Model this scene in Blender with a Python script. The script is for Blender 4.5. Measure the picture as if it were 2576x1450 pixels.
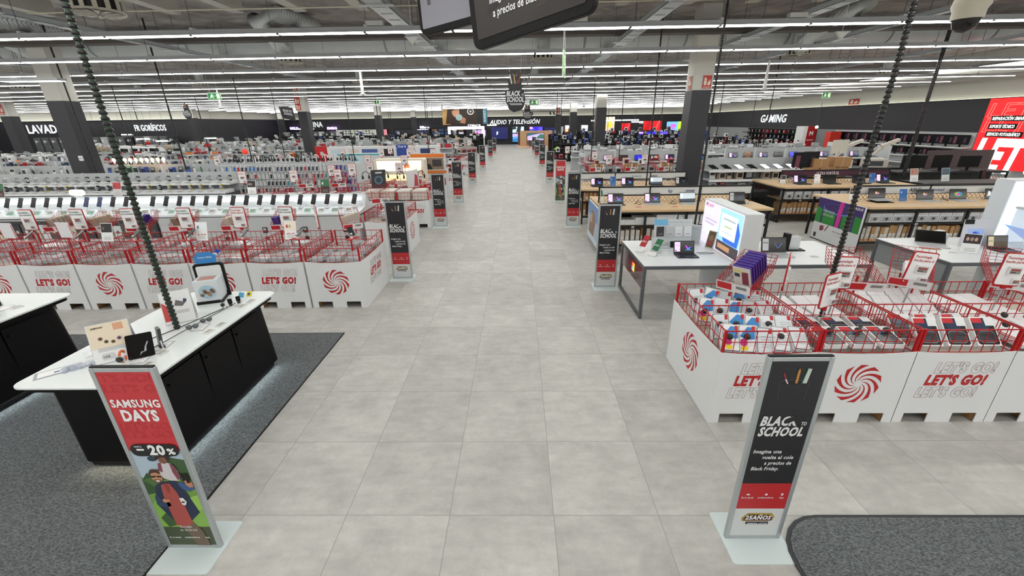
import bpy, math, random
from mathutils import Vector, Matrix
for o in list(bpy.data.objects): bpy.data.objects.remove(o)
RN = random.Random(11)
SC = bpy.context.scene; COL = SC.collection; PI = math.pi
# ---------------------------------------------------------------- camera
CAMH = 2.635
_p, _r, _w = .3765, -.0152, -.0184
fv = Vector((math.sin(_w)*math.cos(_p), math.cos(_w)*math.cos(_p), -math.sin(_p)))
r0 = Vector((math.cos(_w), -math.sin(_w), 0)); u0 = r0.cross(fv)
rv = r0*math.cos(_r) + u0*math.sin(_r); uv = -r0*math.sin(_r) + u0*math.cos(_r)
cam = bpy.data.cameras.new('camera'); cam.sensor_width = 36; cam.lens = 36*1053/2576
cam.clip_start = .05; cam.clip_end = 300
camo = bpy.data.objects.new('camera', cam); COL.objects.link(camo)
camo.matrix_world = Matrix(((rv.x, uv.x, -fv.x, 0), (rv.y, uv.y, -fv.y, 0), (rv.z, uv.z, -fv.z, CAMH), (0, 0, 0, 1)))
SC.camera = camo
# ---------------------------------------------------------------- world and exposure
W = bpy.data.worlds.new('store_world'); SC.world = W; W.use_nodes = True
W.node_tree.nodes['Background'].inputs[0].default_value = (1, .985, .96, 1)
W.node_tree.nodes['Background'].inputs[1].default_value = .95
SC.view_settings.view_transform = 'Standard'; SC.view_settings.look = 'None'
SC.view_settings.gamma = 1; SC.view_settings.use_curve_mapping = False
SC.view_settings.exposure = 0.0
LED = 19.5      # radiance of the ceiling light strips
SC.cycles.max_bounces = 6; SC.cycles.diffuse_bounces = 3; SC.cycles.glossy_bounces = 3
SC.cycles.transmission_bounces = 4; SC.cycles.transparent_max_bounces = 8
SC.cycles.sample_clamp_indirect = 4
# ---------------------------------------------------------------- materials
def lin(h):
    h = h.lstrip('#'); a = [int(h[i:i+2], 16)/255 for i in (0, 2, 4)]
    return tuple(x/12.92 if x <= .04045 else ((x+.055)/1.055)**2.4 for x in a)
_mc = {}
def mat(h, rough=.55, metal=0, emit=0, alpha=1, spec=.5, var=0):
    k = (h, rough, metal, emit, alpha, spec, var)
    if k in _mc: return _mc[k]
    m = bpy.data.materials.new('m_%s_%d' % (h, len(_mc))); m.use_nodes = True
    nt = m.node_tree; b = nt.nodes['Principled BSDF']; c = lin(h)+(1,)
    b.inputs['Base Color'].default_value = c; b.inputs['Roughness'].default_value = rough
    b.inputs['Metallic'].default_value = metal; b.inputs['Specular IOR Level'].default_value = spec
    if emit: b.inputs['Emission Color'].default_value = c; b.inputs['Emission Strength'].default_value = emit
    if alpha < 1: b.inputs['Alpha'].default_value = alpha
    if var:
        n = nt.nodes.new('ShaderNodeTexNoise'); n.inputs['Scale'].default_value = 9; n.inputs['Detail'].default_value = 4
        g = nt.nodes.new('ShaderNodeNewGeometry'); nt.links.new(g.outputs['Position'], n.inputs['Vector'])
        x = nt.nodes.new('ShaderNodeMapRange'); x.inputs['To Min'].default_value = 1-var; x.inputs['To Max'].default_value = 1+var
        v = nt.nodes.new('ShaderNodeVectorMath'); v.operation = 'SCALE'; v.inputs[0].default_value = c[:3]
        nt.links.new(n.outputs[0], x.inputs[0]); nt.links.new(x.outputs[0], v.inputs['Scale']); nt.links.new(v.outputs[0], b.inputs['Base Color'])
    _mc[k] = m; return m
def glass(h='eef4f6', a=.22): return mat(h, .08, 0, 0, a)
WHITE = mat('e9ebec', .45); WHT2 = mat('dcdfe0', .5); BLK = mat('0e0e10', .5, 0, 0, 1, .25); BLK2 = mat('1c1c20', .6, 0, 0, 1, .25); PAPER = mat('f1f2f2', .7)
RED = mat('ab1218', .4); REDW = mat('b01018', .4, 0, 0, 1, .35); SILV = mat('b9c0c2', .35, .6); GREY = mat('8d9193', .5); DGREY = mat('4b4e52', .5)
WOODT = mat('d3b48a', .5, var=.08); PALW = mat('9a7446', .8, var=.2); CARTON = mat('e3e5e6', .62); BROWN = mat('a98257', .75, var=.06)
GREENT = mat('1d6b43', .5); LGREY = mat('c3c7c9', .5)
def nodemat(name):
    m = bpy.data.materials.new(name); m.use_nodes = True
    return m, m.node_tree, m.node_tree.nodes['Principled BSDF']
# floor: 75 cm cement-look tiles with thin joints and clouding of each tile
def floor_mat():
    m, nt, b = nodemat('floor_tiles'); N = nt.nodes; L = nt.links
    g = N.new('ShaderNodeNewGeometry'); s = N.new('ShaderNodeVectorMath'); s.operation = 'ADD'; s.inputs[1].default_value = (2.0153+75, -3.703+75, 0)
    d = N.new('ShaderNodeVectorMath'); d.operation = 'SCALE'; d.inputs['Scale'].default_value = 1/.75
    L.new(g.outputs['Position'], s.inputs[0]); L.new(s.outputs[0], d.inputs[0])
    fr = N.new('ShaderNodeVectorMath'); fr.operation = 'FRACTION'; fl = N.new('ShaderNodeVectorMath'); fl.operation = 'FLOOR'
    L.new(d.outputs[0], fr.inputs[0]); L.new(d.outputs[0], fl.inputs[0])
    sx = N.new('ShaderNodeSeparateXYZ'); L.new(fr.outputs[0], sx.inputs[0])
    def edge(o):
        a = N.new('ShaderNodeMath'); a.operation = 'SUBTRACT'; a.inputs[1].default_value = .5; L.new(o, a.inputs[0])
        c = N.new('ShaderNodeMath'); c.operation = 'ABSOLUTE'; L.new(a.outputs[0], c.inputs[0]); return c.outputs[0]
    mx = N.new('ShaderNodeMath'); mx.operation = 'MAXIMUM'; L.new(edge(sx.outputs[0]), mx.inputs[0]); L.new(edge(sx.outputs[1]), mx.inputs[1])
    gt = N.new('ShaderNodeMapRange'); gt.inputs['From Min'].default_value = .4955; gt.inputs['From Max'].default_value = .4985; L.new(mx.outputs[0], gt.inputs[0])
    wn = N.new('ShaderNodeTexWhiteNoise'); wn.noise_dimensions = '3D'; L.new(fl.outputs[0], wn.inputs['Vector'])
    ofs = N.new('ShaderNodeVectorMath'); ofs.operation = 'MULTIPLY_ADD'; ofs.inputs[1].default_value = (9, 9, 9); L.new(wn.outputs['Color'], ofs.inputs[0]); L.new(d.outputs[0], ofs.inputs[2])
    n1 = N.new('ShaderNodeTexNoise'); n1.inputs['Scale'].default_value = 2.3; n1.inputs['Detail'].default_value = 12; n1.inputs['Roughness'].default_value = .78; n1.inputs['Distortion'].default_value = .2; L.new(ofs.outputs[0], n1.inputs['Vector'])
    st = N.new('ShaderNodeVectorMath'); st.operation = 'MULTIPLY'; st.inputs[1].default_value = (2.2, 7, 1); L.new(ofs.outputs[0], st.inputs[0])
    n2 = N.new('ShaderNodeTexNoise'); n2.inputs['Scale'].default_value = 1.5; n2.inputs['Detail'].default_value = 6; L.new(st.outputs[0], n2.inputs['Vector'])
    mul = N.new('ShaderNodeMath'); mul.operation = 'MULTIPLY_ADD'; mul.inputs[1].default_value = .4; L.new(n2.outputs[0], mul.inputs[0]); L.new(n1.outputs[0], mul.inputs[2])
    m3 = N.new('ShaderNodeMath'); m3.operation = 'MULTIPLY_ADD'; m3.inputs[1].default_value = .16; L.new(wn.outputs['Value'], m3.inputs[0]); L.new(mul.outputs[0], m3.inputs[2])
    cr = N.new('ShaderNodeValToRGB'); L.new(m3.outputs[0], cr.inputs[0])
    e = cr.color_ramp.elements; e[0].position = .45; e[0].color = lin('9c9b97')+(1,); e[1].position = 1.02; e[1].color = lin('c9c8c3')+(1,)
    k = e.new(.76); k.color = lin('b5b4b0')+(1,)
    mix = N.new('ShaderNodeMix'); mix.data_type = 'RGBA'; mix.inputs[7].default_value = lin('8d8c88')+(1,)
    L.new(gt.outputs[0], mix.inputs[0]); L.new(cr.outputs[0], mix.inputs[6]); L.new(mix.outputs[2], b.inputs['Base Color'])
    b.inputs['Roughness'].default_value = .42; b.inputs['Specular IOR Level'].default_value = .35
    return m
def carpet_mat():
    m, nt, b = nodemat('carpet_pile'); N = nt.nodes; L = nt.links
    g = N.new('ShaderNodeNewGeometry')
    n = N.new('ShaderNodeTexNoise'); n.inputs['Scale'].default_value = 85; n.inputs['Detail'].default_value = 5; n.inputs['Roughness'].default_value = .7
    st = N.new('ShaderNodeVectorMath'); st.operation = 'MULTIPLY'; st.inputs[1].default_value = (.7, 1.3, 1); L.new(g.outputs['Position'], st.inputs[0]); L.new(st.outputs[0], n.inputs['Vector'])
    cr = N.new('ShaderNodeValToRGB'); e = cr.color_ramp.elements; e[0].position = .36; e[0].color = lin('46494c')+(1,); e[1].position = .7; e[1].color = lin('8b9092')+(1,)
    L.new(n.outputs[0], cr.inputs[0]); L.new(cr.outputs[0], b.inputs['Base Color']); b.inputs['Roughness'].default_value = .95; b.inputs['Specular IOR Level'].default_value = .1
    bp = N.new('ShaderNodeBump'); bp.inputs['Strength'].default_value = .6; bp.inputs['Distance'].default_value = .01; L.new(n.outputs[0], bp.inputs['Height']); L.new(bp.outputs[0], b.inputs['Normal'])
    return m
def ceil_mat():
    m, nt, b = nodemat('ceiling_insulation'); N = nt.nodes; L = nt.links
    g = N.new('ShaderNodeNewGeometry')
    n = N.new('ShaderNodeTexNoise'); n.inputs['Scale'].default_value = 1.1; n.inputs['Detail'].default_value = 6; n.inputs['Distortion'].default_value = 1.5; L.new(g.outputs['Position'], n.inputs['Vector'])
    cr = N.new('ShaderNodeValToRGB'); e = cr.color_ramp.elements; e[0].position = .35; e[0].color = lin('8f8a87')+(1,); e[1].position = .7; e[1].color = lin('b9b4b0')+(1,)
    L.new(n.outputs[0], cr.inputs[0]); L.new(cr.outputs[0], b.inputs['Base Color']); b.inputs['Roughness'].default_value = .8
    bp = N.new('ShaderNodeBump'); bp.inputs['Strength'].default_value = .9; bp.inputs['Distance'].default_value = .2; L.new(n.outputs[0], bp.inputs['Height']); L.new(bp.outputs[0], b.inputs['Normal'])
    return m
def duct_mat():
    m, nt, b = nodemat('galvanised_duct'); N = nt.nodes; L = nt.links
    tc = N.new('ShaderNodeTexCoord'); w = N.new('ShaderNodeTexWave'); w.inputs['Scale'].default_value = 11; w.inputs['Distortion'].default_value = .4
    L.new(tc.outputs['Object'], w.inputs['Vector'])
    cr = N.new('ShaderNodeValToRGB'); e = cr.color_ramp.elements; e[0].color = lin('b3babc')+(1,); e[1].color = lin('e3e8e9')+(1,); L.new(w.outputs[0], cr.inputs[0])
    L.new(cr.outputs[0], b.inputs['Base Color']); b.inputs['Metallic'].default_value = .25; b.inputs['Roughness'].default_value = .35
    bp = N.new('ShaderNodeBump'); bp.inputs['Strength'].default_value = .35; bp.inputs['Distance'].default_value = .02; L.new(w.outputs[0], bp.inputs['Height']); L.new(bp.outputs[0], b.inputs['Normal'])
    return m
# ---------------------------------------------------------------- mesh builder
_tc = {}
def textmesh(s, bold, outline, font=None):
    k = (s, bold, outline)
    if k in _tc: return _tc[k]
    cu = bpy.data.curves.new('t', 'FONT'); cu.body = s; cu.size = 1; cu.resolution_u = 2; cu.offset = bold; cu.space_character = 1.0+bold*2.2
    if outline: cu.fill_mode = 'NONE'; cu.bevel_depth = outline; cu.bevel_resolution = 0
    o = bpy.data.objects.new('t', cu); COL.objects.link(o)
    bpy.context.view_layer.update()
    me = o.evaluated_get(bpy.context.evaluated_depsgraph_get()).to_mesh()
    vs = [tuple(v.co) for v in me.vertices]; fs = [tuple(p.vertices) for p in me.polygons]
    bpy.data.objects.remove(o); bpy.data.curves.remove(cu)
    x0 = min([v[0] for v in vs] or [0]); x1 = max([v[0] for v in vs] or [0])
    vs = [((v[0]-x0)/.69, v[1]/.69, v[2]/.69) for v in vs]
    _tc[k] = (vs, fs, (x1-x0)/.69); return _tc[k]
def Vc(*a): return Vector(a)
class MB:
    def __init__(s): s.v = []; s.f = []; s.m = []; s.mats = []; s.s = []
    def mi(s, m):
        if m not in s.mats: s.mats.append(m)
        return s.mats.index(m)
    def add(s, vs, fs, m, smooth=False):
        n = len(s.v); i = s.mi(m); s.v += [tuple(v) for v in vs]
        for f in fs: s.f.append(tuple(n+a for a in f)); s.m.append(i); s.s.append(smooth)
        return s
    def box(s, x0, y0, z0, x1, y1, z1, m):
        return s.add([(x0,y0,z0),(x1,y0,z0),(x1,y1,z0),(x0,y1,z0),(x0,y0,z1),(x1,y0,z1),(x1,y1,z1),(x0,y1,z1)],
              [(0,3,2,1),(4,5,6,7),(0,1,5,4),(1,2,6,5),(2,3,7,6),(3,0,4,7)], m)
    def cbox(s, c, d, m, M=None):
        hx, hy, hz = d[0]/2, d[1]/2, d[2]/2
        vs = [Vector((a*hx, b*hy, e*hz)) for e in (-1,1) for a, b in ((-1,-1),(1,-1),(1,1),(-1,1))]
        if M: vs = [M @ v for v in vs]
        return s.add([Vector(c)+v for v in vs], [(0,3,2,1),(4,5,6,7),(0,1,5,4),(1,2,6,5),(2,3,7,6),(3,0,4,7)], m)
    def prism(s, pts, O, U, V, d, m):
        """outline pts in plane O+U,V extruded by vector d"""
        O, U, V, d = Vector(O), Vector(U), Vector(V), Vector(d); n = len(pts)
        a = [O+U*p[0]+V*p[1] for p in pts]; b = [p+d for p in a]
        fs = [tuple(range(n))[::-1], tuple(range(n, 2*n))]+[(i, (i+1) % n, n+(i+1) % n, n+i) for i in range(n)]
        return s.add(a+b, fs, m)
    def flat(s, pts, O, U, V, m):
        O, U, V = Vector(O), Vector(U), Vector(V)
        return s.add([O+U*p[0]+V*p[1] for p in pts], [tuple(range(len(pts)))], m)
    def rect(s, x0, z0, x1, z1, y, m): return s.add([(x0,y,z0),(x1,y,z0),(x1,y,z1),(x0,y,z1)], [(0,1,2,3)], m)
    def rslab(s, x0, y0, z0, x1, y1, z1, r, m, n=4): return s.prism(rr(x0, y0, x1, y1, r, n), (0,0,z0), (1,0,0), (0,1,0), (0,0,z1-z0), m)
    def bar(s, p, q, w, m, h=None): 
        p, q = Vector(p), Vector(q); d = (q-p); h = h or w
        if d.length < 1e-6: return s
        d.normalize(); up = Vector((0,0,1)) if abs(d.z) < .9 else Vector((0,1,0))
        a = d.cross(up).normalized()*w/2; b = a.cross(d).normalized()*h/2
        vs = [x+i*a+j*b for x in (p, q) for i, j in ((-1,-1),(1,-1),(1,1),(-1,1))]
        return s.add(vs, [(0,1,2,3),(7,6,5,4),(0,4,5,1),(1,5,6,2),(2,6,7,3),(3,7,4,0)], m)
    def tube(s, pts, r, m, n=6, caps=True):
        pts = [Vector(p) for p in pts]; k = len(pts); rs = r if isinstance(r, (list, tuple)) else [r]*k; vs = []; pa = None
        for i, p in enumerate(pts):
            d = (pts[min(i+1, k-1)]-pts[max(i-1, 0)]).normalized()
            a = pa-d*pa.dot(d) if pa else d.cross(Vector((0,0,1)) if abs(d.z) < .9 else Vector((1,0,0)))
            a.normalize(); pa = a; b = d.cross(a)
            vs += [p+(a*math.cos(t*2*PI/n)+b*math.sin(t*2*PI/n))*rs[i] for t in range(n)]
        fs = [(i*n+j, i*n+(j+1) % n, (i+1)*n+(j+1) % n, (i+1)*n+j) for i in range(k-1) for j in range(n)]
        s.add(vs, fs, m, True)
        if caps: s.add([vs[j] for j in range(n)]+[vs[-n+j] for j in range(n)], [tuple(range(n))[::-1], tuple(range(n, 2*n))], m)
        return s
    def lathe(s, prof, c, m, n=14, ax='z'):
        vs = []
        for r, h in prof:
            for t in range(n):
                a = t*2*PI/n; x, y = r*math.cos(a), r*math.sin(a)
                vs.append({'z': (c[0]+x, c[1]+y, c[2]+h), 'y': (c[0]+x, c[1]+h, c[2]+y), 'x': (c[0]+h, c[1]+x, c[2]+y)}[ax])
        k = len(prof); fs = [(i*n+j, i*n+(j+1) % n, (i+1)*n+(j+1) % n, (i+1)*n+j) for i in range(k-1) for j in range(n)]
        s.add(vs, fs, m, True); s.add(vs[:n]+vs[-n:], [tuple(range(n))[::-1], tuple(range(n, 2*n))], m); return s
    def text(s, t, O, h, m, U=(1,0,0), V=(0,0,1), bold=.0, shear=0, xs=1, al='C', outline=0, w=None):
        vs, fs, tw = textmesh(t, bold, outline); O, U, V = Vector(O), Vector(U), Vector(V); N = U.cross(V)
        if w: xs = w/(tw*h)
        ox = {'L': 0, 'C': -.5*tw*xs, 'R': -tw*xs}[al]
        return s.add([O+(U*(v[0]*xs+ox+v[1]*shear)+V*v[1]+N*v[2])*h for v in vs], fs, m)
    def swirl(s, O, R, m, U=(1,0,0), V=(0,0,1), N=10):
        for k in range(N):
            L_, R_ = [], []
            for i in range(9):
                t = i/8; r = R*(.16+.84*t); th = k*2*PI/N+.25+1.6*(1-t)**1.15; hw = .18*(.25+.75*t)
                L_.append((r*math.cos(th+hw), r*math.sin(th+hw))); R_.append((r*math.cos(th-hw), r*math.sin(th-hw)))
            n = len(L_); vs = [Vector(O)+Vector(U)*p[0]+Vector(V)*p[1] for p in L_+R_]
            s.add(vs, [(n+i, n+i+1, i+1, i) for i in range(n-1)], m)
        return s
    def mesh(s, name):
        me = bpy.data.meshes.new(name); me.from_pydata(s.v, [], s.f)
        for m in s.mats: me.materials.append(m)
        me.polygons.foreach_set('material_index', s.m); me.polygons.foreach_set('use_smooth', s.s); me.update(); return me
def rr(x0, y0, x1, y1, r, n=4):
    P = []
    for cx, cy, a in ((x1-r, y0+r, -90), (x1-r, y1-r, 0), (x0+r, y1-r, 90), (x0+r, y0+r, 180)):
        for i in range(n+1):
            t = math.radians(a+90*i/n); P.append((cx+r*math.cos(t), cy+r*math.sin(t)))
    return P
def circ(cx, cy, r, n=20, ry=None): return [(cx+r*math.cos(i*2*PI/n), cy+(ry or r)*math.sin(i*2*PI/n)) for i in range(n)]
# ---------------------------------------------------------------- things and parts
_labels = {}
def tagit(o, label, cat, group=None):
    w = label.split()
    if len(w) > 16 or len(w) < 4: print('LABELLEN', len(w), label)
    g0 = _labels.get(label)
    if g0 is not None and (group is None or g0 != group): print('DUPLABEL', label)
    _labels[label] = group or ''
    o['label'] = label; o['category'] = cat
    if group: o['group'] = group
def thing(name, label, cat, loc=(0,0,0), rz=0, group=None, rot=None):
    o = bpy.data.objects.new(name, None); o.empty_display_size = .1; COL.objects.link(o); o.location = loc; o.rotation_euler = rot or (0, 0, rz)
    tagit(o, label, cat, group); return o
def part(name, mb, parent, label=None, stuff=False, loc=None, bevel=0):
    o = bpy.data.objects.new(name, mb.mesh(name) if isinstance(mb, MB) else mb); COL.objects.link(o); o.parent = parent
    if label: o['label'] = label
    if stuff: o['kind'] = 'stuff'
    if loc: o.location = loc
    if bevel: bev(o, bevel)
    return o
def bev(o, w, n=2):
    b = o.modifiers.new('bevel', 'BEVEL'); b.width = w; b.segments = n; b.limit_method = 'ANGLE'; b.angle_limit = .7; return o
def solo(name, mb, label, cat, loc=(0,0,0), rz=0, group=None, rot=None, kind=None, bevel=0):
    o = bpy.data.objects.new(name, mb.mesh(name) if isinstance(mb, MB) else mb); COL.objects.link(o); o.location = loc; o.rotation_euler = rot or (0, 0, rz)
    tagit(o, label, cat, group)
    if kind: o['kind'] = kind
    if bevel: bev(o, bevel)
    return o
def struct(name, mb):
    o = bpy.data.objects.new(name, mb.mesh(name)); COL.objects.link(o); o['kind'] = 'structure'; return o
def dup(root, loc, rz=None, label=None, group=None, rot=None, sc=None):
    kids = list(_kids(root)); r = root.copy(); COL.objects.link(r); r.location = loc
    if rz is not None: r.rotation_euler = (0, 0, rz)
    if rot is not None: r.rotation_euler = rot
    if sc: r.scale = sc
    if 'group' in r and group is None: group = r['group']
    tagit(r, label or root['label'], r['category'], group)
    for c, sub in kids:
        d = c.copy(); COL.objects.link(d); d.parent = r
        for g in sub: e = g.copy(); COL.objects.link(e); e.parent = d
    return r
def _kids(root):
    if root.name in _kc: return _kc[root.name]
    if 'noreg' in _kc: pass
    ch = _CH.get(root.name)
    if ch is None:
        ch = [(c, list(c.children)) for c in root.children]; _CH[root.name] = ch
    return ch
_kc = {}; _CH = {}
_O1 = 'first second third fourth fifth sixth seventh eighth ninth tenth eleventh twelfth thirteenth fourteenth fifteenth sixteenth seventeenth eighteenth nineteenth'.split()
_T = {20: 'twent', 30: 'thirt', 40: 'fort', 50: 'fift', 60: 'sixt', 70: 'sevent', 80: 'eight', 90: 'ninet'}
def nth(i):
    n = i+1
    if n < 20: return _O1[n-1]
    t, u = n//10*10, n % 10
    return _T[t]+('ieth' if u == 0 else 'y-'+_O1[u-1])
class Proto:
    """makes the thing the first time, copies it afterwards"""
    def __init__(s, maker): s.mk = maker; s.o = None
    def __call__(s, loc, rz=0, label='', group=None, rot=None, sc=None):
        if s.o is None:
            s.o = s.mk(label); s.o.location = loc; s.o.rotation_euler = rot or (0, 0, rz)
            if sc: s.o.scale = sc
            if group: s.o['group'] = group
            if label: tagit(s.o, label, s.o['category'], group)
            return s.o
        return dup(s.o, loc, rz, label, group, rot, sc or (1,1,1))
# ================================================================ the setting
CZ = 5.45; XL, XR, YB, YF = -52.0, 22.3, -7.5, 58.0; XC = -30.6; YL = 42.0
b = MB(); b.box(XL, YB, -.12, XR, YF, 0, floor_mat()); struct('floor', b)
b = MB(); b.box(XL, YB, CZ, XR, YF, CZ+.15, ceil_mat()); struct('ceiling', b)
wup = mat('d9d8cf', .7, var=.02); wdk = mat('2c2c32', .6)
b = MB(); b.box(XC, YF, 0, XR+.2, YF+.2, 3.4, wdk); b.box(XC, YF, 3.4, XR+.2, YF+.2, CZ, wup); b.box(XC, YF-.03, 4.3, XR, YF, 4.34, mat('a9a8a0')); struct('wall_back', b)
b = MB(); b.box(XL, YL, 0, XC, YL+.2, 3.4, wdk); b.box(XL, YL, 3.4, XC, YL+.2, CZ, wup); b.box(XC-.2, YL+.2, 0, XC, YF+.2, 3.4, wdk); b.box(XC-.2, YL+.2, 3.4, XC, YF+.2, CZ, wup); b.box(XL, YL-.03, 4.3, XC, YL, 4.34, mat('a9a8a0')); struct('wall_left', b)
b = MB(); b.box(XL-.2, YB, 0, XL, YL+.2, 3.4, wdk); b.box(XL-.2, YB, 3.4, XL, YL+.2, CZ, wup); struct('wall_farleft', b)
wg = mat('9fa3a5', .6)
b = MB(); b.box(XR, YB, 0, XR+.2, YF, 1.87, wg); b.box(XR, YB, 1.87, XR+.2, YF, 3.4, mat('33333a', .55)); b.box(XR, YB, 3.4, XR+.2, YF, CZ, wup)
b.box(XR-.03, YB, 4.38, XR, YF, 4.42, mat('a3a29a')); struct('wall_right', b)
b = MB(); b.box(XR-.09, YB, 4.83, XR-.01, YF, 4.9, GREY); b.box(XR-.085, YB+.1, 4.79, XR-.03, YF-.1, 4.83, mat('f8faf4', .5, 0, 12))
solo('cove_light', b, 'white light strip running along the top of the right wall', 'light')
# wash strips above the black fascia (glowing boxes along the top of the band)
for nm, (x0, y0, x1, y1), lab in (('wash_light', (XC+.2, YF-.12, XR-.2, YF-.05), 'thin light slot on top of the black band of the far wall'),
                               ('wash_light', (XR-.12, 2, XR-.05, YF-.3), 'thin light slot on top of the black band of the right wall'),
                               ('wash_light', (XL+.2, YL-.12, XC-.1, YL-.05), 'thin light slot on top of the black band of the left wall')):
    b = MB(); b.box(x0, y0, 3.36, x1, y1, 3.39, BLK2); b.box(x0, y0, 3.39, x1, y1, 3.4, mat('eef2d8', .5, 0, 2.6)); solo(nm, b, lab, 'light')
# carpets
cm = carpet_mat(); edge = mat('3b3e41', .8)
b = MB(); b.box(-10.5, 1.2, 0, -2.39, 5.03, .008, cm); b.box(-2.39, 1.2, 0, -2.378, 5.042, .009, BLK); b.box(-10.5, 5.03, 0, -2.378, 5.042, .009, BLK)
solo('carpet', b, 'large dark grey carpet under the two black display counters', 'carpet')
P = rr(1.73, .9, 6.5, 2.2, .36, 6); b = MB(); b.prism(P, (0,0,0), (1,0,0), (0,1,0), (0,0,.012), edge)
b.prism(rr(1.755, .93, 6.47, 2.175, .34, 6), (0,0,.008), (1,0,0), (0,1,0), (0,0,.008), cm)
solo('entrance_mat', b, 'grey carpet mat with rounded corner in the lower right foreground', 'mat')
# columns
def column(x, y, s, lab, signs=()):
    t = thing('column', lab, 'column', (x, y, 0))
    b = MB(); h = s/2; b.box(-h, -h, 0, h, h, 3.4, mat('2b2b31', .5)); part('painted_base', b, t)
    b = MB(); b.box(-h+.004, -h+.004, 3.4, h-.004, h-.004, CZ, mat('c9c8c1', .75, var=.03)); part('shaft', b, t)
    return t
cl = 'concrete column painted black below, '
column(5.12, 13.15, .54, cl+'nearest one right of the aisle')
column(-13.27, 13.2, .5, cl+'big leaning one at left of the phone shelves')
column(-12.5, 26.4, .52, cl+'with red fire signs, left of the aisle')
column(-12.2, 39.4, .52, cl+'third back in the row left of the aisle')
column(-12.3, 53.2, .52, cl+'smallest in the row left of the aisle')
column(5.05, 27.7, .6, cl+'second one right of the aisle')
column(4.75, 38.8, .56, cl+'third one right of the aisle')
column(4.6, 51.5, .56, cl+'farthest one right, with a red strip')
column(-30.3, 26.6, .55, cl+'at the far left edge beside white letters')
column(-28.6, 39.4, .55, cl+'behind the small hanging pencil cup sign')
column(-27.9, 52.8, .55, cl+'left of the kitchen letters')
# fire signs on columns
def firesign(loc, w, h, lab, big=False, rz=0):
    b = MB(); b.box(-w/2, -.006, 0, w/2, 0, h, mat('c9d0cd', .6)); q = -.008; r = mat('b5281f', .5); w_ = mat('e8e0cf', .6)
    b.rect(-w/2+.006, .006, w/2-.006, h-.006, q, r); u = w/100.
    if h > 3*w:
        n = 4
        for i in range(n):
            z0 = h*i/n+.03; b.rect(-w*.32, z0+.03, -w*.05, z0+h/n-.09, q-.002, w_); b.rect(w*.08, z0+.05, w*.3, z0+h/n-.12, q-.002, w_); b.rect(-w*.36, z0, w*.36, z0+.02, q-.002, w_)
    else:
        b.rslab(-w*.36, 0, 0, -w*.04, .001, 0, .0001, w_) if 0 else None
        b.flat(rr(-w*.34, h*.26, -w*.06, h*.78, w*.1), (0,q-.002,0), (1,0,0), (0,0,1), w_); b.rect(-w*.3, h*.78, -w*.12, h*.86, q-.002, w_); b.rect(-w*.38, h*.82, -w*.1, h*.86, q-.002, w_)
        b.flat([(.05*w, .26*h), (.3*w, .26*h), (.38*w, .42*h), (.3*w, .75*h), (.26*w, .5*h), (.2*w, .68*h), (.14*w, .46*h), (.08*w, .55*h)], (0,q-.002,0), (1,0,0), (0,0,1), w_)
        b.rect(-w*.2, h*.6, -w*.3, h*.66, q-.003, r)
        b.text('EXTINTOR', (0, q-.003, h*.07), h*.1, w_, w=w*.7, bold=.02)
    return solo('fire_sign', b, lab, 'sign', loc, rz)
firesign((5.22, 12.875, 3.43), .25, .34, 'red fire extinguisher sign on front of the nearest right column')
firesign((4.845, 13.1, 3.43), .25, .34, 'red fire sign on the aisle side of the nearest right column', rz=-PI/2)
firesign((-12.66, 26.13, 3.46), .32, 1.35, 'tall red strip of fire signs on white column above black base')
firesign((4.6, 51.2, 3.44), .3, .95, 'small tall red sign strip on the farthest right column')
firesign((-30.35, 26.3, 3.5), .34, .55, 'small red fire sign on column at the far left edge')
firesign((22.27, 30.6, 3.4), .9, .38, 'wide red fire sign above the black band of right wall', rz=-PI/2)
# ---------------------------------------------------------------- letters on the fascia
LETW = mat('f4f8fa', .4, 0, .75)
def letters(t, O, U, h, w, lab, shear=0):
    b = MB(); vs, fs, tw = textmesh(t, .02, 0); xs = w/(tw*h); U = Vector(U); Vv = Vector((0,0,1)); N = U.cross(Vv)
    for q, mm in ((.06, LETW), (.0, mat('9aa0a4', .5))):
        b.add([U*(v[0]*xs+v[1]*shear)*h+Vv*v[1]*h+N*q for v in vs], fs, mm)
    return solo('wall_lettering', b, lab, 'lettering', O)
letters('AUDIO Y TELEVISIÓN', (-3.6, YF-.02, 2.47), (1,0,0), .5, 6.35, 'white slanted letters for audio and television on the far wall', .22)
letters('COCINA', (-28.2, YF-.02, 2.45), (1,0,0), .62, 2.9, 'white letters for kitchen, partly hidden by a column')
letters('FRIGORÍFICOS', (-36.7+.15, YL-.02, 2.42), (1,0,0), .5, 3.3, 'white letters for fridges on the left wall band') if 0 else letters('FRIGORÍFICOS', (-36.25, YL-.02, 2.4), (1,0,0), .52, 3.0, 'white letters for fridges on the left wall band')
letters('LAVADORAS', (-46.6, YL-.02, 2.32), (1,0,0), .72, 5.2, 'big white letters for washing machines at far left')
letters('GAMING', (XR-.03, 41.6, 2.35), (0,-1,0), .6, 3.9, 'white slanted letters for gaming on the right wall band', .15)
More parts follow.
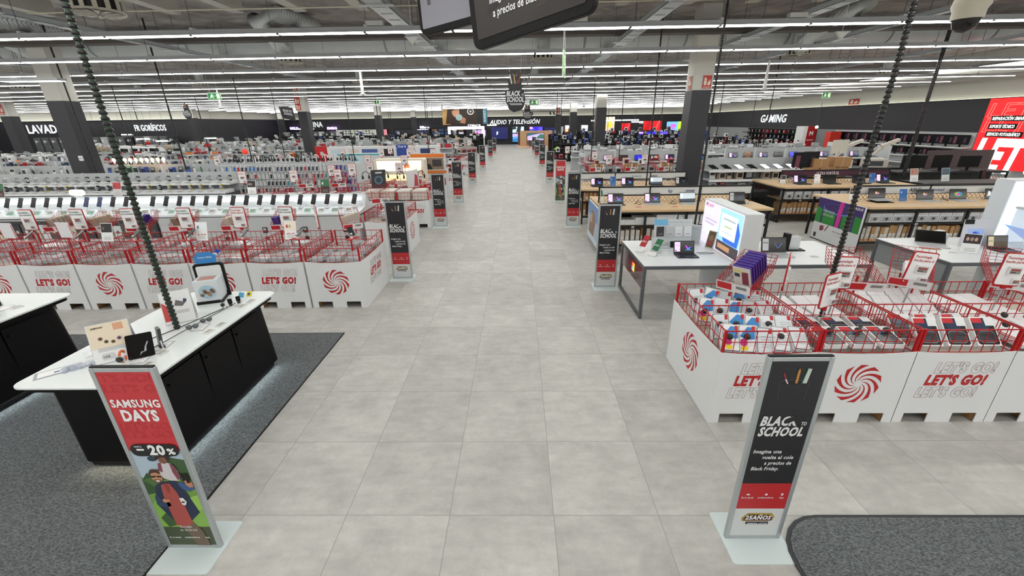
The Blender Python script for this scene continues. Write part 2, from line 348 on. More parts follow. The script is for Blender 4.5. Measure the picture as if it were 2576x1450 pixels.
# ---------------------------------------------------------------- ceiling light lines
LEDM = mat('fffef8', .5, 0, LED); RAIL = mat('a5a7a9', .4, .3)
ROWS = [8.35+2.72*k for k in range(18)]
def lightrow(Y, lab, det):
    x0 = (XL+1 if Y < YL-.5 else XC+.5); x1 = XR-.7
    t = thing('light_line', lab, 'ceiling light', (0, Y, 4.1))
    b = MB(); b.box(x0, -.04, .035, x1, .04, .11, RAIL); b.box(x0, -.062, .028, x1, .062, .036, mat('b4b7b8', .4))
    part('rail', b, t)
    n = int((x1-x0)/1.52); ox = x0+((1.2-x0) % 1.52)-.76
    if det:
        b = MB(); b.box(0, -.055, .012, 1.47, .055, .028, LEDM); me = b.mesh('led_module'); 
        k0 = [ox+i*1.52 for i in range(n+1) if ox+i*1.52 > x0 and ox+(i+1)*1.52 < x1]
        for x in k0:
            o = bpy.data.objects.new('led_module', me); COL.objects.link(o); o.parent = t; o.location = (x, 0, 0)
    else:
        b = MB()
        for i in range(n+1):
            x = ox+i*1.52
            if x > x0 and x+1.47 < x1: b.box(x, -.055, .014, x+1.47, .055, .028, LEDM)
        part('led_strip', b, t)
    if True:
        b = MB(); b.bar((0, 0, .11), (0, 0, CZ-4.1), .006, DGREY); b.box(-.03, -.05, .11, .03, .05, .14, LGREY); me = b.mesh('suspension_wire')
        for i in range(0, n, 2 if Y < 20 else 8):
            x = ox+i*1.52
            if max(x0, -24) < x < x1: part('suspension_wire', me, t, loc=(x, 0, 0))
    if det:
        b = MB(); b.box(0, -.052, .012, .05, .052, .03, DGREY); me = b.mesh('tube_joint')
        for i in range(n+1):
            x = ox+i*1.52-.05
            if x > max(x0, -14): part('tube_joint', me, t, loc=(x, 0, 0))
    return t
for k, Y in enumerate(ROWS):
    lightrow(Y, '%s line of white tubes hanging across the ceiling, counted from the front' % nth(k), k < 5)
for k, Y in enumerate((5.63, 2.9, .2, -2.5, -5.2)):  # rows out of view, added for the light they give the foreground
    lightrow(Y, 'unseen line of white tubes added to light the foreground, %s behind the frame edge' % nth(k), False)
# joists, girders, trays, pipes
b = MB()
JC = mat('b9b8b1', .8, var=.05)
for i in range(-7, 12):
    x = -5.55+1.42*i+5.0
    b = MB(); b.prism([(-.13, 0), (.13, 0), (.09, .45), (-.09, .45)], (0,0,0), (1,0,0), (0,0,1), (0, 8.3, 0), JC)
    solo('ceiling_joist', b, 'pale concrete joist at the top edge, %s from the left' % nth(i+7), 'joist', (x, 2.6, CZ-.45), group='ceiling joists')
for Y, z0, z1, w, c_, l in ((12.6, 4.72, 5.0, .35, '4e4845', 'dark brown girder across the ceiling behind the first light line'), (25.5, 4.75, 5.4, .5, '7b7876', 'grey girder across the ceiling over the middle of the store'), (38.5, 4.75, 5.4, .5, '7b7876', 'grey girder across the ceiling far back')):
    b = MB(); b.box(XL, Y-w/2, z0, XR, Y+w/2, z1, mat(c_, .8)); solo('girder', b, l, 'girder')
for Y, z, l in ((10.1, 4.9, 'thin cream pipe crossing the ceiling at the top edge'), (11.6, 4.75, 'thin cream pipe crossing in front of the brown girder')):
    b = MB(); b.tube([(XL, Y, z), (XR, Y, z)], .014, mat('c9c4ae', .5), 6); solo('pipe', b, l, 'pipe')
def tray(x, y0, y1, z, w, lab):
    t = thing('cable_tray', lab, 'cable tray', (x, y0, z)); L_ = y1-y0; c_ = mat('a9b0b4', .4, .5)
    b = MB(); b.box(-w/2, 0, 0, w/2, L_, .006, c_)
    n = int(L_/.5)
    for i in range(n): b.box(-w*.32, i*.5+.1, -.003, w*.32, i*.5+.2, 0, mat('7e8689', .5))
    part('tray_floor', b, t)
    b = MB(); b.box(-w/2, 0, 0, -w/2+.008, L_, .09, c_); b.box(w/2-.008, 0, 0, w/2, L_, .09, c_); part('side_rails', b, t)
    b = MB(); b.box(-w/2-.12, 0, -.03, w/2+.12, .04, 0, LGREY); b.bar((-w/2-.1, .02, -.015), (-w/2-.1, .02, CZ-z), .008, DGREY); b.bar((w/2+.1, .02, -.015), (w/2+.1, .02, CZ-z), .008, DGREY); me = b.mesh('hanger')
    for i in range(0, n, 4): part('hanger', me, t, loc=(0, i*.5, 0))
for x, z, w, l in ((-2.35, 4.5, .34, 'grey cable tray running back left of the hanging tablets'), (2.72, 4.5, .3, 'pale cable tray running back right of the hanging tablets'), (-8.95, 4.5, .22, 'grey cable tray running back over the left shelves'),
                   (5.9, 4.55, .26, 'grey cable tray running back beside the nearest right column'), (8.3, 4.5, .2, 'narrow cable tray running back over laptop tables'), (-15.5, 4.5, .22, 'grey cable tray running back over the far left shelves'), (13.4, 4.55, .22, 'grey cable tray running back near the right wall')):
    tray(x, 4.2, 30, z, w, l)
# ducts
DM = duct_mat()
def duct(pts, r, lab, n=18):
    b = MB(); b.tube(pts, r, DM, n)
    d = Vector(pts[-1])-Vector(pts[0])
    return solo('air_duct', b, lab, 'duct')
t = thing('air_duct', 'big round silver air duct crossing behind the first light lines', 'duct', (0, 14.6, 5.03))
b = MB(); b.tube([(XL+.1, 0, 0), (14.8, 0, 0), (17.2, .8, 0)], [.33, .33, .26], DM, 20); part('pipe', b, t)
for x in range(-40, 16, 3):
    b = MB(); b.tube([(x, 0, 0), (x+.05, 0, 0)], .345, mat('8c9498', .4, .6), 20); part('joint_ring', b, t)
for i, (x, l) in enumerate(((-6.5, 'elbow duct dropping to the diffuser left of the centre'), (.73, 'duct dropping to the diffuser behind the hanging tablets'), (8.1, 'elbow duct dropping to the diffuser right of near column'), (-13.7, 'elbow duct dropping behind the big left column'))):
    t = thing('duct_branch', l, 'duct', (x, 14.6, 0))
    b = MB(); b.tube([(.9, -1.2, 5.2), (.5, -2.4, 5.25), (0, -2.55, 5.1), (-.1, -1.4, 4.75), (-.05, -.9, 4.45)] if i != 1 else [(.1, 0, 5.2), (.1, -.5, 5.2), (.05, -.85, 4.9), (0, -.9, 4.45)], .19, DM, 14); part('flexible_pipe', b, t)
def diffuser(label):
    t = thing('ceiling_diffuser', label, 'air diffuser'); c_ = mat('b9b5a6', .6); n = 14
    b = MB(); b.lathe([(.30, .02), (.31, .02), (.31, .045), (.30, .045)], (0,0,0), c_, 28); b.lathe([(.3, .17), (.31, .17), (.31, .2), (.0, .21)], (0,0,0), c_, 28)
    for i in range(n):
        a = i*2*PI/n; b.cbox((.305*math.cos(a), .305*math.sin(a), .11), (.012, .055, .14), c_, Matrix.Rotation(a, 3, 'Z'))
    part('slotted_drum', b, t)
    b = MB()
    for i in range(14):
        a = i*2*PI/14; b.flat([(.03*math.cos(a), .03*math.sin(a)), (.3*math.cos(a-.14), .3*math.sin(a-.14)), (.3*math.cos(a+.1), .3*math.sin(a+.1))], (0,0,0), (1,0,0), (0,1,0), c_)
        b.flat([(.03*math.cos(a), .03*math.sin(a)), (.3*math.cos(a-.14), .3*math.sin(a-.14)), (.3*math.cos(a+.1), .3*math.sin(a+.1))][::-1], (0,0,.004), (1,0,0), (0,1,0), c_)
    part('bottom_vanes', b, t)
    b = MB(); b.lathe([(.27, .02), (.27, .2)], (0,0,0), mat('1d1c1b'), 20); part('dark_core', b, t, 'dark inside of the drum')
    b = MB(); b.lathe([(.16, .2), (.16, .5)], (0,0,0), DM, 14); part('neck', b, t); return t
DF = Proto(diffuser)
DF((-6.55, 7.6, 4.3), 0, 'largest slotted round ceiling diffuser, at upper left', sc=(1.12, 1.12, 1.12))
for i, (x, y, l) in enumerate(((-6.5, 13.5, 'slotted ceiling diffuser under the elbow duct left of centre'), (.73, 13.7, 'slotted ceiling diffuser right below the hanging tablets'), (8.1, 13.8, 'slotted ceiling diffuser right of the near column'),
        (-13.7, 19.9, 'slotted ceiling diffuser left of the small green exit sign'), (.73, 19.8, 'slotted ceiling diffuser above the hanging pencil cup sign'), (-6.8, 20, 'slotted ceiling diffuser beside white ceiling rod left of centre'),
        (-21.8, 20, 'slotted ceiling diffuser left of the big left column'), (15.5, 19.9, 'slotted ceiling diffuser over the right wall monitors'), (-20.7, 25, 'slotted ceiling diffuser second row at left'), (-6.7, 25.6, 'small far slotted diffuser left of the pencil cup sign'), (8.0, 20, 'slotted diffuser second row right of the near column'), (.7, 25.8, 'small far slotted diffuser above green exit sign'))):
    DF((x, y, 4.3), 0, l)
# ---------------------------------------------------------------- hanging black power spines
def spine(x, y, z0, r, lab, z1=CZ, step=None, bend=None, green=True):
    t = thing('power_spine', lab, 'cable', (x, y, 0)); step = step or r*1.5
    P = [Vector((0, 0, z0)), Vector((0, 0, z1))] if not bend else [Vector(p) for p in bend]+[Vector((0, 0, z1))]
    b = MB(); b.tube(P, r*.68, mat('14401f' if green and r > .02 and x < 0 and y < 5 else '121512', .25), 6, False); part('inner_cable', b, t)
    b = MB(); Q, Rr = [], []
    for a, c in zip(P, P[1:]):
        L_ = (c-a).length; n = max(1, int(L_/step)); u = (c-a)/n
        for i in range(n):
            q = a+u*i
            for k, f in ((.18, .6), (.24, 1), (.76, 1), (.82, .6)): Q.append(q+u*k); Rr.append(r*f)
    b.tube(Q, Rr, mat('0e0e10', .4), 8)
    part('link_rings', b, t); return t
spine(-3.17, 3.43, .9, .027, 'thickest black ribbed cable, coming down onto the white counter top', green=True)
spine(3.0, 3.8, .78, .025, 'thick black ribbed cable, coming down into the right product bins', bend=[(0,0,.78), (-.01,0,1.2), (.0,0,2.0), (.03,0,3.0)])
spine(3.12, 7.35, .85, .022, 'black ribbed cable coming down behind the lit screen wall')
spine(3.5, 11.75, .97, .022, 'black ribbed cable onto the wooden laptop table before the column')
spine(12.0, 13.6, .97, .036, 'thicker of the two black ribbed cables over the service desks')
spine(11.3, 12.75, 1.0, .024, 'thinner of the two black ribbed cables over the service desks')
spine(12.5, 22.7, 1.0, .03, 'black ribbed cable in front of the gaming letters')
spine(-12.75, 12.9, 1.2, .024, 'black ribbed cable running down beside the big left column')
spine(-10.3, 13.3, 1.41, .026, 'black ribbed cable onto watch shelves, third from left')
for i, (x, y, z, l) in enumerate(((-9.4, 15.3, 1.3, 'behind the boards'), (-10.2, 19, 1.3, 'near red column sign'), (-7, 18.6, 1.2, 'before the pale fascia'), (-4.2, 20.6, 1, 'left of the coffee poster'), (4.07, 17.7, .9, 'over the red bins at right'),
        (1.9, 22, 1.2, 'right of the exit sign'), (2.5, 26, 1.2, 'left of the second right column'), (2.75, 16.5, 1.2, 'left over the bins at right'), (-5.6, 28, 1.2, 'far back left of the poster'), (-8.4, 27, 1.2, 'far back beside the column'),
        (-15.5, 17.5, 1.3, 'between the left hanging signs'), (-17, 24, 1.3, 'thin, at left before fridges letters'), (-23, 27, 1.3, 'thin, above lamps at left'), (9.3, 21, 1.2, 'right of the near column'), (10.8, 26, 1.2, 'beside the gaming shelves'), (7.6, 24, 1.2, 'behind the near right column'),
        (-3.0, 33, 1.2, 'far back at the coffee poster'), (-9.6, 34, 1.2, 'far back left one'), (-12.9, 45, 1.2, 'farthest left one'), (6.5, 34, 1.2, 'far back right one'), (16, 31, 1.2, 'near the gaming wall'), (-7.2, 38, 1.2, 'far back in the middle left'), (8.4, 42, 1.2, 'farthest right one'))):
    spine(x, y, z, .021 if y < 21 else .024, 'thin black hanging cable %s' % l, z1=4.15, step=.06)
# ---------------------------------------------------------------- hanging signs, camera, rods
def exit_sign(loc, w, h, lab, rz=0, arrow=True, wires=True):
    t = thing('exit_sign', lab, 'exit sign', loc, rz); g = mat('0f6b3f', .4, 0, .25); pale = mat('d7f2c4', .5, 0, .5)
    b = MB(); b.box(-w/2, -.01, 0, w/2, .01, h, mat('bfe8ae', .4, 0, .35)); 
    for s_ in (-.011, .011):
        b.add([(-w/2+.012, s_, .012), (w/2-.012, s_, .012), (w/2-.012, s_, h-.012), (-w/2+.012, s_, h-.012)], [(0,1,2,3)], g)
    U = (1,0,0)
    for sgn, y in ((1, -.013), (-1, .013)):
        O = (0, y, 0); U = (sgn, 0, 0)
        b.flat([(.18*w, .15*h), (.42*w, .15*h), (.42*w, .85*h), (.18*w, .85*h)], O, U, (0,0,1), pale)
        b.flat(circ(-.16*w, .76*h, .07*h+.006, 10), O, U, (0,0,1), pale)
        b.flat([(-.3*w, .5*h), (-.22*w, .66*h), (-.1*w, .66*h), (-.02*w, .5*h), (-.06*w, .45*h), (-.12*w, .54*h), (-.12*w, .38*h), (-.02*w, .2*h), (-.07*w, .16*h), (-.18*w, .34*h), (-.3*w, .2*h), (-.38*w, .22*h), (-.24*w, .42*h), (-.22*w, .54*h), (-.27*w, .46*h)], O, U, (0,0,1), pale)
        b.flat([(.0, .47*h), (.12*w, .47*h), (.12*w, .53*h), (0, .53*h)], O, U, (0,0,1), pale)
    part('lit_panel', b, t)
    if wires:
        b = MB(); b.bar((-w*.3, 0, h), (-w*.3, 0, CZ-loc[2]), .005, LGREY); b.bar((w*.3, 0, h), (w*.3, 0, CZ-loc[2]), .005, LGREY); part('hanging_wires', b, t)
    return t
exit_sign((.85, 8.6, 3.4), .42, .42, 'pale green exit sign hanging edge-on above the aisle', rz=1.38)
exit_sign((-11.3, 17, 3.6), .5, .22, 'small green exit sign hanging over the left side')
exit_sign((1.07, 30, 3.7), .62, .3, 'dark green exit sign beside the hanging pencil cup sign')
exit_sign((22.22, 19.9, 3.85), .75, .42, 'green running man exit sign high on the right wall', rz=-PI/2, wires=False)
exit_sign((15.3, 23, 3.55), .4, .25, 'small green exit sign hanging near the gaming wall')
exit_sign((-9.2, 30, 3.9), .45, .22, 'tiny green exit sign hanging right of the red column strip')
def bts_sign(loc, s, lab, wires=True):
    t = thing('hanging_promo_sign', lab, 'hanging sign', loc); t.scale = (s, s, s); dk = mat('1e1e21', .55); gy = mat('c9cdcf', .5)
    b = MB(); b.prism([(-.17, .42), (.14, .42), (.19, .52), (.16, .66), (.19, .72), (.14, .76), (.17, .86), (.08, .84), (.02, .78), (-.0, .88), (-.04, .9), (-.06, .8), (-.1, .86), (-.15, .9), (-.14, .76), (-.19, .68), (-.17, .5)], (0,.0,0), (1,0,0), (0,0,1), (0,.03,0), dk)
    b.flat(circ(-.01, .66, .15, 16, .035), (0,-.003,0), (1,0,0), (0,0,1), mat('33353a')); 
    for x, x2, c_ in ((-.09, -.13, 'b9bfc2'), (-.0, -.03, 'b28a45'), (.08, .13, '7d2a2a')): b.prism([(x-.015, .62), (x+.015, .62), (x2+.015, .82), (x2, .86), (x2-.015, .82)], (0,-.006,0), (1,0,0), (0,0,1), (0,.005,0), mat(c_, .5))
    part('pencil_cup', b, t)
    b = MB(); b.prism([(-.26, .2), (-.2, .1), (-.18, .02), (-.05, -.06), (.1, -.03), (.2, .02), (.24, .12), (.27, .24), (.24, .36), (.22, .47), (-.2, .47), (-.27, .42), (-.25, .3)], (0,-.03,0), (1,0,0), (0,0,1), (0,.03,0), dk)
    b.text('BLACK', (-.05, -.034, .33), .115, gy, bold=.04, shear=.15, w=.36); b.text('TO', (.19, -.034, .33), .05, gy, bold=.02, w=.06); b.text('SCHOOL', (.0, -.034, .19), .115, gy, bold=.04, shear=.15, w=.45)
    b.rect(-.17, .14, .17, .152, -.034, gy); b.rect(-.13, .115, .18, .127, -.034, gy); part('title_board', b, t)
    if wires:
        b = MB()
        for x0, x1 in ((-.14, -.26), (.14, .26)): b.bar((x0, .015, .88), (x1, .015, (CZ-loc[2])/s), .006, mat('d8dadb'))
        part('hanging_cords', b, t)
    return t
bts_sign((-.06, 12, 2.95), 1.0, 'black pencil cup sign hanging over the middle of the aisle')
bts_sign((-14.7, 20, 3.02), .7, 'small black pencil cup sign hanging at left')
bts_sign((.35, 16.5, 2.72), .6, 'small black sign peeking out below the big pencil cup sign')
t = thing('hanging_promo_cube', 'black folded cardboard sign hanging left of the red column strip', 'hanging sign', (-12.75, 25, 3.02), .35); dk = mat('222226', .55)
b = MB(); b.prism([(-.3, .02), (.34, -.12), (.28, .58), (-.32, .62)], (0,0,0), (1,0,0), (0,0,1), (0,.02,0), dk); b.text('BLACK TO', (.0, -.004, .34), .11, mat('c9cdcf'), U=(.98,0,-.17), w=.42, bold=.03); b.text('SCHOOL', (.02, -.004, .18), .11, mat('c9cdcf'), U=(.98,0,-.17), w=.42, bold=.03); part('front_board', b, t)
b = MB(); b.prism([(-.34, .08), (.1, .1), (.05, .62), (-.45, .6)], (0,.25,0), (1,0,0), (0,0,1), (0,.02,0), mat('3d3f44')); part('back_board', b, t)
b = MB(); b.bar((0,.1,.6), (0,.1,1.6), .01, LGREY); part('hanging_wire', b, t)
# the two big hanging tablets
def bigtablet(P0, P1, lab, front):
    P0, P1 = Vector(P0), Vector(P1); u = (P1-P0); w = u.length; u.normalize(); n0 = Vector((u.y, -u.x, 0)).normalized(); 
    if n0.y > 0: n0 = -n0
    v = n0.cross(u).normalized(); v = v if v.z > 0 else -v; nn = u.cross(v)
    M = Matrix(((u.x, nn.x*-1, v.x, P0.x), (u.y, -nn.y, v.y, P0.y), (u.z, -nn.z, v.z, P0.z), (0,0,0,1)))
    t = thing('hanging_tablet_sign', lab, 'hanging sign'); t.matrix_world = M; H_ = 1.3
    b = MB(); b.prism(rr(0, 0, w, H_, .07, 6), (0,0,0), (1,0,0), (0,0,1), (0,.05,0), BLK); part('black_frame', b, t, bevel=.006)
    b = MB()
    if front:
        b.prism(rr(.055, .06, w-.055, H_-.06, .015, 3), (0,-.004,0), (1,0,0), (0,0,1), (0,.004,0), mat('2b2422', .45)); 
        for i in range(9):
            x = .1+RN.random()*(w-.3); z = .1+RN.random()*.3
            b.flat([(x, z), (x+.1, z+.03), (x+.16, z+.16), (x+.06, z+.1)], (0,-.005-.0001*i,0), (1,0,0), (0,0,1), mat(('3d312c', '352b28', '1f1b1c')[i % 3], .5))
        b.text('a precios de Black Friday.', (w*.5, -.008, .165), .048, WHITE, bold=.02, shear=.1, w=w*.56)
        b.text('Imagina una vuelta al cole', (w*.5, -.008, .25), .048, WHITE, bold=.02, shear=.1, w=w*.6)
    else:
        b.prism(rr(.04, .045, w-.04, H_-.06, .012, 3), (0,-.004,0), (1,0,0), (0,0,1), (0,.004,0), mat('8b8a93', .5)); b.prism(rr(.12, .2, .155, .4, .008, 3), (0,-.006,0), (1,0,0), (0,0,1), (0,.003,0), mat('55555c'))
    part('printed_screen', b, t)
    b = MB()
    for x in (.15, w-.15): b.bar((x, .025, H_), (x, .025, H_+.9), .008, LGREY)
    part('hanging_wires', b, t)
bigtablet((-.315, 3.5, 3.125), (.46, 2.88, 3.235), 'big black hanging tablet with dark picture and white writing', True)
bigtablet((-.80, 4.0, 3.31), (-.02, 3.45, 3.36), 'big black hanging tablet with plain grey screen, behind the other', False)
# dome camera
t = thing('dome_camera', 'white dome security camera hanging at the upper right', 'camera', (4.55, 5.0, 3.42)); c_ = mat('b9b4a2', .5)
b = MB(); b.lathe([(.125, .12), (.13, .2), (.15, .24), (.14, .3), (.11, .4), (.04, .44), (.03, .46)], (0,0,0), c_, 24); part('housing', b, t)
b = MB(); b.lathe([(.0, .0), (.05, .012), (.09, .045), (.112, .12)], (0,0,0), mat('1b1718', .12), 24); part('dark_dome', b, t)
b = MB(); b.tube([(0,0,.44), (0,0,2.03)], .03, c_, 10); part('pole', b, t)
def rod(label):
    t = thing('ceiling_rod', label, 'antenna'); b = MB(); b.tube([(0,0,.02), (0,0,.75)], [.05, .025], mat('e4e7e6', .4), 10); part('tapered_pole', b, t)
    b = MB(); b.lathe([(.0, -.03), (.06, -.02), (.1, 0), (.06, .03)], (0,0,0), mat('d9dcda', .4), 14); part('round_tip', b, t); return t
RD = Proto(rod)
for x, y, z, l in ((-4.72, 14, 3.5, 'white tapered rod hanging left of centre'), (7.1, 13.4, 3.42, 'white tapered rod hanging right of the near column'), (-12.8, 19.5, 3.4, 'white tapered rod hanging at left near letters'), (-13.6, 26, 3.3, 'small white rod left of the red column strip'), (-4.5, 27, 3.35, 'small white rod above the coffee poster'), (3.9, 27, 3.45, 'small white rod beside the second right column')):
    RD((x, y, z), 0, l)
def detector(label):
    t = thing('smoke_detector', label, 'detector'); b = MB(); b.prism([(-.12,0),(.12,0),(.0,-.13)], (0,-.03,0), (1,0,0), (0,0,1), (0,.06,0), mat('e2e3dd')); part('cone', b, t); b = MB(); b.box(-.14,-.05,0,.14,.05,.012, LGREY); b.bar((0,0,0),(0,0,1.0),.01,LGREY); part('bracket', b, t); return t
DT = Proto(detector)
for x, y, l in ((-2.1, 9.6, 'small white cone speaker left of the hanging tablets'), (6.6, 9.9, 'small white cone speaker right of the near column')): DT((x, y, 4.25), 0, l)
# orange tape of sensors on rows
for i, (x, y, w_, l) in enumerate(((.9, 8.35, .3, 'above first light line right of tablets'), (-2.6, 8.35, .3, 'above first light line left of centre'), (4.6, 8.35, .3, 'above first light line near dome camera'), (-1.4, 10.9, .22, 'pale one on second light line'))):
    b = MB(); b.box(0, -.05, 0, w_, .05, .07, mat('c9c9c2')); solo('driver_box', b, 'small pale electrical box '+l, 'electrical box', (x, y, 4.22))
b = MB(); b.box(-.6, -.1, 0, .6, .1, .05, GREY); b.box(-.58, -.09, -.008, .58, .09, 0, mat('ffffff', .5, 0, 9)); solo('emergency_light', b, 'short bright lamp in front of the big left column', 'light', (-9.8, 9.3, 3.55))
# ================================================================ poster stands
def stand_foot(t):
    b = MB(); b.rslab(-.205, -.19, 0, .205, .19, .006, .02, mat('d3dfe0', .4)); part('base_plate', b, t)
    b = MB(); w = .1825; f = .026
    for x0, z0, x1, z1 in ((-w, .006, -w+f, 1.41), (w-f, .006, w, 1.41), (-w+f, .006, w-f, .006+f), (-w+f, 1.41-f, w-f, 1.41)): b.box(x0, -.014, z0, x1, .014, z1, SILV)
    b.box(-w+.004, -.01, 1.41, w-.004, .012, 1.418, BLK); part('silver_frame', b, t, bevel=.003)
def stand_bts(label):
    t = thing('poster_stand', label, 'poster stand'); stand_foot(t); w = .156; y = -.008
    b = MB(); b.box(-w-.005, y, .03, w+.005, .008, 1.386, BLK2); q = y-.0015
    b.rect(-w, .49, w, 1.386, q, mat('232327', .35)); b.rect(-w, .275, w, .49, q, mat('b3252b', .4)); b.rect(-w, .03, w, .275, q, mat('ccd0d0', .45)); q -= .0012
    g = mat('3c3d43', .4); wt = mat('d9dcdc', .5)
    # pencil cup drawing
    b.flat(circ(.0, 1.245, .085, 20, .018), (0,q,0), (1,0,0), (0,0,1), g); b.flat(circ(.0, 1.243, .079, 20, .014), (0,q-.0006,0), (1,0,0), (0,0,1), mat('18181b'))
    for s_ in (-1, 1): b.flat([(s_*.085, 1.24), (s_*.081, 1.24), (s_*.07, 1.12), (s_*.074, 1.12)][::s_], (0,q,0), (1,0,0), (0,0,1), g)
    q2 = q-.0012
    b.flat([(-.05, 1.24), (-.035, 1.236), (-.07, 1.31), (-.08, 1.305)], (0,q2,0), (1,0,0), (0,0,1), mat('7c2b33')); b.flat([(-.045, 1.24), (-.035, 1.236), (-.055, 1.27), (-.062, 1.268)], (0,q2-.0004,0), (1,0,0), (0,0,1), mat('c9cacc'))
    b.flat([(.0, 1.24), (.014, 1.24), (.014, 1.32), (.007, 1.34), (.0, 1.32)], (0,q2,0), (1,0,0), (0,0,1), mat('b9823a'))
    b.flat([(.04, 1.24), (.065, 1.24), (.075, 1.335), (.055, 1.338)], (0,q2,0), (1,0,0), (0,0,1), mat('bfc6c2')); b.flat([(.036, 1.24), (.042, 1.24), (.055, 1.338), (.05, 1.345)], (0,q2,0), (1,0,0), (0,0,1), mat('2d7a5a'))
    b.text('BLACK', (-.03, q, .945), .062, wt, bold=.045, shear=.18, w=.215); b.flat([(.0, .985), (.02, .96), (.05, .975), (.09, 1.01), (.05, 1.012), (.02, 1.0)], (0,q-.002,0), (1,0,0), (0,0,1), mat('232327', .35)); b.text('TO', (.118, q, .945), .024, wt, bold=.03, shear=.1, w=.032)
    b.text('SCHOOL', (-.005, q, .868), .062, wt, bold=.045, shear=.18, w=.265)
    for s, x, z, w_ in (('Imagina una', -.05, .735, .17), ('vuelta al cole', .02, .69, .19), ('a precios de', .03, .645, .165), ('Black Friday.', -.04, .6, .17)): b.text(s, (x, q, z), .026, wt, bold=.025, shear=.15, w=w_)
    for s, x, w_ in (('En tu tienda', -.1, .075), ('mediamarkt.es', .015, .1), ('App', .115, .03)): b.text(s, (x, q, .365), .013, wt, bold=.02, shear=.1, w=w_)
    b.rect(-.11, .392, -.09, .404, q, wt); b.flat(circ(.015, .398, .009, 10), (0,q,0), (1,0,0), (0,0,1), wt); b.rect(.108, .39, .122, .408, q, wt)
    b.flat([(-.1, .165), (.08, .165), (.1, .19), (.11, .2), (.085, .235), (-.07, .235), (-.105, .19)], (0,q,0), (1,0,0), (0,0,1), mat('a98e2f')); b.flat([(-.09, .17), (.09, .17), (.1, .18), (.08, .22), (-.065, .225), (-.09, .19)], (0,q-.001,0), (1,0,0), (0,0,1), mat('4c2626'))
    b.text('25AÑOS', (.0, q-.003, .182), .034, WHITE, bold=.04, shear=.15, w=.165); b.box(-.07, q-.002, .138, .075, q, .158, BLK2); b.text('SIEMPRE LISTOS', (.002, q-.004, .142), .011, WHITE, bold=.02, shear=.1, w=.13)
    part('poster_panel', b, t); return t
def stand_sam(label):
    t = thing('poster_stand', label, 'poster stand'); stand_foot(t); w = .156; y = -.008
    b = MB(); b.box(-w-.005, y, .03, w+.005, .008, 1.386, BLK2); q = y-.0015; X = (1,0,0); Z = (0,0,1)
    r = mat('c03239', .4); b.rect(-w, .83, w, 1.386, q, r); b.rect(-w, .62, w, .83, q, mat('a9bccb')); b.rect(-w, .03, w, .62, q, mat('6f9a45')); b.rect(-w, .03, w, .2, q-.0004, mat('46503a')); e = .0008
    def P(pts, h, k): b.flat(pts, (0, q-e*k, 0), X, Z, mat(h, .55))
    P([(-w, .6), (-.11, .66), (-.06, .6), (-.08, .5), (-w, .48)], '33502f', 1); P([(.03, .72), (.07, .78), (w, .76), (w, .58), (.04, .6)], '3c5a35', 1); P([(-w, .6), (-.06, .52), (-.02, .6), (.08, .62), (w, .55), (w, .6), (.0, .66)], '4a6a3d', 2)
    P(circ(-.04, .77, .028, 10, .02), '2d4253', 2); P(circ(.07, .8, .03, 10, .015), '35505a', 2)
    P([(-w, .4), (-.1, .47), (.0, .42), (w, .48), (w, .2), (-w, .2)], '7fae4c', 3); P([(.0, .42), (w, .48), (w, .36), (.06, .3)], '93bf58', 4)
    P([(-.1, .5), (-.085, .56), (-.04, .585), (.03, .6), (.07, .585), (.1, .47), (.13, .33), (.06, .26), (.03, .23), (-.05, .24), (-.09, .32), (-.125, .4), (-.12, .46)], '26304a', 5)
    P([(-.12, .46), (-.1, .5), (-.08, .42), (-.04, .42), (-.035, .39), (-.08, .37), (-.125, .4)], '31415f', 6)
    P([(-.05, .56), (-.03, .575), (.01, .575), (.035, .5), (.05, .38), (.06, .235), (-.0, .2), (-.055, .22), (-.06, .36), (-.06, .48)], 'a64e48', 6); P([(-.03, .575), (.0, .58), (-.01, .5), (-.025, .5)], '8f3f3c', 7)
    P([(-.045, .24), (.05, .26), (.1, .17), (.12, .03), (.03, .03), (.0, .15)], '6b5c4c', 5); P([(-.07, .35), (-.045, .22), (-.11, .2), (-.14, .28)], '3d5a33', 4)
    P([(.06, .58), (.09, .59), (.13, .555), (w, .565), (w, .53), (.12, .51), (.08, .53)], '3c5a86', 7); P([(.115, .6), (.15, .605), (w, .59), (w, .55), (.13, .545), (.11, .57)], 'b98263', 8); P([(.1, .655), (.145, .66), (.15, .585), (.108, .58)], '131316', 9); P([(.11, .6), (.125, .605), (.127, .585), (.112, .58)], 'b98263', 10)
    P(circ(-.052, .63, .034, 18, .045), 'bf8c6a', 8); P([(-.088, .63), (-.092, .665), (-.075, .69), (-.03, .69), (-.018, .665), (-.025, .655), (-.05, .668), (-.08, .66)], '4c3226', 9); P([(-.078, .612), (-.03, .612), (-.034, .592), (-.055, .583), (-.072, .592)], '6e4836', 9); P([(-.066, .606), (-.038, .606), (-.044, .594), (-.06, .594)], 'f0e8e0', 10); P([(-.086, .64), (-.056, .643), (-.056, .63), (-.083, .627)], '2a2322', 10); P([(-.048, .643), (-.02, .64), (-.022, .627), (-.048, .63)], '2a2322', 10)
    P([(-.03, .66), (-.015, .735), (.02, .75), (.07, .74), (.095, .68), (.085, .6), (.03, .6), (-.01, .62)], 'c9c4c8', 7); P([(-.025, .68), (-.01, .74), (.01, .745), (.0, .67)], '7d4652', 8); P([(.06, .745), (.085, .72), (.1, .64), (.075, .6), (.06, .67)], '7d4652', 8); P(circ(.03, .765, .026, 14, .028), '7a543e', 9); P([(-.012, .76), (-.015, .79), (.005, .82), (.035, .825), (.068, .81), (.075, .775), (.058, .76), (.05, .79), (.015, .785)], '33221d', 10)
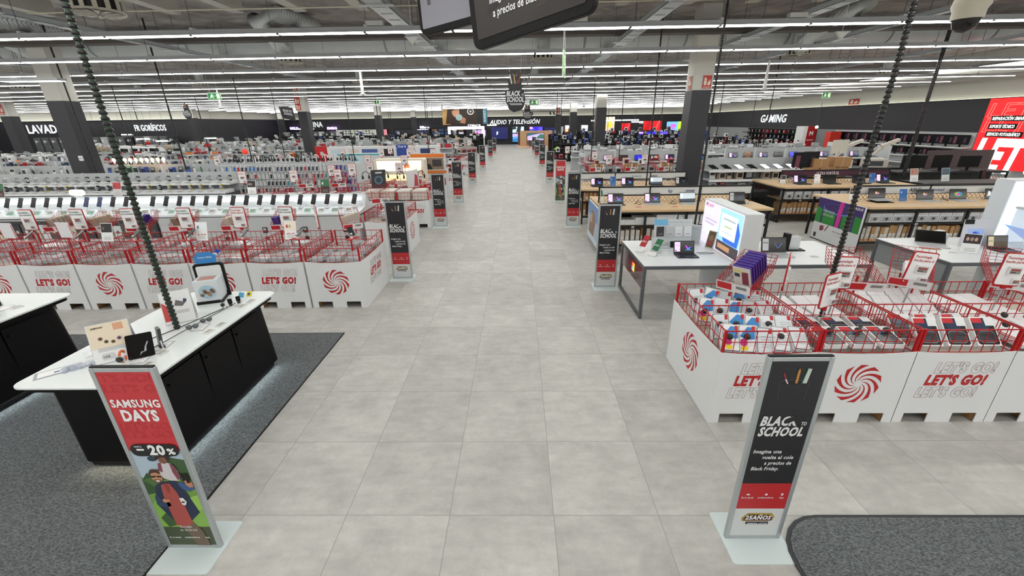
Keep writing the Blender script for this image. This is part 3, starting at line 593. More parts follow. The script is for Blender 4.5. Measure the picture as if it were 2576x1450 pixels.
    P(circ(-.06, .435, .017, 12), 'c08a68', 9); P([(-.07, .44), (-.03, .45), (-.03, .425), (-.06, .42)], 'c08a68', 9); P([(.035, .455), (.06, .46), (.075, .425), (.06, .395), (.04, .4)], 'e6e7e6', 9); P([(.042, .43), (.062, .43), (.064, .42), (.044, .415)], '3a3a3e', 10)
    P(rr(-.14, .795, .15, .885, .043, 5), '1b1b1f', 8)
    b.text('20', (.02, q-.009, .81), .068, WHITE, bold=.05, w=.1); b.text('%', (.105, q-.009, .812), .042, WHITE, bold=.04, w=.05); b.rect(-.1, .84, -.055, .854, q-.009, WHITE); b.text('HASTA', (-.085, q-.009, .864), .012, WHITE, bold=.02, w=.045)
    for s, z in (("T'S GO!", 1.32), ("LET'S G", 1.25), ("LET'S GO", .99), ("ET'S GO", .93)): b.text(s, (0, q-.001, z), .05, mat('a82830', .45), w=.29, outline=.008, bold=.0)
    b.text('SAMSUNG', (.0, q-.002, 1.15), .05, WHITE, bold=.035, w=.285); b.text('DAYS', (.0, q-.002, 1.055), .072, WHITE, bold=.05, w=.215)
    b.text('Google', (-.0, q-.005, .195), .02, WHITE, bold=.0, w=.08); b.text('en Android', (.01, q-.005, .165), .02, WHITE, w=.11)
    for s, x, w_ in (('En tu tienda', -.1, .075), ('mediamarkt.es', .015, .1), ('App', .115, .03)): b.text(s, (x, q-.005, .1), .013, WHITE, bold=.02, shear=.1, w=w_)
    part('poster_panel', b, t); return t
SB = Proto(stand_bts); SS = Proto(stand_sam)
SB((1.555, 2.035, 0), 0, 'black and red poster stand in the right foreground, before the white bins')
SS((-2.195, 1.96, 0), 0, 'red poster stand with minus twenty percent in the left foreground')
for i, y in enumerate((7.2, 11.3, 15.0, 20.0, 26.1, 33.9, 39.6)): SB((-2.13, y, 0), 0, '%s black poster stand back along the left edge of the aisle' % nth(i))
for i, y in enumerate((6.68, 11.2, 0, 19.9, 26.4, 33.9, 40.2)):
    if i != 2: SB((1.46, y, 0), 0, '%s black poster stand back on the right aisle edge, behind the foreground one' % nth(i-(i > 2)))
SS((1.48, 15.1, 0), 0, 'small red poster stand farther back on the right of the aisle')
# ================================================================ cardboard pallet bins
PW, PD, PH = .845, 1.18, .745
def carton_panel(b, w, art, cut=True):
    """front sheet in local XZ, y from 0 back; art 'swirl'|'go'|None"""
    n = 12; top = [(w/2-w*i/n, PH-.022*math.sin(PI*i/n)) for i in range(n+1)]
    c1, c2 = w*.13, w*.39
    pts = [(-w/2, 0), (-c2, 0), (-c2, .1), (-c1, .1), (-c1, 0), (c1, 0), (c1, .1), (c2, .1), (c2, 0), (w/2, 0)]+top
    if not cut: pts = [(-w/2, 0), (w/2, 0)]+top
    b.prism(pts, (0,0,0), (1,0,0), (0,0,1), (0,.008,0), CARTON); red = mat('b51f22', .5); ol = mat('7d4f4b', .6)
    if art == 'swirl': b.swirl((.0, -.0015, .42), .2, red)
    if art == 'go':
        for z, m_, o_ in ((.537, ol, .008), (.41, red, 0), (.283, ol, .008)):
            b.text("LET'S GO!", ((z-.41)*.35, -.002, z), .095, m_, bold=.06, shear=.16, w=.52, outline=o_)
def bin_maker(front, left=None, right=None):
    def mk(label):
        t = thing('pallet_bin', label, 'display bin')
        b = MB(); carton_panel(b, PW, front); o = part('front_panel', b, t)
        for nm, art, x, rz in (('left_panel', left, -PW/2, -PI/2), ('right_panel', right, PW/2, PI/2)):
            b = MB(); carton_panel(b, PD-.02, art, False); o = part(nm, b, t); o.location = (x, PD/2, 0); o.rotation_euler = (0, 0, rz)
        b = MB(); carton_panel(b, PW, None); o = part('back_panel', b, t); o.location = (0, PD, 0); o.rotation_euler = (0, 0, PI)
        b = MB(); b.box(-PW/2+.012, .012, PH-.1, PW/2-.012, PD-.012, PH-.07, mat('c9c2b8', .7)); part('inner_tray', b, t)
        b = MB()
        for x in (-.37, 0, .37):
            b.box(x-.045, .015, .005, x+.045, PD-.02, .022, PALW)
            for y in (.02, .53, 1.03): b.box(x-.045, y, .022, x+.045, y+.12, .1, PALW)
        for y in (.03, .3, .55, .8, 1.05): b.box(-.4, y, .1, .4, y+.1, .122, PALW)
        part('wooden_pallet', b, t); return t
    return mk
BIN = {k: Proto(bin_maker(*k)) for k in (('swirl', None, None), ('go', None, None), ('swirl', None, 'go'), ('go', 'swirl', None), ('go', None, 'swirl'), (None, None, 'swirl'))}
def wire_wall(b, p, q, z0, z1, n, dbl=False):
    p, q = Vector(p), Vector(q); Z = Vector((0,0,1))
    for z in (z0, (z0+z1)/2, z1): b.bar(p+Z*z, q+Z*z, .009 if z == z1 else .0055, REDW)
    for i in range(n+1): a = p.lerp(q, i/n); b.bar(a+Z*z0, a+Z*z1, .0045, REDW)
def basket(label):
    t = thing('wire_basket', label, 'wire basket'); w = .405; d0, d1 = .02, 1.15; h = .215
    for nm, p, q, n in (('front_grid', (-w, d0, 0), (w, d0, 0), 9), ('back_grid', (-w, d1, 0), (w, d1, 0), 9), ('left_grid', (-w, d0, 0), (-w, d1, 0), 12), ('right_grid', (w, d0, 0), (w, d1, 0), 12), ('divider_grid', (-w, .56, 0), (w, .56, 0), 9)):
        b = MB(); wire_wall(b, p, q, 0, h, n); part(nm, b, t)
    b = MB(); b.bar((-w, d0, -.04), (-w, d0, h+.01), .022, REDW); me = b.mesh('corner_post')
    for x, y in ((0, 0), (2*w, 0), (0, d1-d0), (2*w, d1-d0)): part('corner_post', me, t, loc=(x, y, 0))
    return t
BK = Proto(basket)
def board(label, txt=('Tecnología', 'hecha para tí'), two=True, tc='b51f22'):
    t = thing('price_board', label, 'price sign'); w, h = .115, .335; X = (1,0,0); Z = (0,0,1)
    b = MB(); b.prism(rr(-w, .0, w, h, .025), (0,.004,0), X, Z, (0,.01,0), REDW); part('red_frame', b, t)
    b = MB(); b.prism(rr(-w+.01, .012, w-.01, h-.01, .018), (0,-.001,0), X, Z, (0,.006,0), PAPER)
    b.text(txt[0], (-w+.02, -.0025, h-.06), .024, mat(tc), al='L', bold=.022, shear=.1, w=.15); b.text(txt[1], (-w+.02, -.0025, h-.098), .024, mat(tc), al='L', bold=.022, shear=.1, w=.185); part('white_card', b, t)
    def lab(x, z, s):
        b = MB(); b.box(x, -.02, z, x+.12*s, -.001, z+.085*s, mat('e3e4e3', .4)); b.box(x+.012*s, -.021, z+.014*s, x+.108*s, -.019, z+.071*s, mat('8b8c88', .3)); b.rect(x+.02*s, z+.045*s, x+.1*s, z+.063*s, -.0215, mat('a33c40')); b.rect(x+.02*s, z+.022*s, x+.07*s, z+.034*s, -.0215, mat('4a4a4a')); return b
    part('electronic_label', lab(-.05, .12, .95), t)
    if two: part('electronic_label', lab(.02, .028, .6), t)
    b = MB(); b.tube([(0, .01, .0), (0, .01, -.3)], .008, mat('b9bcbd', .3, .6), 8); b.box(-.02, 0, -.03, .02, .02, .01, REDW); part('pole', b, t); return t
BDR = Proto(board); BDL = Proto(lambda l: board(l, ('Haz un dispositivo', 'más sostenible'), True, '2b5a5c'))
def etag(label, back='e5e7e6'):
    t = thing('price_tag', label, 'price tag'); b = MB(); b.prism([(0,0), (.075, .0), (.075,.06), (0,.06)], (-.0375,0,0), (1,0,0), (0,.8,.6), (0,.006,-.008), mat(back, .5)); part('case', b, t)
    b = MB(); b.flat([(.008,.01), (.067, .01), (.067,.05), (.008,.05)], (-.0375,-.0015,.001), (1,0,0), (0,.8,.6), mat('9a9b97', .4)); part('screen', b, t); return t
def tray_basket(label):
    """small tilted wire basket hung above the bins"""
    t = thing('tray_basket', label, 'wire basket'); b = MB(); w = .15
    A = [(-w, -.2, .0), (w, -.2, .0), (w, .16, .12), (-w, .16, .12)]; T = [(-w, -.22, .09), (w, -.22, .09), (w, .2, .27), (-w, .2, .27)]
    V_ = [Vector(p) for p in A+T]; R_ = REDW
    def mesh(a, b_, c, d, n, m_):
        for i in range(n+1): b.bar(a.lerp(b_, i/n), d.lerp(c, i/n), .0032, R_)
        for i in range(m_+1): b.bar(a.lerp(d, i/m_), b_.lerp(c, i/m_), .0032, R_)
    mesh(V_[0], V_[1], V_[2], V_[3], 6, 6); part('mesh_floor', b, t); b = MB(); mesh(V_[0], V_[3], V_[7], V_[4], 8, 5); part('mesh_side', b, t)
    b = MB(); mesh(V_[1], V_[2], V_[6], V_[5], 8, 5); part('mesh_side', b, t); b = MB(); mesh(V_[3], V_[2], V_[6], V_[7], 6, 5); part('mesh_back', b, t)
    b = MB(); b.add([V_[0]+Vector((0,-.004,0)), V_[1]+Vector((0,-.004,0)), V_[5]+Vector((0,-.004,0)), V_[4]+Vector((0,-.004,0))], [(0,1,2,3)], mat('eceded')); b.add([V_[0]+Vector((.01,-.006,.01)), V_[0]+Vector((.14,-.006,.01)), V_[4]+Vector((.14,-.006,-.01)), V_[4]+Vector((.01,-.006,-.01))], [(0,1,2,3)], mat('c4232a'))
    b.add([V_[0]+Vector((.18,-.008,.03)), V_[1]+Vector((-.03,-.008,.03)), V_[5]+Vector((-.03,-.008,-.02)), V_[4]+Vector((.18,-.008,-.02))], [(0,1,2,3)], mat('8b8c88')); part('front_label', b, t)
    b = MB(); b.bar((-.06, .0, .06), (-.06, .0, -.12), .014, R_); b.bar((.06, .0, .06), (.06, .0, -.12), .014, R_); part('hook', b, t); return t
TB = Proto(tray_basket)
# ---------------------------------------------------------------- laptops, tablets, phones
VM = {}
def scr(kind):
    """list of (pts,hex,emit) in unit screen space"""
    D = {'v': ('0b0d16', [([(.02,.06),(.3,.06),(.3,.95),(.02,.95)], 'd9b6e8', 1.0), ([(.05,.1),(.11,.1),(.11,.22),(.05,.22)], '2a2730', .2), ([(.06,.6),(.24,.6),(.24,.68),(.06,.68)], 'b793c9', .8), ([(.55,.62),(.62,.6),(.72,.3),(.7,.2),(.66,.26)], 'b04ae8', 1.0), ([(.7,.2),(.76,.26),(.86,.5),(.97,.66),(.9,.56),(.8,.44),(.72,.3)], '2f9be0', 1.0), ([(.5,.16),(.95,.16),(.85,.24),(.6,.24)], '1488a8', .6), ([(.66,.26),(.72,.45),(.9,.52),(.74,.34)], '6a52d8', .8)]),
         'dark': ('08080a', [([(.03,.05),(.28,.05),(.28,.95),(.03,.95)], 'a7a9ac', .4), ([(.05,.6),(.25,.6),(.25,.68),(.05,.68)], '66686c', .2), ([(.5,.6),(.56,.6),(.68,.25),(.64,.22)], '3a4c78', .6), ([(.66,.22),(.7,.24),(.86,.62),(.8,.58)], '4a6ab0', .6)]),
         'off': ('0a0a0b', []), 'col': ('060608', [([(.36,.4),(.5,.34),(.64,.42),(.6,.62),(.5,.56),(.42,.68)], 'd8542e', .9), ([(.42,.4),(.58,.38),(.62,.5),(.5,.55)], '2f86d0', .9), ([(.38,.5),(.48,.48),(.46,.66),(.4,.62)], 'e0c23a', .8)]),
         'rgb': ('070709', [([(.28,.3),(.5,.2),(.72,.3),(.76,.6),(.5,.75),(.26,.6)], '3a8e4a', .7), ([(.34,.36),(.5,.3),(.62,.4),(.5,.6)], 'b83a9a', .8), ([(.5,.5),(.68,.42),(.68,.6),(.55,.68)], '3a56c8', .8), ([(.3,.5),(.4,.46),(.42,.64),(.34,.6)], 'd88a2a', .8)]),
         'red': ('101216', [([(.1,.2),(.3,.3),(.32,.7),(.16,.8)], 'c9ced0', .6), ([(.4,.3),(.9,.2),(.96,.8),(.7,.9),(.46,.7)], 'b0242a', .8), ([(.45,.5),(.6,.35),(.7,.65),(.55,.8)], '49a8a0', .6), ([(.62,.4),(.8,.36),(.84,.6),(.7,.62)], 'e9e4dc', .7)]),
         'blue': ('1a22d8', [([(.3,.7),(.5,.2),(.8,.3),(.6,.5)], '3a4af0', 1.0)]), 'amber': ('2a231c', [([(.02,.05),(.3,.05),(.3,.95),(.02,.95)], 'b9ac8e', .5), ([(.05,.5),(.25,.5),(.25,.56),(.05,.56)], '5c503c', .2), ([(.35,.1),(.95,.1),(.95,.5),(.35,.45)], '4a3b2c', .3)]),
         'light': ('c9d6e0', [([(0,0),(1,0),(1,.35),(0,.3)], '3b4450', .4), ([(.02,.5),(.2,.5),(.2,.9),(.02,.9)], 'dfe8ee', .9)])}
    return D[kind]
def screen_face(b, kind, O, U, V, em=1.0):
    """O lower-left corner, U,V full edge vectors"""
    O, U, V = Vector(O), Vector(U), Vector(V); N = U.cross(V).normalized(); bg, sh = scr(kind)
    b.add([O, O+U, O+U+V, O+V], [(0,1,2,3)], mat(bg, .12, 0, .35*em))
    for i, (p, h, e) in enumerate(sh): b.flat(p, O+N*.0006*(i+1), U, V, mat(h, .3, 0, e*em))
def laptop(kind='v', w=.33, base='2e3136', tilt=18, lid='1a1b1e'):
    def mk(label):
        t = thing('laptop', label, 'laptop'); d = w*.66; bm = mat(base, .35, .3); h = w*.62
        b = MB(); b.rslab(-w/2, -d, 0, w/2, 0, .016, .012, bm); part('base', b, t)
        b = MB(); b.box(-w*.44, -d*.58, .016, w*.44, -.03, .0175, mat('15161a' if base != 'c4c8cb' else '8d9296', .6))
        for r in range(5):
            for c_ in range(12): b.box(-w*.43+c_*w*.072, -d*.56+r*d*.1, .0175, -w*.43+c_*w*.072+w*.06, -d*.56+r*d*.1+d*.08, .0195, mat('24262a' if base != 'c4c8cb' else 'b4b9bc', .6))
        part('keyboard', b, t); b = MB(); b.box(-w*.15, -d*.93, .016, w*.15, -d*.64, .0168, mat('3a3d42' if base != 'c4c8cb' else 'aeb3b6', .3)); part('touchpad', b, t)
        a = math.radians(tilt); U = Vector((1,0,0)); V_ = Vector((0, math.sin(a), math.cos(a))); N = U.cross(V_)
        b = MB(); O = Vector((-w/2, -.004, .014)); b.prism(rr(0, 0, w, h, .01), O, U, V_, -N*.007, mat(lid, .4)); screen_face(b, kind, O+U*.008+V_*.02+N*.001, U*(w-.016), V_*(h-.03)); part('screen', b, t); return t
    return mk
def Lp(*a, **k):
    key = (a, tuple(sorted(k.items())))
    if key not in VM: VM[key] = Proto(laptop(*a, **k))
    return VM[key]
def phone_on_stand(label, col='1a1b1d'):
    t = thing('phone_on_stand', label, 'phone'); a = .42
    V_ = Vector((.18, math.sin(a), math.cos(a))).normalized(); U = Vector((.95, -.05, -.12)).normalized()
    b = MB(); O = Vector((-.035, .0, .06)); N = U.cross(V_); b.prism(rr(0, 0, .072, .155, .01), O, U, V_, N*.008, mat(col, .2)); part('phone', b, t)
    b = MB(); b.box(-.03, -.02, 0, .03, .05, .02, WHITE); b.tube([(0, .02, .02), (.0, .04, .09)], .014, WHITE, 8); part('holder', b, t)
    b = MB(); b.tube([(.02, .05, .08), (.07, .09, .09), (.1, .07, .03), (.09, .03, .005)], .003, mat('dfe3e4'), 5); part('cable', b, t); return t
PHN = Proto(phone_on_stand); PHB = Proto(lambda l: phone_on_stand(l, '3b4468'))
TG = Proto(etag); TGG = Proto(lambda l: etag(l, '9fd3bd'))
def tag_flat(label):
    t = thing('price_tag', label, 'price tag'); b = MB(); b.box(-.045, -.03, 0, .045, .03, .01, mat('e7e8e7', .4)); part('case', b, t); b = MB(); b.box(-.036, -.021, .01, .036, .021, .011, mat('a6a49c', .4)); b.rect(0,0,0,0,0,WHITE) if 0 else None; part('screen', b, t); return t
TF = Proto(tag_flat)
def brochure(label, hexes=('3a2a26', 'f1f2f2'), w=.15, h=.21, txt=None, tc='b51f22', qr=False):
    t = thing('display_card', label, 'card stand'); b = MB(); V_ = Vector((0, .25, .97)); U = Vector((1,0,0)); N = U.cross(V_)
    b.prism([(-w/2,0),(w/2,0),(w/2,h),(-w/2,h)], (0,0,.004), U, V_, -N*.003, glass('f4f8fa', .45)); part('acrylic_holder', b, t)
    b = MB(); b.flat([(-w/2+.004,.004),(w/2-.004,.004),(w/2-.004,h-.004),(-w/2+.004,h-.004)], Vector((0,0,.004))+N*.001, U, V_, mat(hexes[1], .6)); b.flat([(-w/2+.01,h*.5),(w/2-.01,h*.5),(w/2-.01,h-.01),(-w/2+.01,h-.01)], Vector((0,0,.004))+N*.002, U, V_, mat(hexes[0], .5))
    if txt: b.text(txt, Vector((0,0,.004))+N*.003+V_*h*.3, .018, mat(tc), U=U, V=V_, bold=.02, w=w*.75)
    for i in range(3): b.flat([(-w*.3, h*(.1+.07*i)), (w*.3, h*(.1+.07*i)), (w*.3, h*(.12+.07*i)), (-w*.3, h*(.12+.07*i))], Vector((0,0,.004))+N*.002, U, V_, mat('9a9c9c'))
    if len(hexes) > 2:
        for i, hx in enumerate(hexes[2:]): b.flat(circ(-w*.25+i*w*.22, h*.72, w*.09, 8, h*.1), Vector((0,0,.004))+N*.003, U, V_, mat(hx, .5))
    part('printed_card', b, t); return t
# ================================================================ left foreground: black display counters
def round_counter(x0, y0, x1, y1, z, lab, knobx):
    t = thing('display_counter', lab, 'counter', (x0, y0, 0)); w, d = x1-x0, y1-y0; bk = mat('0a080a', .55, 0, 0, 1, .2)
    b = MB(); b.rslab(0, 0, z-.02, w, d, z, .09, mat('e6ecec', .3), 6); part('white_top', b, t, bevel=.006)
    b = MB(); b.prism(rr(.03, .03, w-.03, d-.03, .09, 6), (0,0,z-.06), (1,0,0), (0,1,0), (0,0,.04), bk); part('top_edge', b, t)
    b = MB()
    T0, T1 = rr(.13, .12, w-.12, d-.13, .07, 5), rr(.13, .12, w-.09, d-.10, .07, 5)
    n = len(T0); b.add([(p[0], p[1], .1) for p in T1]+[(p[0], p[1], z-.06) for p in T0], [(i, (i+1) % n, n+(i+1) % n, n+i) for i in range(n)]+[tuple(range(n))[::-1], tuple(range(n, 2*n))], bk)
    part('black_body', b, t)
    for i in range(3):
        b = MB(); y = .28+i*(d-.55)/3; L_ = (d-.55)/3-.02; b.box(w-.105, y, .14, w-.098, y+L_, z-.12, mat('0d0b0d', .6, 0, 0, 1, .2)); o = part('door', b, t); k = MB(); k.tube([(w-.1, y+.04, z-.2), (w-.075, y+.04, z-.2)], .011, BLK, 8); part('lock_knob', k, o)
    b = MB(); b.box(.16, .16, .03, w-.14, d-.16, .1, BLK); part('plinth', b, t)
    b = MB(); e = mat('e8f4f4', .5, 0, 30)
    b.box(w-.139, .16, .082, w-.131, d-.16, .096, e); b.box(.16, .148, .082, w-.14, .156, .096, mat('fff2d0', .5, 0, 22)); part('glowing_strip', b, t, 'light strip under the base'); return t
ZC = .9
round_counter(-3.72, 2.5, -2.74, 4.36, ZC, 'black counter with white top and devices, behind the red poster stand', 1)
round_counter(-6.05, 2.5, -5.07, 4.36, ZC, 'black counter with white top, cut by the left picture edge', 1)
def atent(loc, rz, w, h, front, back, lab, kind):
    t = thing('tent_sign', lab, 'leaflet stand', loc, rz); U = Vector((1,0,0)); V_ = Vector((0, .33, .94)); N = U.cross(V_)
    b = MB(); b.prism([(-w/2,0),(w/2,0),(w/2,h),(-w/2,h)], (0,-.08,.003), U, V_, -N*.003, glass('f4f8fa', .5)); b.prism([(-w/2,0),(w/2,0),(w/2,h),(-w/2,h)], (0,.13,.003), U, Vector((0,-.33,.94)), (0,-.003,0), glass('f4f8fa', .5)); b.prism([(-w/2,0),(w/2,0),(w/2,.2),(-w/2,.2)], (0,-.08,.0), U, (0,1,0), (0,0,.003), glass('f4f8fa', .4)); part('acrylic_holder', b, t)
    b = MB(); O = Vector((0,-.08,.003))+N*.002; F = lambda p, hx, k: b.flat(p, O+N*.0007*k, U, V_, mat(hx, .6))
    F([(-w/2+.004,.004),(w/2-.004,.004),(w/2-.004,h-.004),(-w/2+.004,h-.004)], 'f0f1f2', 0)
    if kind == 1:
        F([(-w/2+.006,h*.38),(w/2-.006,h*.38),(w/2-.006,h-.006),(-w/2+.006,h-.006)], 'e9dcc4', 1); b.text('SAMSUNG', O+N*.002+U*(-w*.25)+V_*h*.88, .012, BLK, U=U, V=V_, bold=.03, w=.07)
        for x, z, r, c_ in ((-.06,.62,.016,'b98a7a'), (-.03,.53,.014,'6e6a4a'), (.01,.5,.014,'8a6a45'), (.05,.56,.018,'c9a0b0')): F(circ(x, h*z, r, 12), c_, 2); F(circ(x, h*z, r*.6, 10), '3a3433', 3)
        F([(.03,h*.78),(.09,h*.78),(.09,h*.95),(.03,h*.95)], 'd9a482', 2); F(rr(-.08, h*.08, .0, h*.24, .012), 'd5d8da', 2); b.text('10%', O+N*.003+U*(-.05)+V_*h*.13, .018, DGREY, U=U, V=V_, bold=.02)
    else:
        F([(-.02,h*.55),(.04,h*.5),(.07,h*.6),(.0,h*.72)], '6f6a6a', 2); F([(.05,h*.62),(.075,h*.6),(.085,h*.7),(.06,h*.73)], '3c4668', 2)
        F([(-w/2+.006,h*.1),(-w*.2,h*.1),(-w*.2,h*.5),(-w/2+.006,h*.7)], 'cf4a4a', 1)
    for i in range(4): F([(-w*.35, h*(.3+.025*i)), (w*.35, h*(.3+.025*i)), (w*.35, h*(.308+.025*i)), (-w*.35, h*(.308+.025*i))], '8a8d90', 2)
    O2 = Vector((0,.13,.003)); V2 = Vector((0,-.33,.94)); N2 = Vector((-1,0,0)).cross(V2)
    b.flat([(-w/2+.004,.004),(w/2-.004,.004),(w/2-.004,h-.004),(-w/2+.004,h-.004)], O2+N2*.001, (-1,0,0), V2, mat('e6d6ba', .6)); part('printed_sheets', b, t); return t
atent((-3.27, 2.93, ZC), .62, .26, .32, 0, 0, 'acrylic tent sign with watches and tablet pictures, nearest on white counter', 1)
atent((-3.27, 3.62, ZC), .62, .24, .31, 0, 0, 'acrylic tent sign with red corner beside the ribbed cable', 2)
t = thing('tablet', 'black screened tablet leaning on the nearest tent sign', 'tablet', (-3.05, 2.9, ZC), .55); b = MB(); U = Vector((1,0,0)); V_ = Vector((0,.5,.86)); N = U.cross(V_)
b.prism(rr(-.085, 0, .085, .2, .01), (0,0,.01), U, V_, -N*.007, mat('0c0c0e', .1)); b.flat([(-.01,.02),(.0,.05),(.02,.05),(.03,.09),(.05,.13),(.055,.12),(.04,.09),(.035,.05),(.005,.04)], Vector((0,0,.01))+N*.001, U, V_, mat('8d8d92', .3, 0, .3)); part('screen', b, t); b = MB(); b.bar((0,.05,.0),(0,.1,.12),.02,WHITE); part('support', b, t)
def watch(loc, rz, strap, lab, face='15161a', s=1):
    t = thing('smart_watch', lab, 'watch', loc, rz); t.scale = (s,s,s); b = MB(); b.lathe([(.02,0),(.022,.004),(.02,.011)], (0,-.012,.055), mat('c9ccce', .3, .7), 18, 'y'); b.lathe([(.0,-.001),(.018,-.001),(.018,.0)], (0,-.013,.055), mat(face, .1), 18, 'y'); part('watch_case', b, t)
    b = MB(); P = [(0, -.005+.035*(1-math.cos(a)), .055+.034*math.sin(a)) for a in [x*PI/8 for x in range(1, 8)]]; b.tube(P, .007, mat(strap, .5), 6); P = [(0, -.005+.035*(1-math.cos(a)), .055-.034*math.sin(a)) for a in [x*PI/8 for x in range(1, 8)]]; b.tube(P, .007, mat(strap, .5), 6); part('strap', b, t)
    b = MB(); b.box(-.025,-.01,0,.025,.05,.006,WHITE); b.tube([(0,.02,.006),(0,.025,.06)], .01, WHITE, 8); part('white_stand', b, t); return t
watch((-3.1, 2.78, ZC), .4, 'd8622a', 'round smart watch with orange strap in front of black tablet', s=1.3)
watch((-3.02, 3.86, ZC), .7, '2b2b2e', 'dark round watch on white stand, left of the two square ones')
def sqwatch(loc, lab):
    t = thing('smart_watch', lab, 'watch', loc, .75); b = MB(); b.prism(rr(-.02,0,.02,.05,.008), (0,-.01,.04), (1,0,0), (0,.35,.93), (0,.01,0), mat('0b0b0d', .1)); part('watch_case', b, t); b = MB(); b.prism([(-.015,0),(.015,0),(.015,.03),(-.015,.03)], (0,.0,.01), (1,0,0), (0,-.2,1), (0,.006,0), mat('2c2d30')); part('strap', b, t); b = MB(); b.box(-.025,-.01,0,.025,.05,.008,WHITE); b.tube([(0,.02,.006),(0,.025,.06)], .01, WHITE, 8); part('white_stand', b, t)
sqwatch((-2.98, 3.92, ZC), 'square black smart watch, nearer of the pair beside picture cube'); sqwatch((-2.94, 3.99, ZC), 'square black smart watch, farther of the pair beside picture cube')
t = thing('folding_phone', 'folded dark phone standing upright on small white post', 'phone', (-3.03, 3.08, ZC), .9); b = MB(); b.prism(rr(-.012,0,.012,.15,.004), (0,0,.02), (1,0,.1), (.1,0,1), (0,.07,0), mat('3d3f44', .3)); part('phone_body', b, t); b = MB(); b.tube([(0,-.02,0),(0,-.01,.07)], .006, WHITE, 8); b.box(-.02,-.03,0,.02,.06,.005,WHITE); part('post', b, t)
def glasses(x, y, lab):
    t = thing('earbud_case', lab, 'earbuds', (x, y, ZC), .7)
    for s_, nm in ((-1, 'left_lens'), (1, 'right_lens')):
        b = MB(); b.lathe([(.0,-.01),(.02,-.006),(.024,.0),(.018,.008)], (s_*.024,0,.035), mat('6c7075', .1, .8), 14, 'y'); part(nm, b, t)
    b = MB(); b.tube([(-.045,0,.04),(-.05,.05,.04)], .003, mat('8b8f92', .3,.6), 5); b.tube([(.045,0,.04),(.05,.05,.04)], .003, mat('8b8f92', .3,.6), 5); b.box(-.03,-.0,0,.03,.05,.012,WHITE); part('stand', b, t)
glasses(-3.0, 3.4, 'silver mirrored glasses on the white counter, nearer of two'); glasses(-2.97, 3.54, 'silver mirrored glasses on the white counter, farther of two')
b = MB(); b.tube([(-3.33, 2.98, ZC+.012), (-3.15, 3.43, ZC+.012), (-3.02, 3.86, ZC+.012)], .004, mat('333436'), 6); b.tube([(-3.1, 2.98, ZC+.008), (-3.06, 3.43, ZC+.008), (-2.99, 4.0, ZC+.008)], .003, mat('333436'), 6)
solo('security_cable', b, 'thin dark security cable running along the white counter top', 'cable')
for i, (x, y) in enumerate(((-2.93, 2.8), (-2.96, 2.98), (-2.83, 3.36), (-2.81, 3.5), (-2.87, 3.93), (-2.86, 4.06))): TF((x, y, ZC), .0+1.5, '%s flat price tag along the right edge of the white counter, from near' % nth(i))
for i, (x, y, s_) in enumerate(((-2.99, 2.9, 1), (-2.98, 3.1, 1), (-2.9, 3.45, .9), (-2.93, 4.0, .9))):
    b = MB(); b.box(-.06*s_, -.085*s_, 0, .06*s_, .085*s_, .004, glass('f6fafc', .6)); b.box(-.05*s_, -.07*s_, .004, .05*s_, .07*s_, .005, PAPER)
    for k in range(4): b.box(-.035*s_, -.05*s_+k*.025, .005, .03*s_, -.046*s_+k*.025, .0055, mat('9a9ea2'))
    solo('info_plate', b, '%s clear info plate near right edge of white counter' % nth(i), 'info plate', (x-.07, y, ZC), .2)
# picture cube stand
t = thing('picture_stand', 'black arch stand with picture cube and blue top sign', 'display stand', (-3.3, 4.12, ZC), .35); b = MB()
b.prism([(-.14,0),(.14,0),(.14,.36),(.12,.38),(-.12,.38),(-.14,.36)], (0,.1,0), (1,0,0), (0,0,1), (0,.03,0), BLK); b.box(-.12,-.12,0,.12,.1,.03,BLK); part('black_arch', b, t)
b = MB(); b.prism(rr(-.115,.05,.115,.355,.02), (0,.097,0), (1,0,0), (0,0,1), (0,.003,0), mat('dfe4e6')); part('light_inset', b, t)
b = MB(); b.box(-.11,-.11,.03,.11,.09,.25,mat('d9e1e6', .4)); X=(1,0,0); Z=(0,0,1); b.flat(circ(0,.13,.08,20,.075), (0,-.112,0), X, Z, mat('a9c9dc'))
for i in range(7): b.flat(circ(-.05+.017*i+.01*(i%2), .1+.03*((i*3)%4)/2, .02, 8), (0,-.113-.0004*i,0), X, Z, mat(('7d5a48','9a7a62','5e4438')[i%3]))
b.box(-.08,-.07,.25,.07,.06,.2515,mat('b98a80')); part('picture_cube', b, t)
b = MB(); b.prism([(-.1,.38),(.08,.38),(.1,.46),(.04,.5),(-.07,.5),(-.11,.45)], (0,.11,0), X, Z, (0,.006,0), mat('2f7fc4', .4)); b.text('Compra y llévate', (-.01,.108,.44), .016, WHITE, bold=.02, w=.13)
b.prism([(.12,.46),(.135,.5),(.12,.54),(.105,.5)], (0,.11,0), X, Z, (0,.006,0), mat('2a4fc0')); b.prism([(.07,.5),(.12,.485),(.17,.5),(.12,.515)], (0,.11,0), X, Z, (0,.006,0), mat('2a4fc0')); part('blue_top_sign', b, t)
b = MB(); b.prism([(-.03,0),(.03,0),(.035,.05),(-.02,.06)], (0,0,0), (1,0,0), (0,.5,.86), (0,.004,0), mat('e9d61e')); b.flat(circ(.0,.028,.016,8), (0,-.001,0), (1,0,0), (0,.5,.86), mat('2a5c8a')); solo('card', b, 'small yellow picture card beside the square watches', 'card', (-2.97, 4.2, ZC))
b = MB(); b.prism([(-.03,0),(.03,0),(.035,.05),(-.02,.06)], (0,0,0), (1,0,0), (0,.5,.86), (0,.004,0), mat('5aa9d0')); solo('card', b, 'small blue picture card left of the yellow one', 'card', (-3.04, 4.17, ZC))
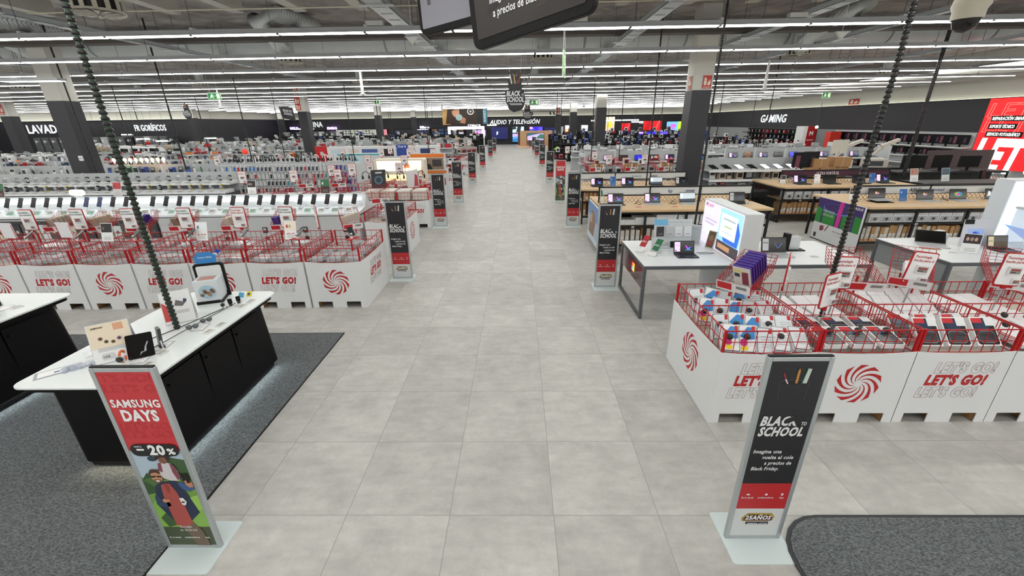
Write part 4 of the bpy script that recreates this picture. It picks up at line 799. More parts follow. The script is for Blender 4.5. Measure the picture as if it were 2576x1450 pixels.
b = MB(); b.prism([(-.04,0),(.04,0),(.04,.07),(-.04,.07)], (0,0,0), (0,1,0), (.3,0,.95), (-.003,0,0), mat('e4dc8a')); solo('card', b, 'pale yellow card at the back left edge of the white counter', 'card', (-3.55, 4.0, ZC), .3)
for i, (x, y, rz) in enumerate(((-3.56, 2.72, .75), (-3.5, 3.05, .9))):
    t = thing('acrylic_plate', '%s clear acrylic info plate along the left side of the white counter' % nth(i), 'info plate', (x, y, ZC), rz); b = MB(); b.box(-.13,-.06,0,.13,.06,.004,glass('e9eefa', .55)); part('clear_plate', b, t)
    b = MB(); b.box(-.11,-.045,.004,.03,.045,.005,PAPER); b.box(.04,-.03,.004,.09,.03,.0052,mat('6d7672')); b.box(-.02,-.02,.005,.01,.0,.0056,mat('4a3f7a')); part('printed_sheet', b, t)
b = MB()
for i in range(5): b.lathe([(.022,0),(.022,.03),(.016,.034)], (i*.045-.1, 0, 0), glass('dfe6fb', .4), 12)
solo('bracelet_stand', b, 'clear ribbed acrylic cuff on the left side of white counter', 'watch holder', (-3.42, 2.78, ZC), .8)
t = thing('phone', 'dark blue phone seen from behind, left of nearest tent sign', 'phone', (-3.45, 3.02, ZC), .1); b = MB(); b.prism(rr(-.036,0,.036,.15,.01), (0,0,.02), (1,0,0), (0,.15,.98), (0,.008,0), mat('39476b', .3)); part('phone_body', b, t); b = MB(); [b.lathe([(.008,-.003),(.008,0)], (-.018,-.0+.1*0.2,.14-.03*i), BLK, 10, 'y') for i in range(3)]; part('camera_lenses', b, t); b = MB(); b.box(-.025,-.02,0,.025,.03,.022,WHITE); part('holder', b, t)
# things on the counter at the left edge
t = thing('phone', 'dark green phone leaning on the counter at left edge', 'phone', (-5.5, 3.95, ZC), .5); b = MB(); b.prism(rr(-.045,0,.045,.2,.012), (0,0,.01), (1,0,0), (-.2,.45,.87), (0,.008,0), mat('16251c', .2)); part('phone_body', b, t); b = MB(); b.box(-.03,-.02,0,.03,.06,.03,WHITE); part('holder', b, t)
for i, (x, y) in enumerate(((-5.28, 3.95), (-5.22, 3.7))): TF((x, y, ZC), 1.3, '%s price tag on the counter at left edge' % nth(i))
for i, (x, y) in enumerate(((-5.4, 3.92), (-5.38, 3.66))):
    b = MB(); b.box(-.06, -.085, 0, .06, .085, .004, glass('f6fafc', .6)); b.box(-.05, -.07, .004, .05, .07, .005, PAPER); solo('info_plate', b, '%s clear info plate on the counter at left edge' % nth(i), 'info plate', (x, y, ZC), .2)
# ================================================================ left front row of bins
ZB = PH-.015
LX = [-2.775-.873*i for i in range(8)]
for i, x in enumerate(LX):
    kind = ('swirl', None, 'go') if i == 0 else (('go' if i % 2 else 'swirl'), None, None)
    n_ = 'corner' if i == 0 else nth(i)
    BIN[kind]((x, 5.9, 0), 0, 'white cardboard bin with red print, %s' % ('at the aisle corner of the left row' if i == 0 else '%s one left of the corner, left row' % nth(i-1)))
    BK((x, 5.9, ZB), 0, 'red wire basket rim on the left row, %s' % ('nearest the aisle' if i == 0 else '%s from the aisle' % nth(i)))
clear = mat('c9cdd0', .15, 0, 0, 1, .8); clr2 = mat('aeb3b8', .12, 0, 0, 1, .9)
def clearcase(label):
    t = thing('security_case', label, 'clear case'); b = MB(); b.cbox((0,0,.03), (.2,.28,.05), glass('d5dade', .55)); part('clear_shell', b, t); b = MB(); b.cbox((0,0,.02), (.16,.24,.03), mat('a3a9b0', .3)); b.cbox((.0,-.0,.045), (.17,.02,.012), WHITE); part('packed_goods', b, t); return t
CCS = Proto(clearcase)
for i, x in enumerate(LX):
    for r in range(3):
        for c_ in range(3):
            if RN.random() < .12: continue
            y = 5.9+.2+r*.38+RN.uniform(-.02, .02); xx = x-.26+c_*.26+RN.uniform(-.01, .01)
            CCS((xx, y, ZB-.01+RN.uniform(0, .04)), None, 'clear security case in basket %s from aisle of left row, %s row, %s column' % (nth(i), nth(r), nth(c_)), rot=(RN.uniform(-.1, .1), RN.uniform(-.12, .12), RN.uniform(-.12, .12)))
def demo_phone(label):
    t = thing('demo_phone', label, 'phone'); a = .5; V_ = Vector((.35, .6, .55)).normalized(); U = Vector((.85, -.5, 0)).normalized(); N = U.cross(V_)
    b = MB(); b.prism(rr(-.04, 0, .04, .165, .01), (0, 0, .05), U, V_, -N*.009, mat('2b3437', .2)); part('phone', b, t)
    b = MB(); b.tube([(0, .03, 0), (0, .03, .08)], .018, WHITE, 8); part('white_holder', b, t)
    b = MB(); b.prism([(-.12, -.05), (.12, -.05), (.09, .06), (-.09, .06)], (0,.02,-.006), (1,0,0), (0,1,0), (0,0,.006), REDW); b.bar((0,.05,-.006), (0,.05,-.2), .018, REDW); part('red_shelf', b, t); return t
DP = Proto(demo_phone)
for i, x in enumerate((-2.53, -3.4, -4.26, -5.1, -5.95, -6.85, -7.65)): DP((x, 6.2, 1.02), 0 if i else 1.2, '%s demo phone on a red shelf above the left bins, from aisle' % nth(i))
for i, (x, y, rz) in enumerate(((-3.19, 6.5, -1.0), (-3.66, 6.5, -.05), (-4.42, 6.5, 0), (-5.28, 6.5, 0), (-6.18, 6.5, 0), (-7.0, 6.5, 0), (-7.82, 6.5, 0))):
    (BDR if i == 2 else BDL)((x, y, 1.13), rz, '%s red framed price board above the left bins, counted from the aisle' % nth(i))
for i, (x, y, rz, g_) in enumerate(((-2.75, 6.75, .5, 'd3c9bb'), (-3.85, 6.75, .2, '4b3a8a'), (-4.65, 6.75, .2, 'd3c9bb'), (-5.5, 6.75, .2, '8d7a6a'), (-6.2, 6.75, .2, '42328a'), (-6.9, 6.8, .2, 'c9b9a6'), (-7.6, 6.8, .2, 'b9aca0'))):
    TB((x, y, 1.08), rz, '%s small tilted red wire basket over the left bins, from the aisle' % nth(i))
    for k in range(5):
        b = MB(); b.cbox((0, 0, .09), (.09, .02, .14), mat(g_, .5)); solo('packet', b, '%s packet in the %s tilted wire basket over the left bins' % (nth(k), nth(i)), 'packet', (x+(k-2)*.045, y-.06+k*.03, 1.08+.05+.012*k), rz, rot=(.5, 0, rz))
for i, (x, lab) in enumerate(((-6.95, 'white sign board with red edge, leaning between left boards'), (-7.85, 'white sign board with red edge near the left picture edge'))):
    t = thing('blank_board', lab, 'price sign', (x, 6.2, 1.08), -.1); b = MB(); b.prism(rr(-.12,0,.12,.24,.01), (0,0,0), (1,0,-.0), (-.22,.1,.97), (0,.008,0), mat('dcdde0')); part('white_board', b, t); b = MB(); b.bar((.11,0.004,.0), (.06,.03,.23), .012, REDW); b.bar((-.12,.004,0),(-.17,.03,.23),.012,REDW); b.bar((0,0,0),(0,0,-.2),.012,REDW); part('red_edge', b, t)
for i, (x, hx, tx, l) in enumerate(((-3.55, ('f4ead9', 'f3f3f2', 'b5322f', 'c9b183'), 'A7', 'white price poster with pictured phones on the left bins'), (-4.95, ('eef3f4', 'f6f7f7', '3c7f9a'), '239', 'white sign with blue phone picture on the left bins'), (-6.45, ('251f22', 'e9ecec', '7a5a4a'), None, 'dark picture card with lower white part on left bins'))):
    o = brochure(l, hx, .19, .29, tx); o.location = (x, 6.3, .98); b = MB(); b.bar((0,.01,.02),(0,.01,-.1),.01,REDW); part('foot', b, o)
# ================================================================ right foreground bins
RXC = [2.175+.84*i for i in range(5)]
for i, x in enumerate(RXC):
    kind = ('go', 'swirl', None) if i == 0 else (('swirl' if i % 2 else 'go'), None, None)
    BIN[kind]((x, 3.2, 0), 0, 'white cardboard pallet bin, %s in the right foreground row' % nth(i)+(' with swirl on its side' if i == 0 else ''))
    BK((x, 3.2, ZB), 0, 'red wire basket rim, %s from the aisle in right foreground' % nth(i))
def inkbox(label):
    t = thing('phone_box', label, 'boxed product'); X = (1,0,0); V_ = (0,1,0)
    b = MB(); b.cbox((0, 0, .03), (.135, .22, .058), mat('eceeef', .45)); part('carton', b, t)
    b = MB(); z = .0595; F = lambda p, h, k: b.flat(p, (0,0,z+.0006*k), X, V_, mat(h, .4))
    F(rr(-.06,-.1,.06,.105,.012), 'f7f8f8', 1); b.prism(rr(-.064,-.106,.064,.106,.014), (0,0,z-.0005), X, V_, (0,0,.0008), mat('1c1d20'))
    F([(-.055,.02),(.0,.095),(.055,.09),(.055,.0),(.0,-.01)], '3b8fd6', 2); F(circ(-.025,-.03,.03,14), 'd9258a', 3); F(circ(-.02,-.075,.028,14,.02), 'f2d21a', 3); F([(-.0,-.06),(.055,-.06),(.055,-.01),(.0,.0)], 'eef0f2', 3); F([(.03,.06),(.055,.06),(.055,.1),(.03,.1)], 'c4232a', 4); part('printed_front', b, t); return t
def inkwhite(label):
    t = thing('phone_box', label, 'boxed product'); X = (1,0,0); V_ = (0,1,0); b = MB(); b.cbox((0, 0, .03), (.135, .22, .058), mat('eceeef', .45)); part('carton', b, t); b = MB(); b.prism(rr(-.064,-.106,.064,.106,.014), (0,0,.059), X, V_, (0,0,.0008), mat('1c1d20')); b.flat(rr(-.06,-.1,.06,.102,.012), (0,0,.0605), X, V_, mat('e4e9ee', .3))
    b.flat([(.03,.06),(.055,.06),(.055,.1),(.03,.1)], (0,0,.061), X, V_, mat('c4232a')); [b.flat([(-.03,-.05+.02*i),(.05,-.05+.02*i),(.05,-.045+.02*i),(-.03,-.045+.02*i)], (0,0,.061), X, V_, mat('a9adb0')) for i in range(5)]; part('printed_front', b, t); return t
def secpuck(label):
    t = thing('security_tag', label, 'security tag'); b = MB(); b.lathe([(.026,0),(.03,.008),(.024,.02),(.0,.024)], (0,0,0), mat('1b1b1d', .35), 14); part('round_cap', b, t); return t
INK = Proto(inkbox); INW = Proto(inkwhite); PK = Proto(secpuck)
wh = 'the rightmost' ; x0 = RXC[0]
for r in range(4):
    for c_ in range(5):
        x = x0-.3+c_*.15+RN.uniform(-.008, .008); y = 3.2+(.16, .36, .7, .92)[r]; tl = (1.0 if c_ < 3 else .55)+RN.uniform(-.12, .12); rz = RN.uniform(-.3, .25)-.25
        z = ZB+.045+(.02 if r in (1, 3) else 0); lab = 'picture-fronted box' if (c_*7+r*3) % 5 < 3-(c_ > 2)*2 else 'plain white-fronted box'
        P_ = INK if lab[0] == 'p' and lab[1] == 'i' else INW
        P_((x, y, z-.01+.03*(r > 1)+.03*(c_ < 2)), None, '%s in right corner basket, %s row back, %s from aisle' % (lab, nth(r), nth(c_)), rot=(tl, RN.uniform(-.15, .15), rz), sc=(1.12, 1.12, 1))
        if c_ in (0, 1, 3): PK((x-.03, y-.07, z+.08), None, 'black round security tag on box, %s row back, %s from aisle' % (nth(r), nth(c_)), rot=(tl, 0, rz))
def earbox(label):
    t = thing('tablet_box', label, 'boxed product'); X = (1,0,0); V_ = (0,1,0); b = MB(); b.cbox((0, 0, .022), (.2, .26, .044), mat('eeeff0', .4)); part('carton', b, t)
    b = MB(); b.prism(rr(-.09,-.12,.09,.12,.02), (0,0,.0435), X, V_, (0,0,.001), mat('202227', .25)); b.flat(rr(-.07,-.1,.07,.0,.03), (0,0,.0452), X, V_, mat('3b4046', .2)); b.flat(rr(-.072,-.103,.072,.003,.03), (0,0,.0449), X, V_, mat('b9bcc0', .2)); b.flat(rr(-.075,.02,.05,.11,.03), (0,0,.0452), X, V_, mat('33415c', .2))
    b.flat([(-.09,.12),(-.09,.075),(.0,.075),(.0,.12)][::-1], (0,0,.0456), X, V_, mat('c9222a')); b.flat([(.02,.12),(.02,.05),(.09,.05),(.09,.12)][::-1], (0,0,.0456), X, V_, mat('e9ebec')); part('printed_front', b, t); return t
EB = Proto(earbox)
def plainbox(w, d, h, hx='eef0f2'):
    def mk(label):
        t = thing('white_box', label, 'boxed product'); b = MB(); b.cbox((0, 0, h/2), (w, d, h), mat(hx, .4)); part('carton', b, t, bevel=.002); b = MB(); b.cbox((0, 0, h/2), (w*.02, d*1.004, h*1.01), mat('c3c6c9')); part('seal_strip', b, t); return t
    return mk
WB = Proto(plainbox(.17, .1, .05)); WB2 = Proto(plainbox(.3, .22, .045))
for bi, rot0 in ((1, .2), (2, .85)):
    x0 = RXC[bi]
    for c_ in range(3):
        EB((x0-.26+c_*.25, 3.2+.17, ZB+.05+(.06 if bi == 2 else 0)), None, 'dark fronted tablet box at front of %s basket from aisle, %s along' % (nth(bi), nth(c_)), rot=(rot0, 0, .0+RN.uniform(-.06, .06)))
        EB((x0-.26+c_*.25, 3.2+.4, ZB+.04), None, 'dark fronted tablet box behind front one, %s basket, %s along' % (nth(bi), nth(c_)), rot=(rot0*.8, 0, RN.uniform(-.08, .08)))
        PK((x0-.22+c_*.25, 3.2+.2, ZB+.12+(.05 if bi == 2 else 0)), None, 'black security tag, %s basket, %s along the front' % (nth(bi), nth(c_)), rot=(rot0, 0, 0))
for c_ in range(4): WB2((RXC[1]-.24+(c_ % 2)*.34, 3.2+.74+.24*(c_//2), ZB+.03), None, 'flat white box at back of second basket from aisle, %s' % nth(c_), rot=(.08*c_, 0, .05))
k = 0
for r in range(4):
    for c_ in range(4):
        WB((RXC[2]-.3+c_*.19+r*.02, 3.2+.66+.12*r, ZB+.02+.035*r), None, 'white box, %s row from behind, %s along, in third basket from aisle' % (nth(3-r), nth(c_)), rot=(.5, 0, -.05)); k += 1
for r in range(5):
    for c_ in range(2): WB2((RXC[3]-.2+c_*.36, 3.2+.16+.22*r, ZB+.02), None, 'flat white box, %s row back, %s along, in fourth basket from aisle' % (nth(r), nth(c_)), rot=(.1, 0, .04*c_))
for i in range(4): PK((RXC[3]-.25+.2*i, 3.5+.2*(i % 2), ZB+.12), None, 'black security tag on white boxes of fourth basket, %s along' % nth(i))
for i, (x, y, z, rz) in enumerate(((2.6, 3.86, 1.09, 1.0), (2.86, 3.6, .99, .45), (3.12, 3.85, 1.07, .02), (3.98, 4.0, 1.06, -.12), (4.78, 3.9, 1.07, -.12))):
    BDR((x, y, z), rz, '%s white and red price board from the aisle in right foreground' % nth(i), rot=(0, (0, 0, .05, .1, .05)[i], rz))
for i, (x, y, l) in enumerate(((2.36, 4.12, 'with purple boxes'), (3.5, 4.2, 'behind the thick ribbed cable'), (4.12, 4.22, 'with white packets'), (5.05, 4.15, 'with black headphones'))):
    TB((x, y, 1.02), (-.85, -.2, -.7, -.6)[i], 'tilted red wire basket above right foreground bins, %s' % l, sc=(1.1, 1.4, 1.1))
pur = mat('4a2a96', .4)
for i in range(7):
    t = thing('purple_box', 'purple phone box leaning in tilted basket, %s from the front' % nth(i), 'boxed product', (2.27+.04*i, 3.98+.035*i, 1.08+.012*i)); t.rotation_euler = (.55, 0, -.85)
    b = MB(); b.cbox((0, 0, .13), (.17, .028, .26), mat('3f2387', .4)); part('carton', b, t)
    b = MB(); 
    if i == 0: b.box(-.083, -.0175, .0, .083, -.0145, .258, mat('e9e6df')); b.box(-.0, -.019, .02, .06, -.017, .2, mat('8d3a4e')); b.box(-.07, -.019, .12, -.02, -.017, .17, mat('3b3a46')); b.box(-.07, -.019, .18, .02, -.017, .23, mat('e6dc9c'))
    else: b.box(-.02, -.0155, .2, .05, -.0145, .23, WHITE)
    part('printed_front', b, t)
for i in range(6): WB((4.05+.03*i, 4.1+.035*i, 1.1+.008*i), None, 'small white packet in tilted basket of right foreground, %s' % nth(i), rot=(.5, 0, -.3))
def headph(label):
    t = thing('headphones', label, 'headphones'); b = MB(); b.tube([(.07*math.cos(a), 0, .09+.085*math.sin(a)) for a in [PI*k/10 for k in range(11)]], .007, mat('1b1b1d', .4), 6); part('headband', b, t)
    for s_ in (-1, 1): b = MB(); b.lathe([(.0,-.015),(.035,-.012),(.038,.005),(.028,.018)], (s_*.065,0,.06), mat('242427', .5), 14, 'x'); part('ear_cup', b, t)
    return t
HP = Proto(headph)
for i, (x, y) in enumerate(((4.98, 4.1), (5.1, 4.2))): HP((x, y, 1.13), None, 'black headphones lying in the tilted basket at right, %s' % nth(i), rot=(1.2, .3, i))
# ================================================================ white tables with lit screen walls (right)
GF = mat('53575c', .45); TABT = mat('dfe3e5', .35)
def frame_table(x0, x1, y0, y1, z, lab, logo=True, panel='6d7075'):
    t = thing('display_table', lab, 'table', (x0, y0, 0)); w, d = x1-x0, y1-y0
    b = MB(); b.box(0, 0, z-.012, w, d, z, TABT); part('table_top', b, t, bevel=.003)
    b = MB(); b.box(0.002, .002, z-.06, w-.002, d-.002, z-.013, GF); part('top_frame', b, t)
    for y in (.0, d-.05):
        b = MB(); b.box(0, y, 0, .04, y+.05, z-.06, GF); part('leg', b, t)
    b = MB(); b.box(0, .05, 0, .04, d-.05, .035, GF); part('floor_rail', b, t)
    b = MB(); b.box(.012, .052, z-.36, .028, d-.052, z-.06, mat(panel, .15, 0, 0, 1, .8)); part('side_panel', b, t)
    if logo:
        b = MB()
        for (u, v, h_) in ((0, 1, 'e2512a'), (1, 1, 'f0c23a'), (0, 0, '3aa7e0'), (1, 0, 'f0d23a')): b.box(.004, d*.38+(1-u)*.062, z-.26+v*.062, .011, d*.38+(1-u)*.062+.058, z-.26+v*.062+.058, mat(h_, .4, 0, .9))
        part('window_logo', b, t, 'glowing four colour square logo')
    return t
frame_table(1.70, 2.98, 5.42, 6.72, .8, 'white table with grey frame beside the aisle, left of lit screen wall', panel='5b3f42')
frame_table(3.3, 4.75, 5.42, 6.6, .8, 'white table with grey frame behind the lit screen wall', False)
frame_table(5.83, 7.8, 5.45, 6.72, .8, 'white table with grey panel and colour logo at right edge', panel='85898c')
def screen_wall(x0, x1, y0, y1, z0, z1, lab, side=-1):
    t = thing('screen_wall', lab, 'display', (x0, y0, 0)); w, d = x1-x0, y1-y0; c_ = mat('d9dddf', .4)
    b = MB(); b.box(0, 0, z0, w, d, z1, c_); part('white_housing', b, t, bevel=.01)
    b = MB(); b.add([(0.02, .1, 0), (w-.04, .02, 0), (w-.04, d-.05, 0), (.02, d*.85, 0), (-.06, .25, z0), (w, .0, z0), (w, d, z0), (-.06, d*.8, z0)], [(0,3,2,1),(4,5,6,7),(0,1,5,4),(1,2,6,5),(2,3,7,6),(3,0,4,7)], mat('c9cdcf', .45)); part('pedestal', b, t)
    q = -.004 if side < 0 else w+.004; O = Vector((q, d-.02, z0+.02)) if side < 0 else Vector((q, .02, z0+.02)); U = Vector((0, -1, 0)) if side < 0 else Vector((0,1,0)); V_ = Vector((0,0,1)); L_ = d-.04; H_ = z1-z0-.04; N = U.cross(V_)
    b = MB(); F = lambda x0_, z0_, x1_, z1_, h, e, k: b.flat([(x0_*L_, z0_*H_), (x1_*L_, z0_*H_), (x1_*L_, z1_*H_), (x0_*L_, z1_*H_)], O+N*.0008*k, U, V_, mat(h, .3, 0, e))
    F(0, 0, 1, 1, 'e6dce8', .75, 0); F(0, 0, .45, 1, 'dcd6ee', .8, 1); F(.46, .3, .99, .98, '9fd0f0', .85, 1); F(.5, .4, .88, .88, 'e9f6f4', .9, 3); F(.55, .76, .85, .8, 'b9c8cc', .5, 4); F(.6, .62, .78, .65, 'a9c890', .6, 4); F(.56, .5, .84, .52, 'c3d0d6', .6, 4); F(.46, .08, .99, .3, '4a4048', .35, 2); F(.5, .14, .8, .24, 'c99a6a', .5, 3)
    b.flat([(L_*.62, H_*.31), (L_*.95, H_*.31), (L_*.97, H_*.6), (L_*.9, H_*.8), (L_*.7, H_*.86), (L_*.55, H_*.5)], O+N*.0018, U, V_, mat('2f68d0', .3, 0, .8))
    F(.08, .74, .26, .84, 'f3f0f6', .95, 2); F(.08, .6, .4, .64, 'c9bfd8', .6, 2); F(.08, .52, .34, .56, 'c9bfd8', .6, 2); F(.08, .3, .4, .5, 'efe6f0', .95, 2)
    b.flat(circ(.07*L_, .93*H_, .03, 12), O+N*.003, U, V_, mat('d84a5a', .3, 0, .8)); b.flat(circ(.055*L_, .93*H_, .02, 12), O+N*.0036, U, V_, mat('3a9ad8', .3, 0, .8)); b.text('Copilot', O+N*.003+U*.1*L_+V_*.9*H_, .05, mat('c06a80', .4, 0, .5), U=U, V=V_, al='L', bold=.02, w=.2)
    part('lit_screen', b, t); return t
screen_wall(3.02, 3.27, 5.55, 6.85, .72, 1.46, 'white screen wall with lit blue and pink display beside aisle tables')
# big white lit board at the right edge
t = thing('screen_wall', 'tall lit white and blue display wall cut by the right edge', 'display', (7.25, 6.35, 0)); b = MB(); b.box(.0, 0, .8, .9, .25, 1.75, mat('dfe6ec', .3)); part('housing', b, t)
b = MB(); b.rect(.02, .82, .88, 1.73, -.004, mat('e2eefa', .3, 0, 1.0)); b.flat([(.1, 1.1), (.5, 1.0), (.88, 1.3), (.88, .95), (.5, .85)], (0,-.006,0), (1,0,0), (0,0,1), mat('5a8ae8', .3, 0, .9)); part('lit_screen', b, t)
b = MB(); b.box(.2, .05, 0, .7, .2, .8, mat('c9cdcf')); part('pedestal', b, t)
t = thing('acrylic_case', 'clear acrylic tower case at the right edge before lit wall', 'case', (7.35, 6.02, .8)); b = MB(); g_ = glass('dfe9ee', .25)
for x0_, y0_, x1_, y1_ in ((0, 0, .3, .006), (0, .24, .3, .246), (0, .006, .006, .24), (.294, .006, .3, .24)): b.box(x0_, y0_, 0, x1_, y1_, .55, g_)
part('clear_walls', b, t); b = MB(); b.box(-.01, -.01, .55, .31, .256, .58, LGREY); part('lid', b, t)
# items on the white tables
Lp('v', w=.3)((2.42, 5.93, .8), 0, 'dark laptop with pink and violet screen on the aisle table')
t = thing('pen_display', 'grey acrylic board with four hanging sample cards on aisle table', 'display stand', (2.1, 6.35, .8)); b = MB(); V_ = Vector((0,.18,.98)); U = Vector((1,0,0)); N = U.cross(V_)
b.prism([(0,0),(.58,0),(.58,.42),(.0,.42)], (0,0,0), U, V_, -N*.006, mat('c5cacc', .4)); b.box(0,-.14,0,.58,0,.012,mat('c9cdd0')); part('grey_board', b, t)
b = MB(); b.flat([(0,.33),(.22,.33),(.2,.42),(.0,.42)], N*.002, U, V_, mat('6fb3d8')); b.text('Pen ordering | PencilVoz | OneNote', N*.002+U*.39+V_*.37, .014, mat('6b6f72'), U=U, V=V_, w=.32)
for i, h_ in enumerate(('2c2d30', 'b9bcbe', 'dcdedf', 'd9dbdc')):
    c2 = MB(); c2.prism([(.04+.14*i,.16),(.15+.14*i,.16),(.15+.14*i,.31),(.04+.14*i,.31)], N*.003, U, V_, N*.012, mat(h_, .4)); c2.flat([(.06+.14*i,.19),(.13+.14*i,.19),(.13+.14*i,.2),(.06+.14*i,.2)], N*.017, U, V_, GREY); part('sample_card', c2, t)
part('header_print', b, t)
b = MB(); b.prism(rr(-.03,0,.03,.1,.01), (0,0,.01), (1,0,0), (0,.4,.9), (0,.012,0), BLK); solo('pen_case', b, 'black pen case leaning on the grey card board', 'case', (2.36, 6.24, .8))
for i, (x, y, h_, l) in enumerate(((1.83, 6.1, 'b3202a', 'red'), (1.95, 5.88, '1d6b43', 'green'))):
    t = thing('leaflet_sign', '%s tilted leaflet sign on clear foot near corner of aisle table' % l, 'sign', (x, y, .8), -.5); b = MB(); V_ = Vector((.3, .2, .93)).normalized(); U = Vector((.8,-.3,0)).normalized(); N = U.cross(V_); b.prism([(-.05,.06),(.05,.06),(.06,.24),(-.04,.24)], (0,0,.02), U, V_, -N*.004, mat(h_, .4)); b.text('OFERTA', N*.002+Vector((0,0,.02))+V_*.13, .025, WHITE, U=U, V=V_, bold=.02, w=.08); part('printed_flag', b, t)
    b = MB(); b.box(-.06,-.05,0,.06,.05,.004, glass('eef4f6', .6)); b.bar((0,0,0),(0,.0,.09),.006,LGREY); b.prism([(-.05,0),(.05,0),(.05,.06),(-.05,.06)], (0,-.03,.005), (1,0,0), (0,.3,.9), (0,.003,0), PAPER); part('clear_foot', b, t)
t = thing('acrylic_cube', 'clear acrylic cube with white card inside on aisle table', 'case', (2.05, 6.05, .8), -.2); b = MB()
g_ = glass('e9eff2', .35); b.box(-.07,-.07,0,.07,-.066,.2,g_); b.box(-.07,.066,0,.07,.07,.2,g_); b.box(-.07,-.066,0,-.066,.066,.2,g_); b.box(.066,-.066,0,.07,.066,.2,g_); part('clear_walls', b, t); b = MB(); b.box(-.05,-.02,.0,.05,.02,.17,PAPER); part('white_card', b, t)
b = MB(); b.tube([(0,0,.006),(.12,.03,.006),(.16,.0,.006),(.1,-.04,.006),(.2,-.03,.006)], .004, mat('e9edee'), 5); solo('cable', b, 'white cable lying on the aisle table', 'cable', (2.15, 6.1, .8))
b = MB(); b.tube([(0,0,.006),(.15,.02,.006),(.25,-.03,.006),(.12,-.06,.006),(.02,-.05,.006)], .004, mat('3a3c40'), 5); solo('cable', b, 'dark charging cable right of the laptop on aisle table', 'cable', (2.62, 5.98, .8))
t = thing('framed_picture', 'portrait picture frame with brown print leaning on screen wall', 'picture', (2.9, 6.22, .8), -1.1); b = MB(); V_ = Vector((0,.2,.98)); b.prism([(-.07,0),(.07,0),(.07,.27),(-.07,.27)], (0,0,0), (1,0,0), V_, (0,.015,0), mat('c9c3b9')); part('frame', b, t)
b = MB(); N=Vector((1,0,0)).cross(V_); b.flat([(-.06,.02),(.06,.02),(.06,.26),(-.06,.26)], N*.002, (1,0,0), V_, mat('5b5138')); b.flat(circ(.0,.16,.04,12,.05), N*.003, (1,0,0), V_, mat('8c6a4e')); b.flat([(-.05,.05),(.05,.05),(.04,.12),(-.04,.12)], N*.003, (1,0,0), V_, mat('8f3f3a')); part('printed_picture', b, t)
t = thing('leaflet_holder', 'grey leaflet holder in front of the screen wall back edge', 'holder', (2.78, 6.5, .8), -.6); b = MB(); b.box(-.09,-.03,0,.09,.03,.3,mat('b9bfc2', .4)); b.box(-.12,-.1,0,.12,.03,.01,mat('c9cdd0')); b.text('Surface', (0,-.032,.24), .02, mat('7d8285'), w=.1); part('folded_board', b, t)
Lp('dark', w=.36, base='c4c8cb')((3.72, 5.93, .8), 0, 'silver laptop with black screen on table right of screen wall')
Lp('off', w=.36)((3.5, 6.35, .8), PI, 'grey laptop seen from behind, beside the screen wall')
t = thing('console_box', 'black router-like block on flat black base, behind right table laptop', 'device', (4.08, 6.12, .8)); b = MB(); b.box(-.12,-.1,0,.16,.1,.015,BLK); part('base_plate', b, t); b = MB(); b.box(-.12,-.05,.015,-.06,.05,.25,BLK); part('black_tower', b, t); b = MB(); b.box(-.05,-.04,.015,.1,.06,.2,glass('e4eaec', .7)); part('clear_block', b, t)
TF((4.2, 5.75, .8), 0, 'flat price tag on the table behind the product bins')
Lp('off', w=.36, base='c4c8cb', tilt=42)((6.35, 6.35, .8), -.5, 'silver laptop with black screen, leaning back on right edge table')
Lp('amber', w=.3)((7.05, 6.05, .8), 0, 'laptop with dark amber screen at the right edge')
o = brochure('black picture card with white lower half on right edge table', ('2a2024', 'eef0f0', 'b99a8a', 'a9897a', 'c2a391'), .2, .28); o.location = (6.42, 5.83, .8); o.rotation_euler = (.1, 0, -.5)
TF((6.25, 5.87, .8), -.5, 'small e-paper tag in front of black picture card at right')
b = MB(); b.box(-.12,-.02,0,.12,.0,.012,mat('c93a4a')); b.box(-.1,-.05,0,.12,-.02,.006,mat('8fb98a')); solo('leaflets', b, 'thin coloured leaflets under the silver laptop at right', 'leaflet', (6.12, 6.1, .8), -.4)
t = thing('display_board', 'grey standing board with blue flower laptop picture at right', 'display stand', (6.88, 6.2, .8)); b = MB(); b.prism([(-.24,0),(.22,0),(.22,.4),(-.2,.4)], (0,0,0), (1,0,0), (0,.2,.98), (0,.01,0), mat('c9ccd6', .4)); part('board', b, t)
b = MB(); N = Vector((0,-.98,.2)); b.flat([(-.2,.33),(-.06,.33),(-.06,.4),(-.2,.4)], N*.002, (1,0,0), (0,.2,.98), BLK2); b.flat([(-.14,.08),(.1,.08),(.1,.26),(-.14,.26)], N*.002, (1,0,0), (0,.2,.98), mat('8fa8d8', .3, 0, .3)); 
for k in range(6): a = k*PI/3; b.flat(circ(-.02+.035*math.cos(a), .16+.03*math.sin(a), .035, 10), N*(.003+.0003*k), (1,0,0), (0,.2,.98), mat(('3a5ac8','5a7ae0','2f4aa8')[k%3], .3, 0, .3))
part('printed_picture', b, t)
t = thing('white_box', 'white open box behind the leaning laptop on right table', 'boxed product', (6.62, 6.5, .8), .4); b = MB(); b.box(-.12,-.05,0,.12,.1,.12,PAPER); part('carton', b, t); b = MB(); b.box(-.1,.0,.12,.1,.08,.16,mat('dfe3df')); part('open_flap', b, t)
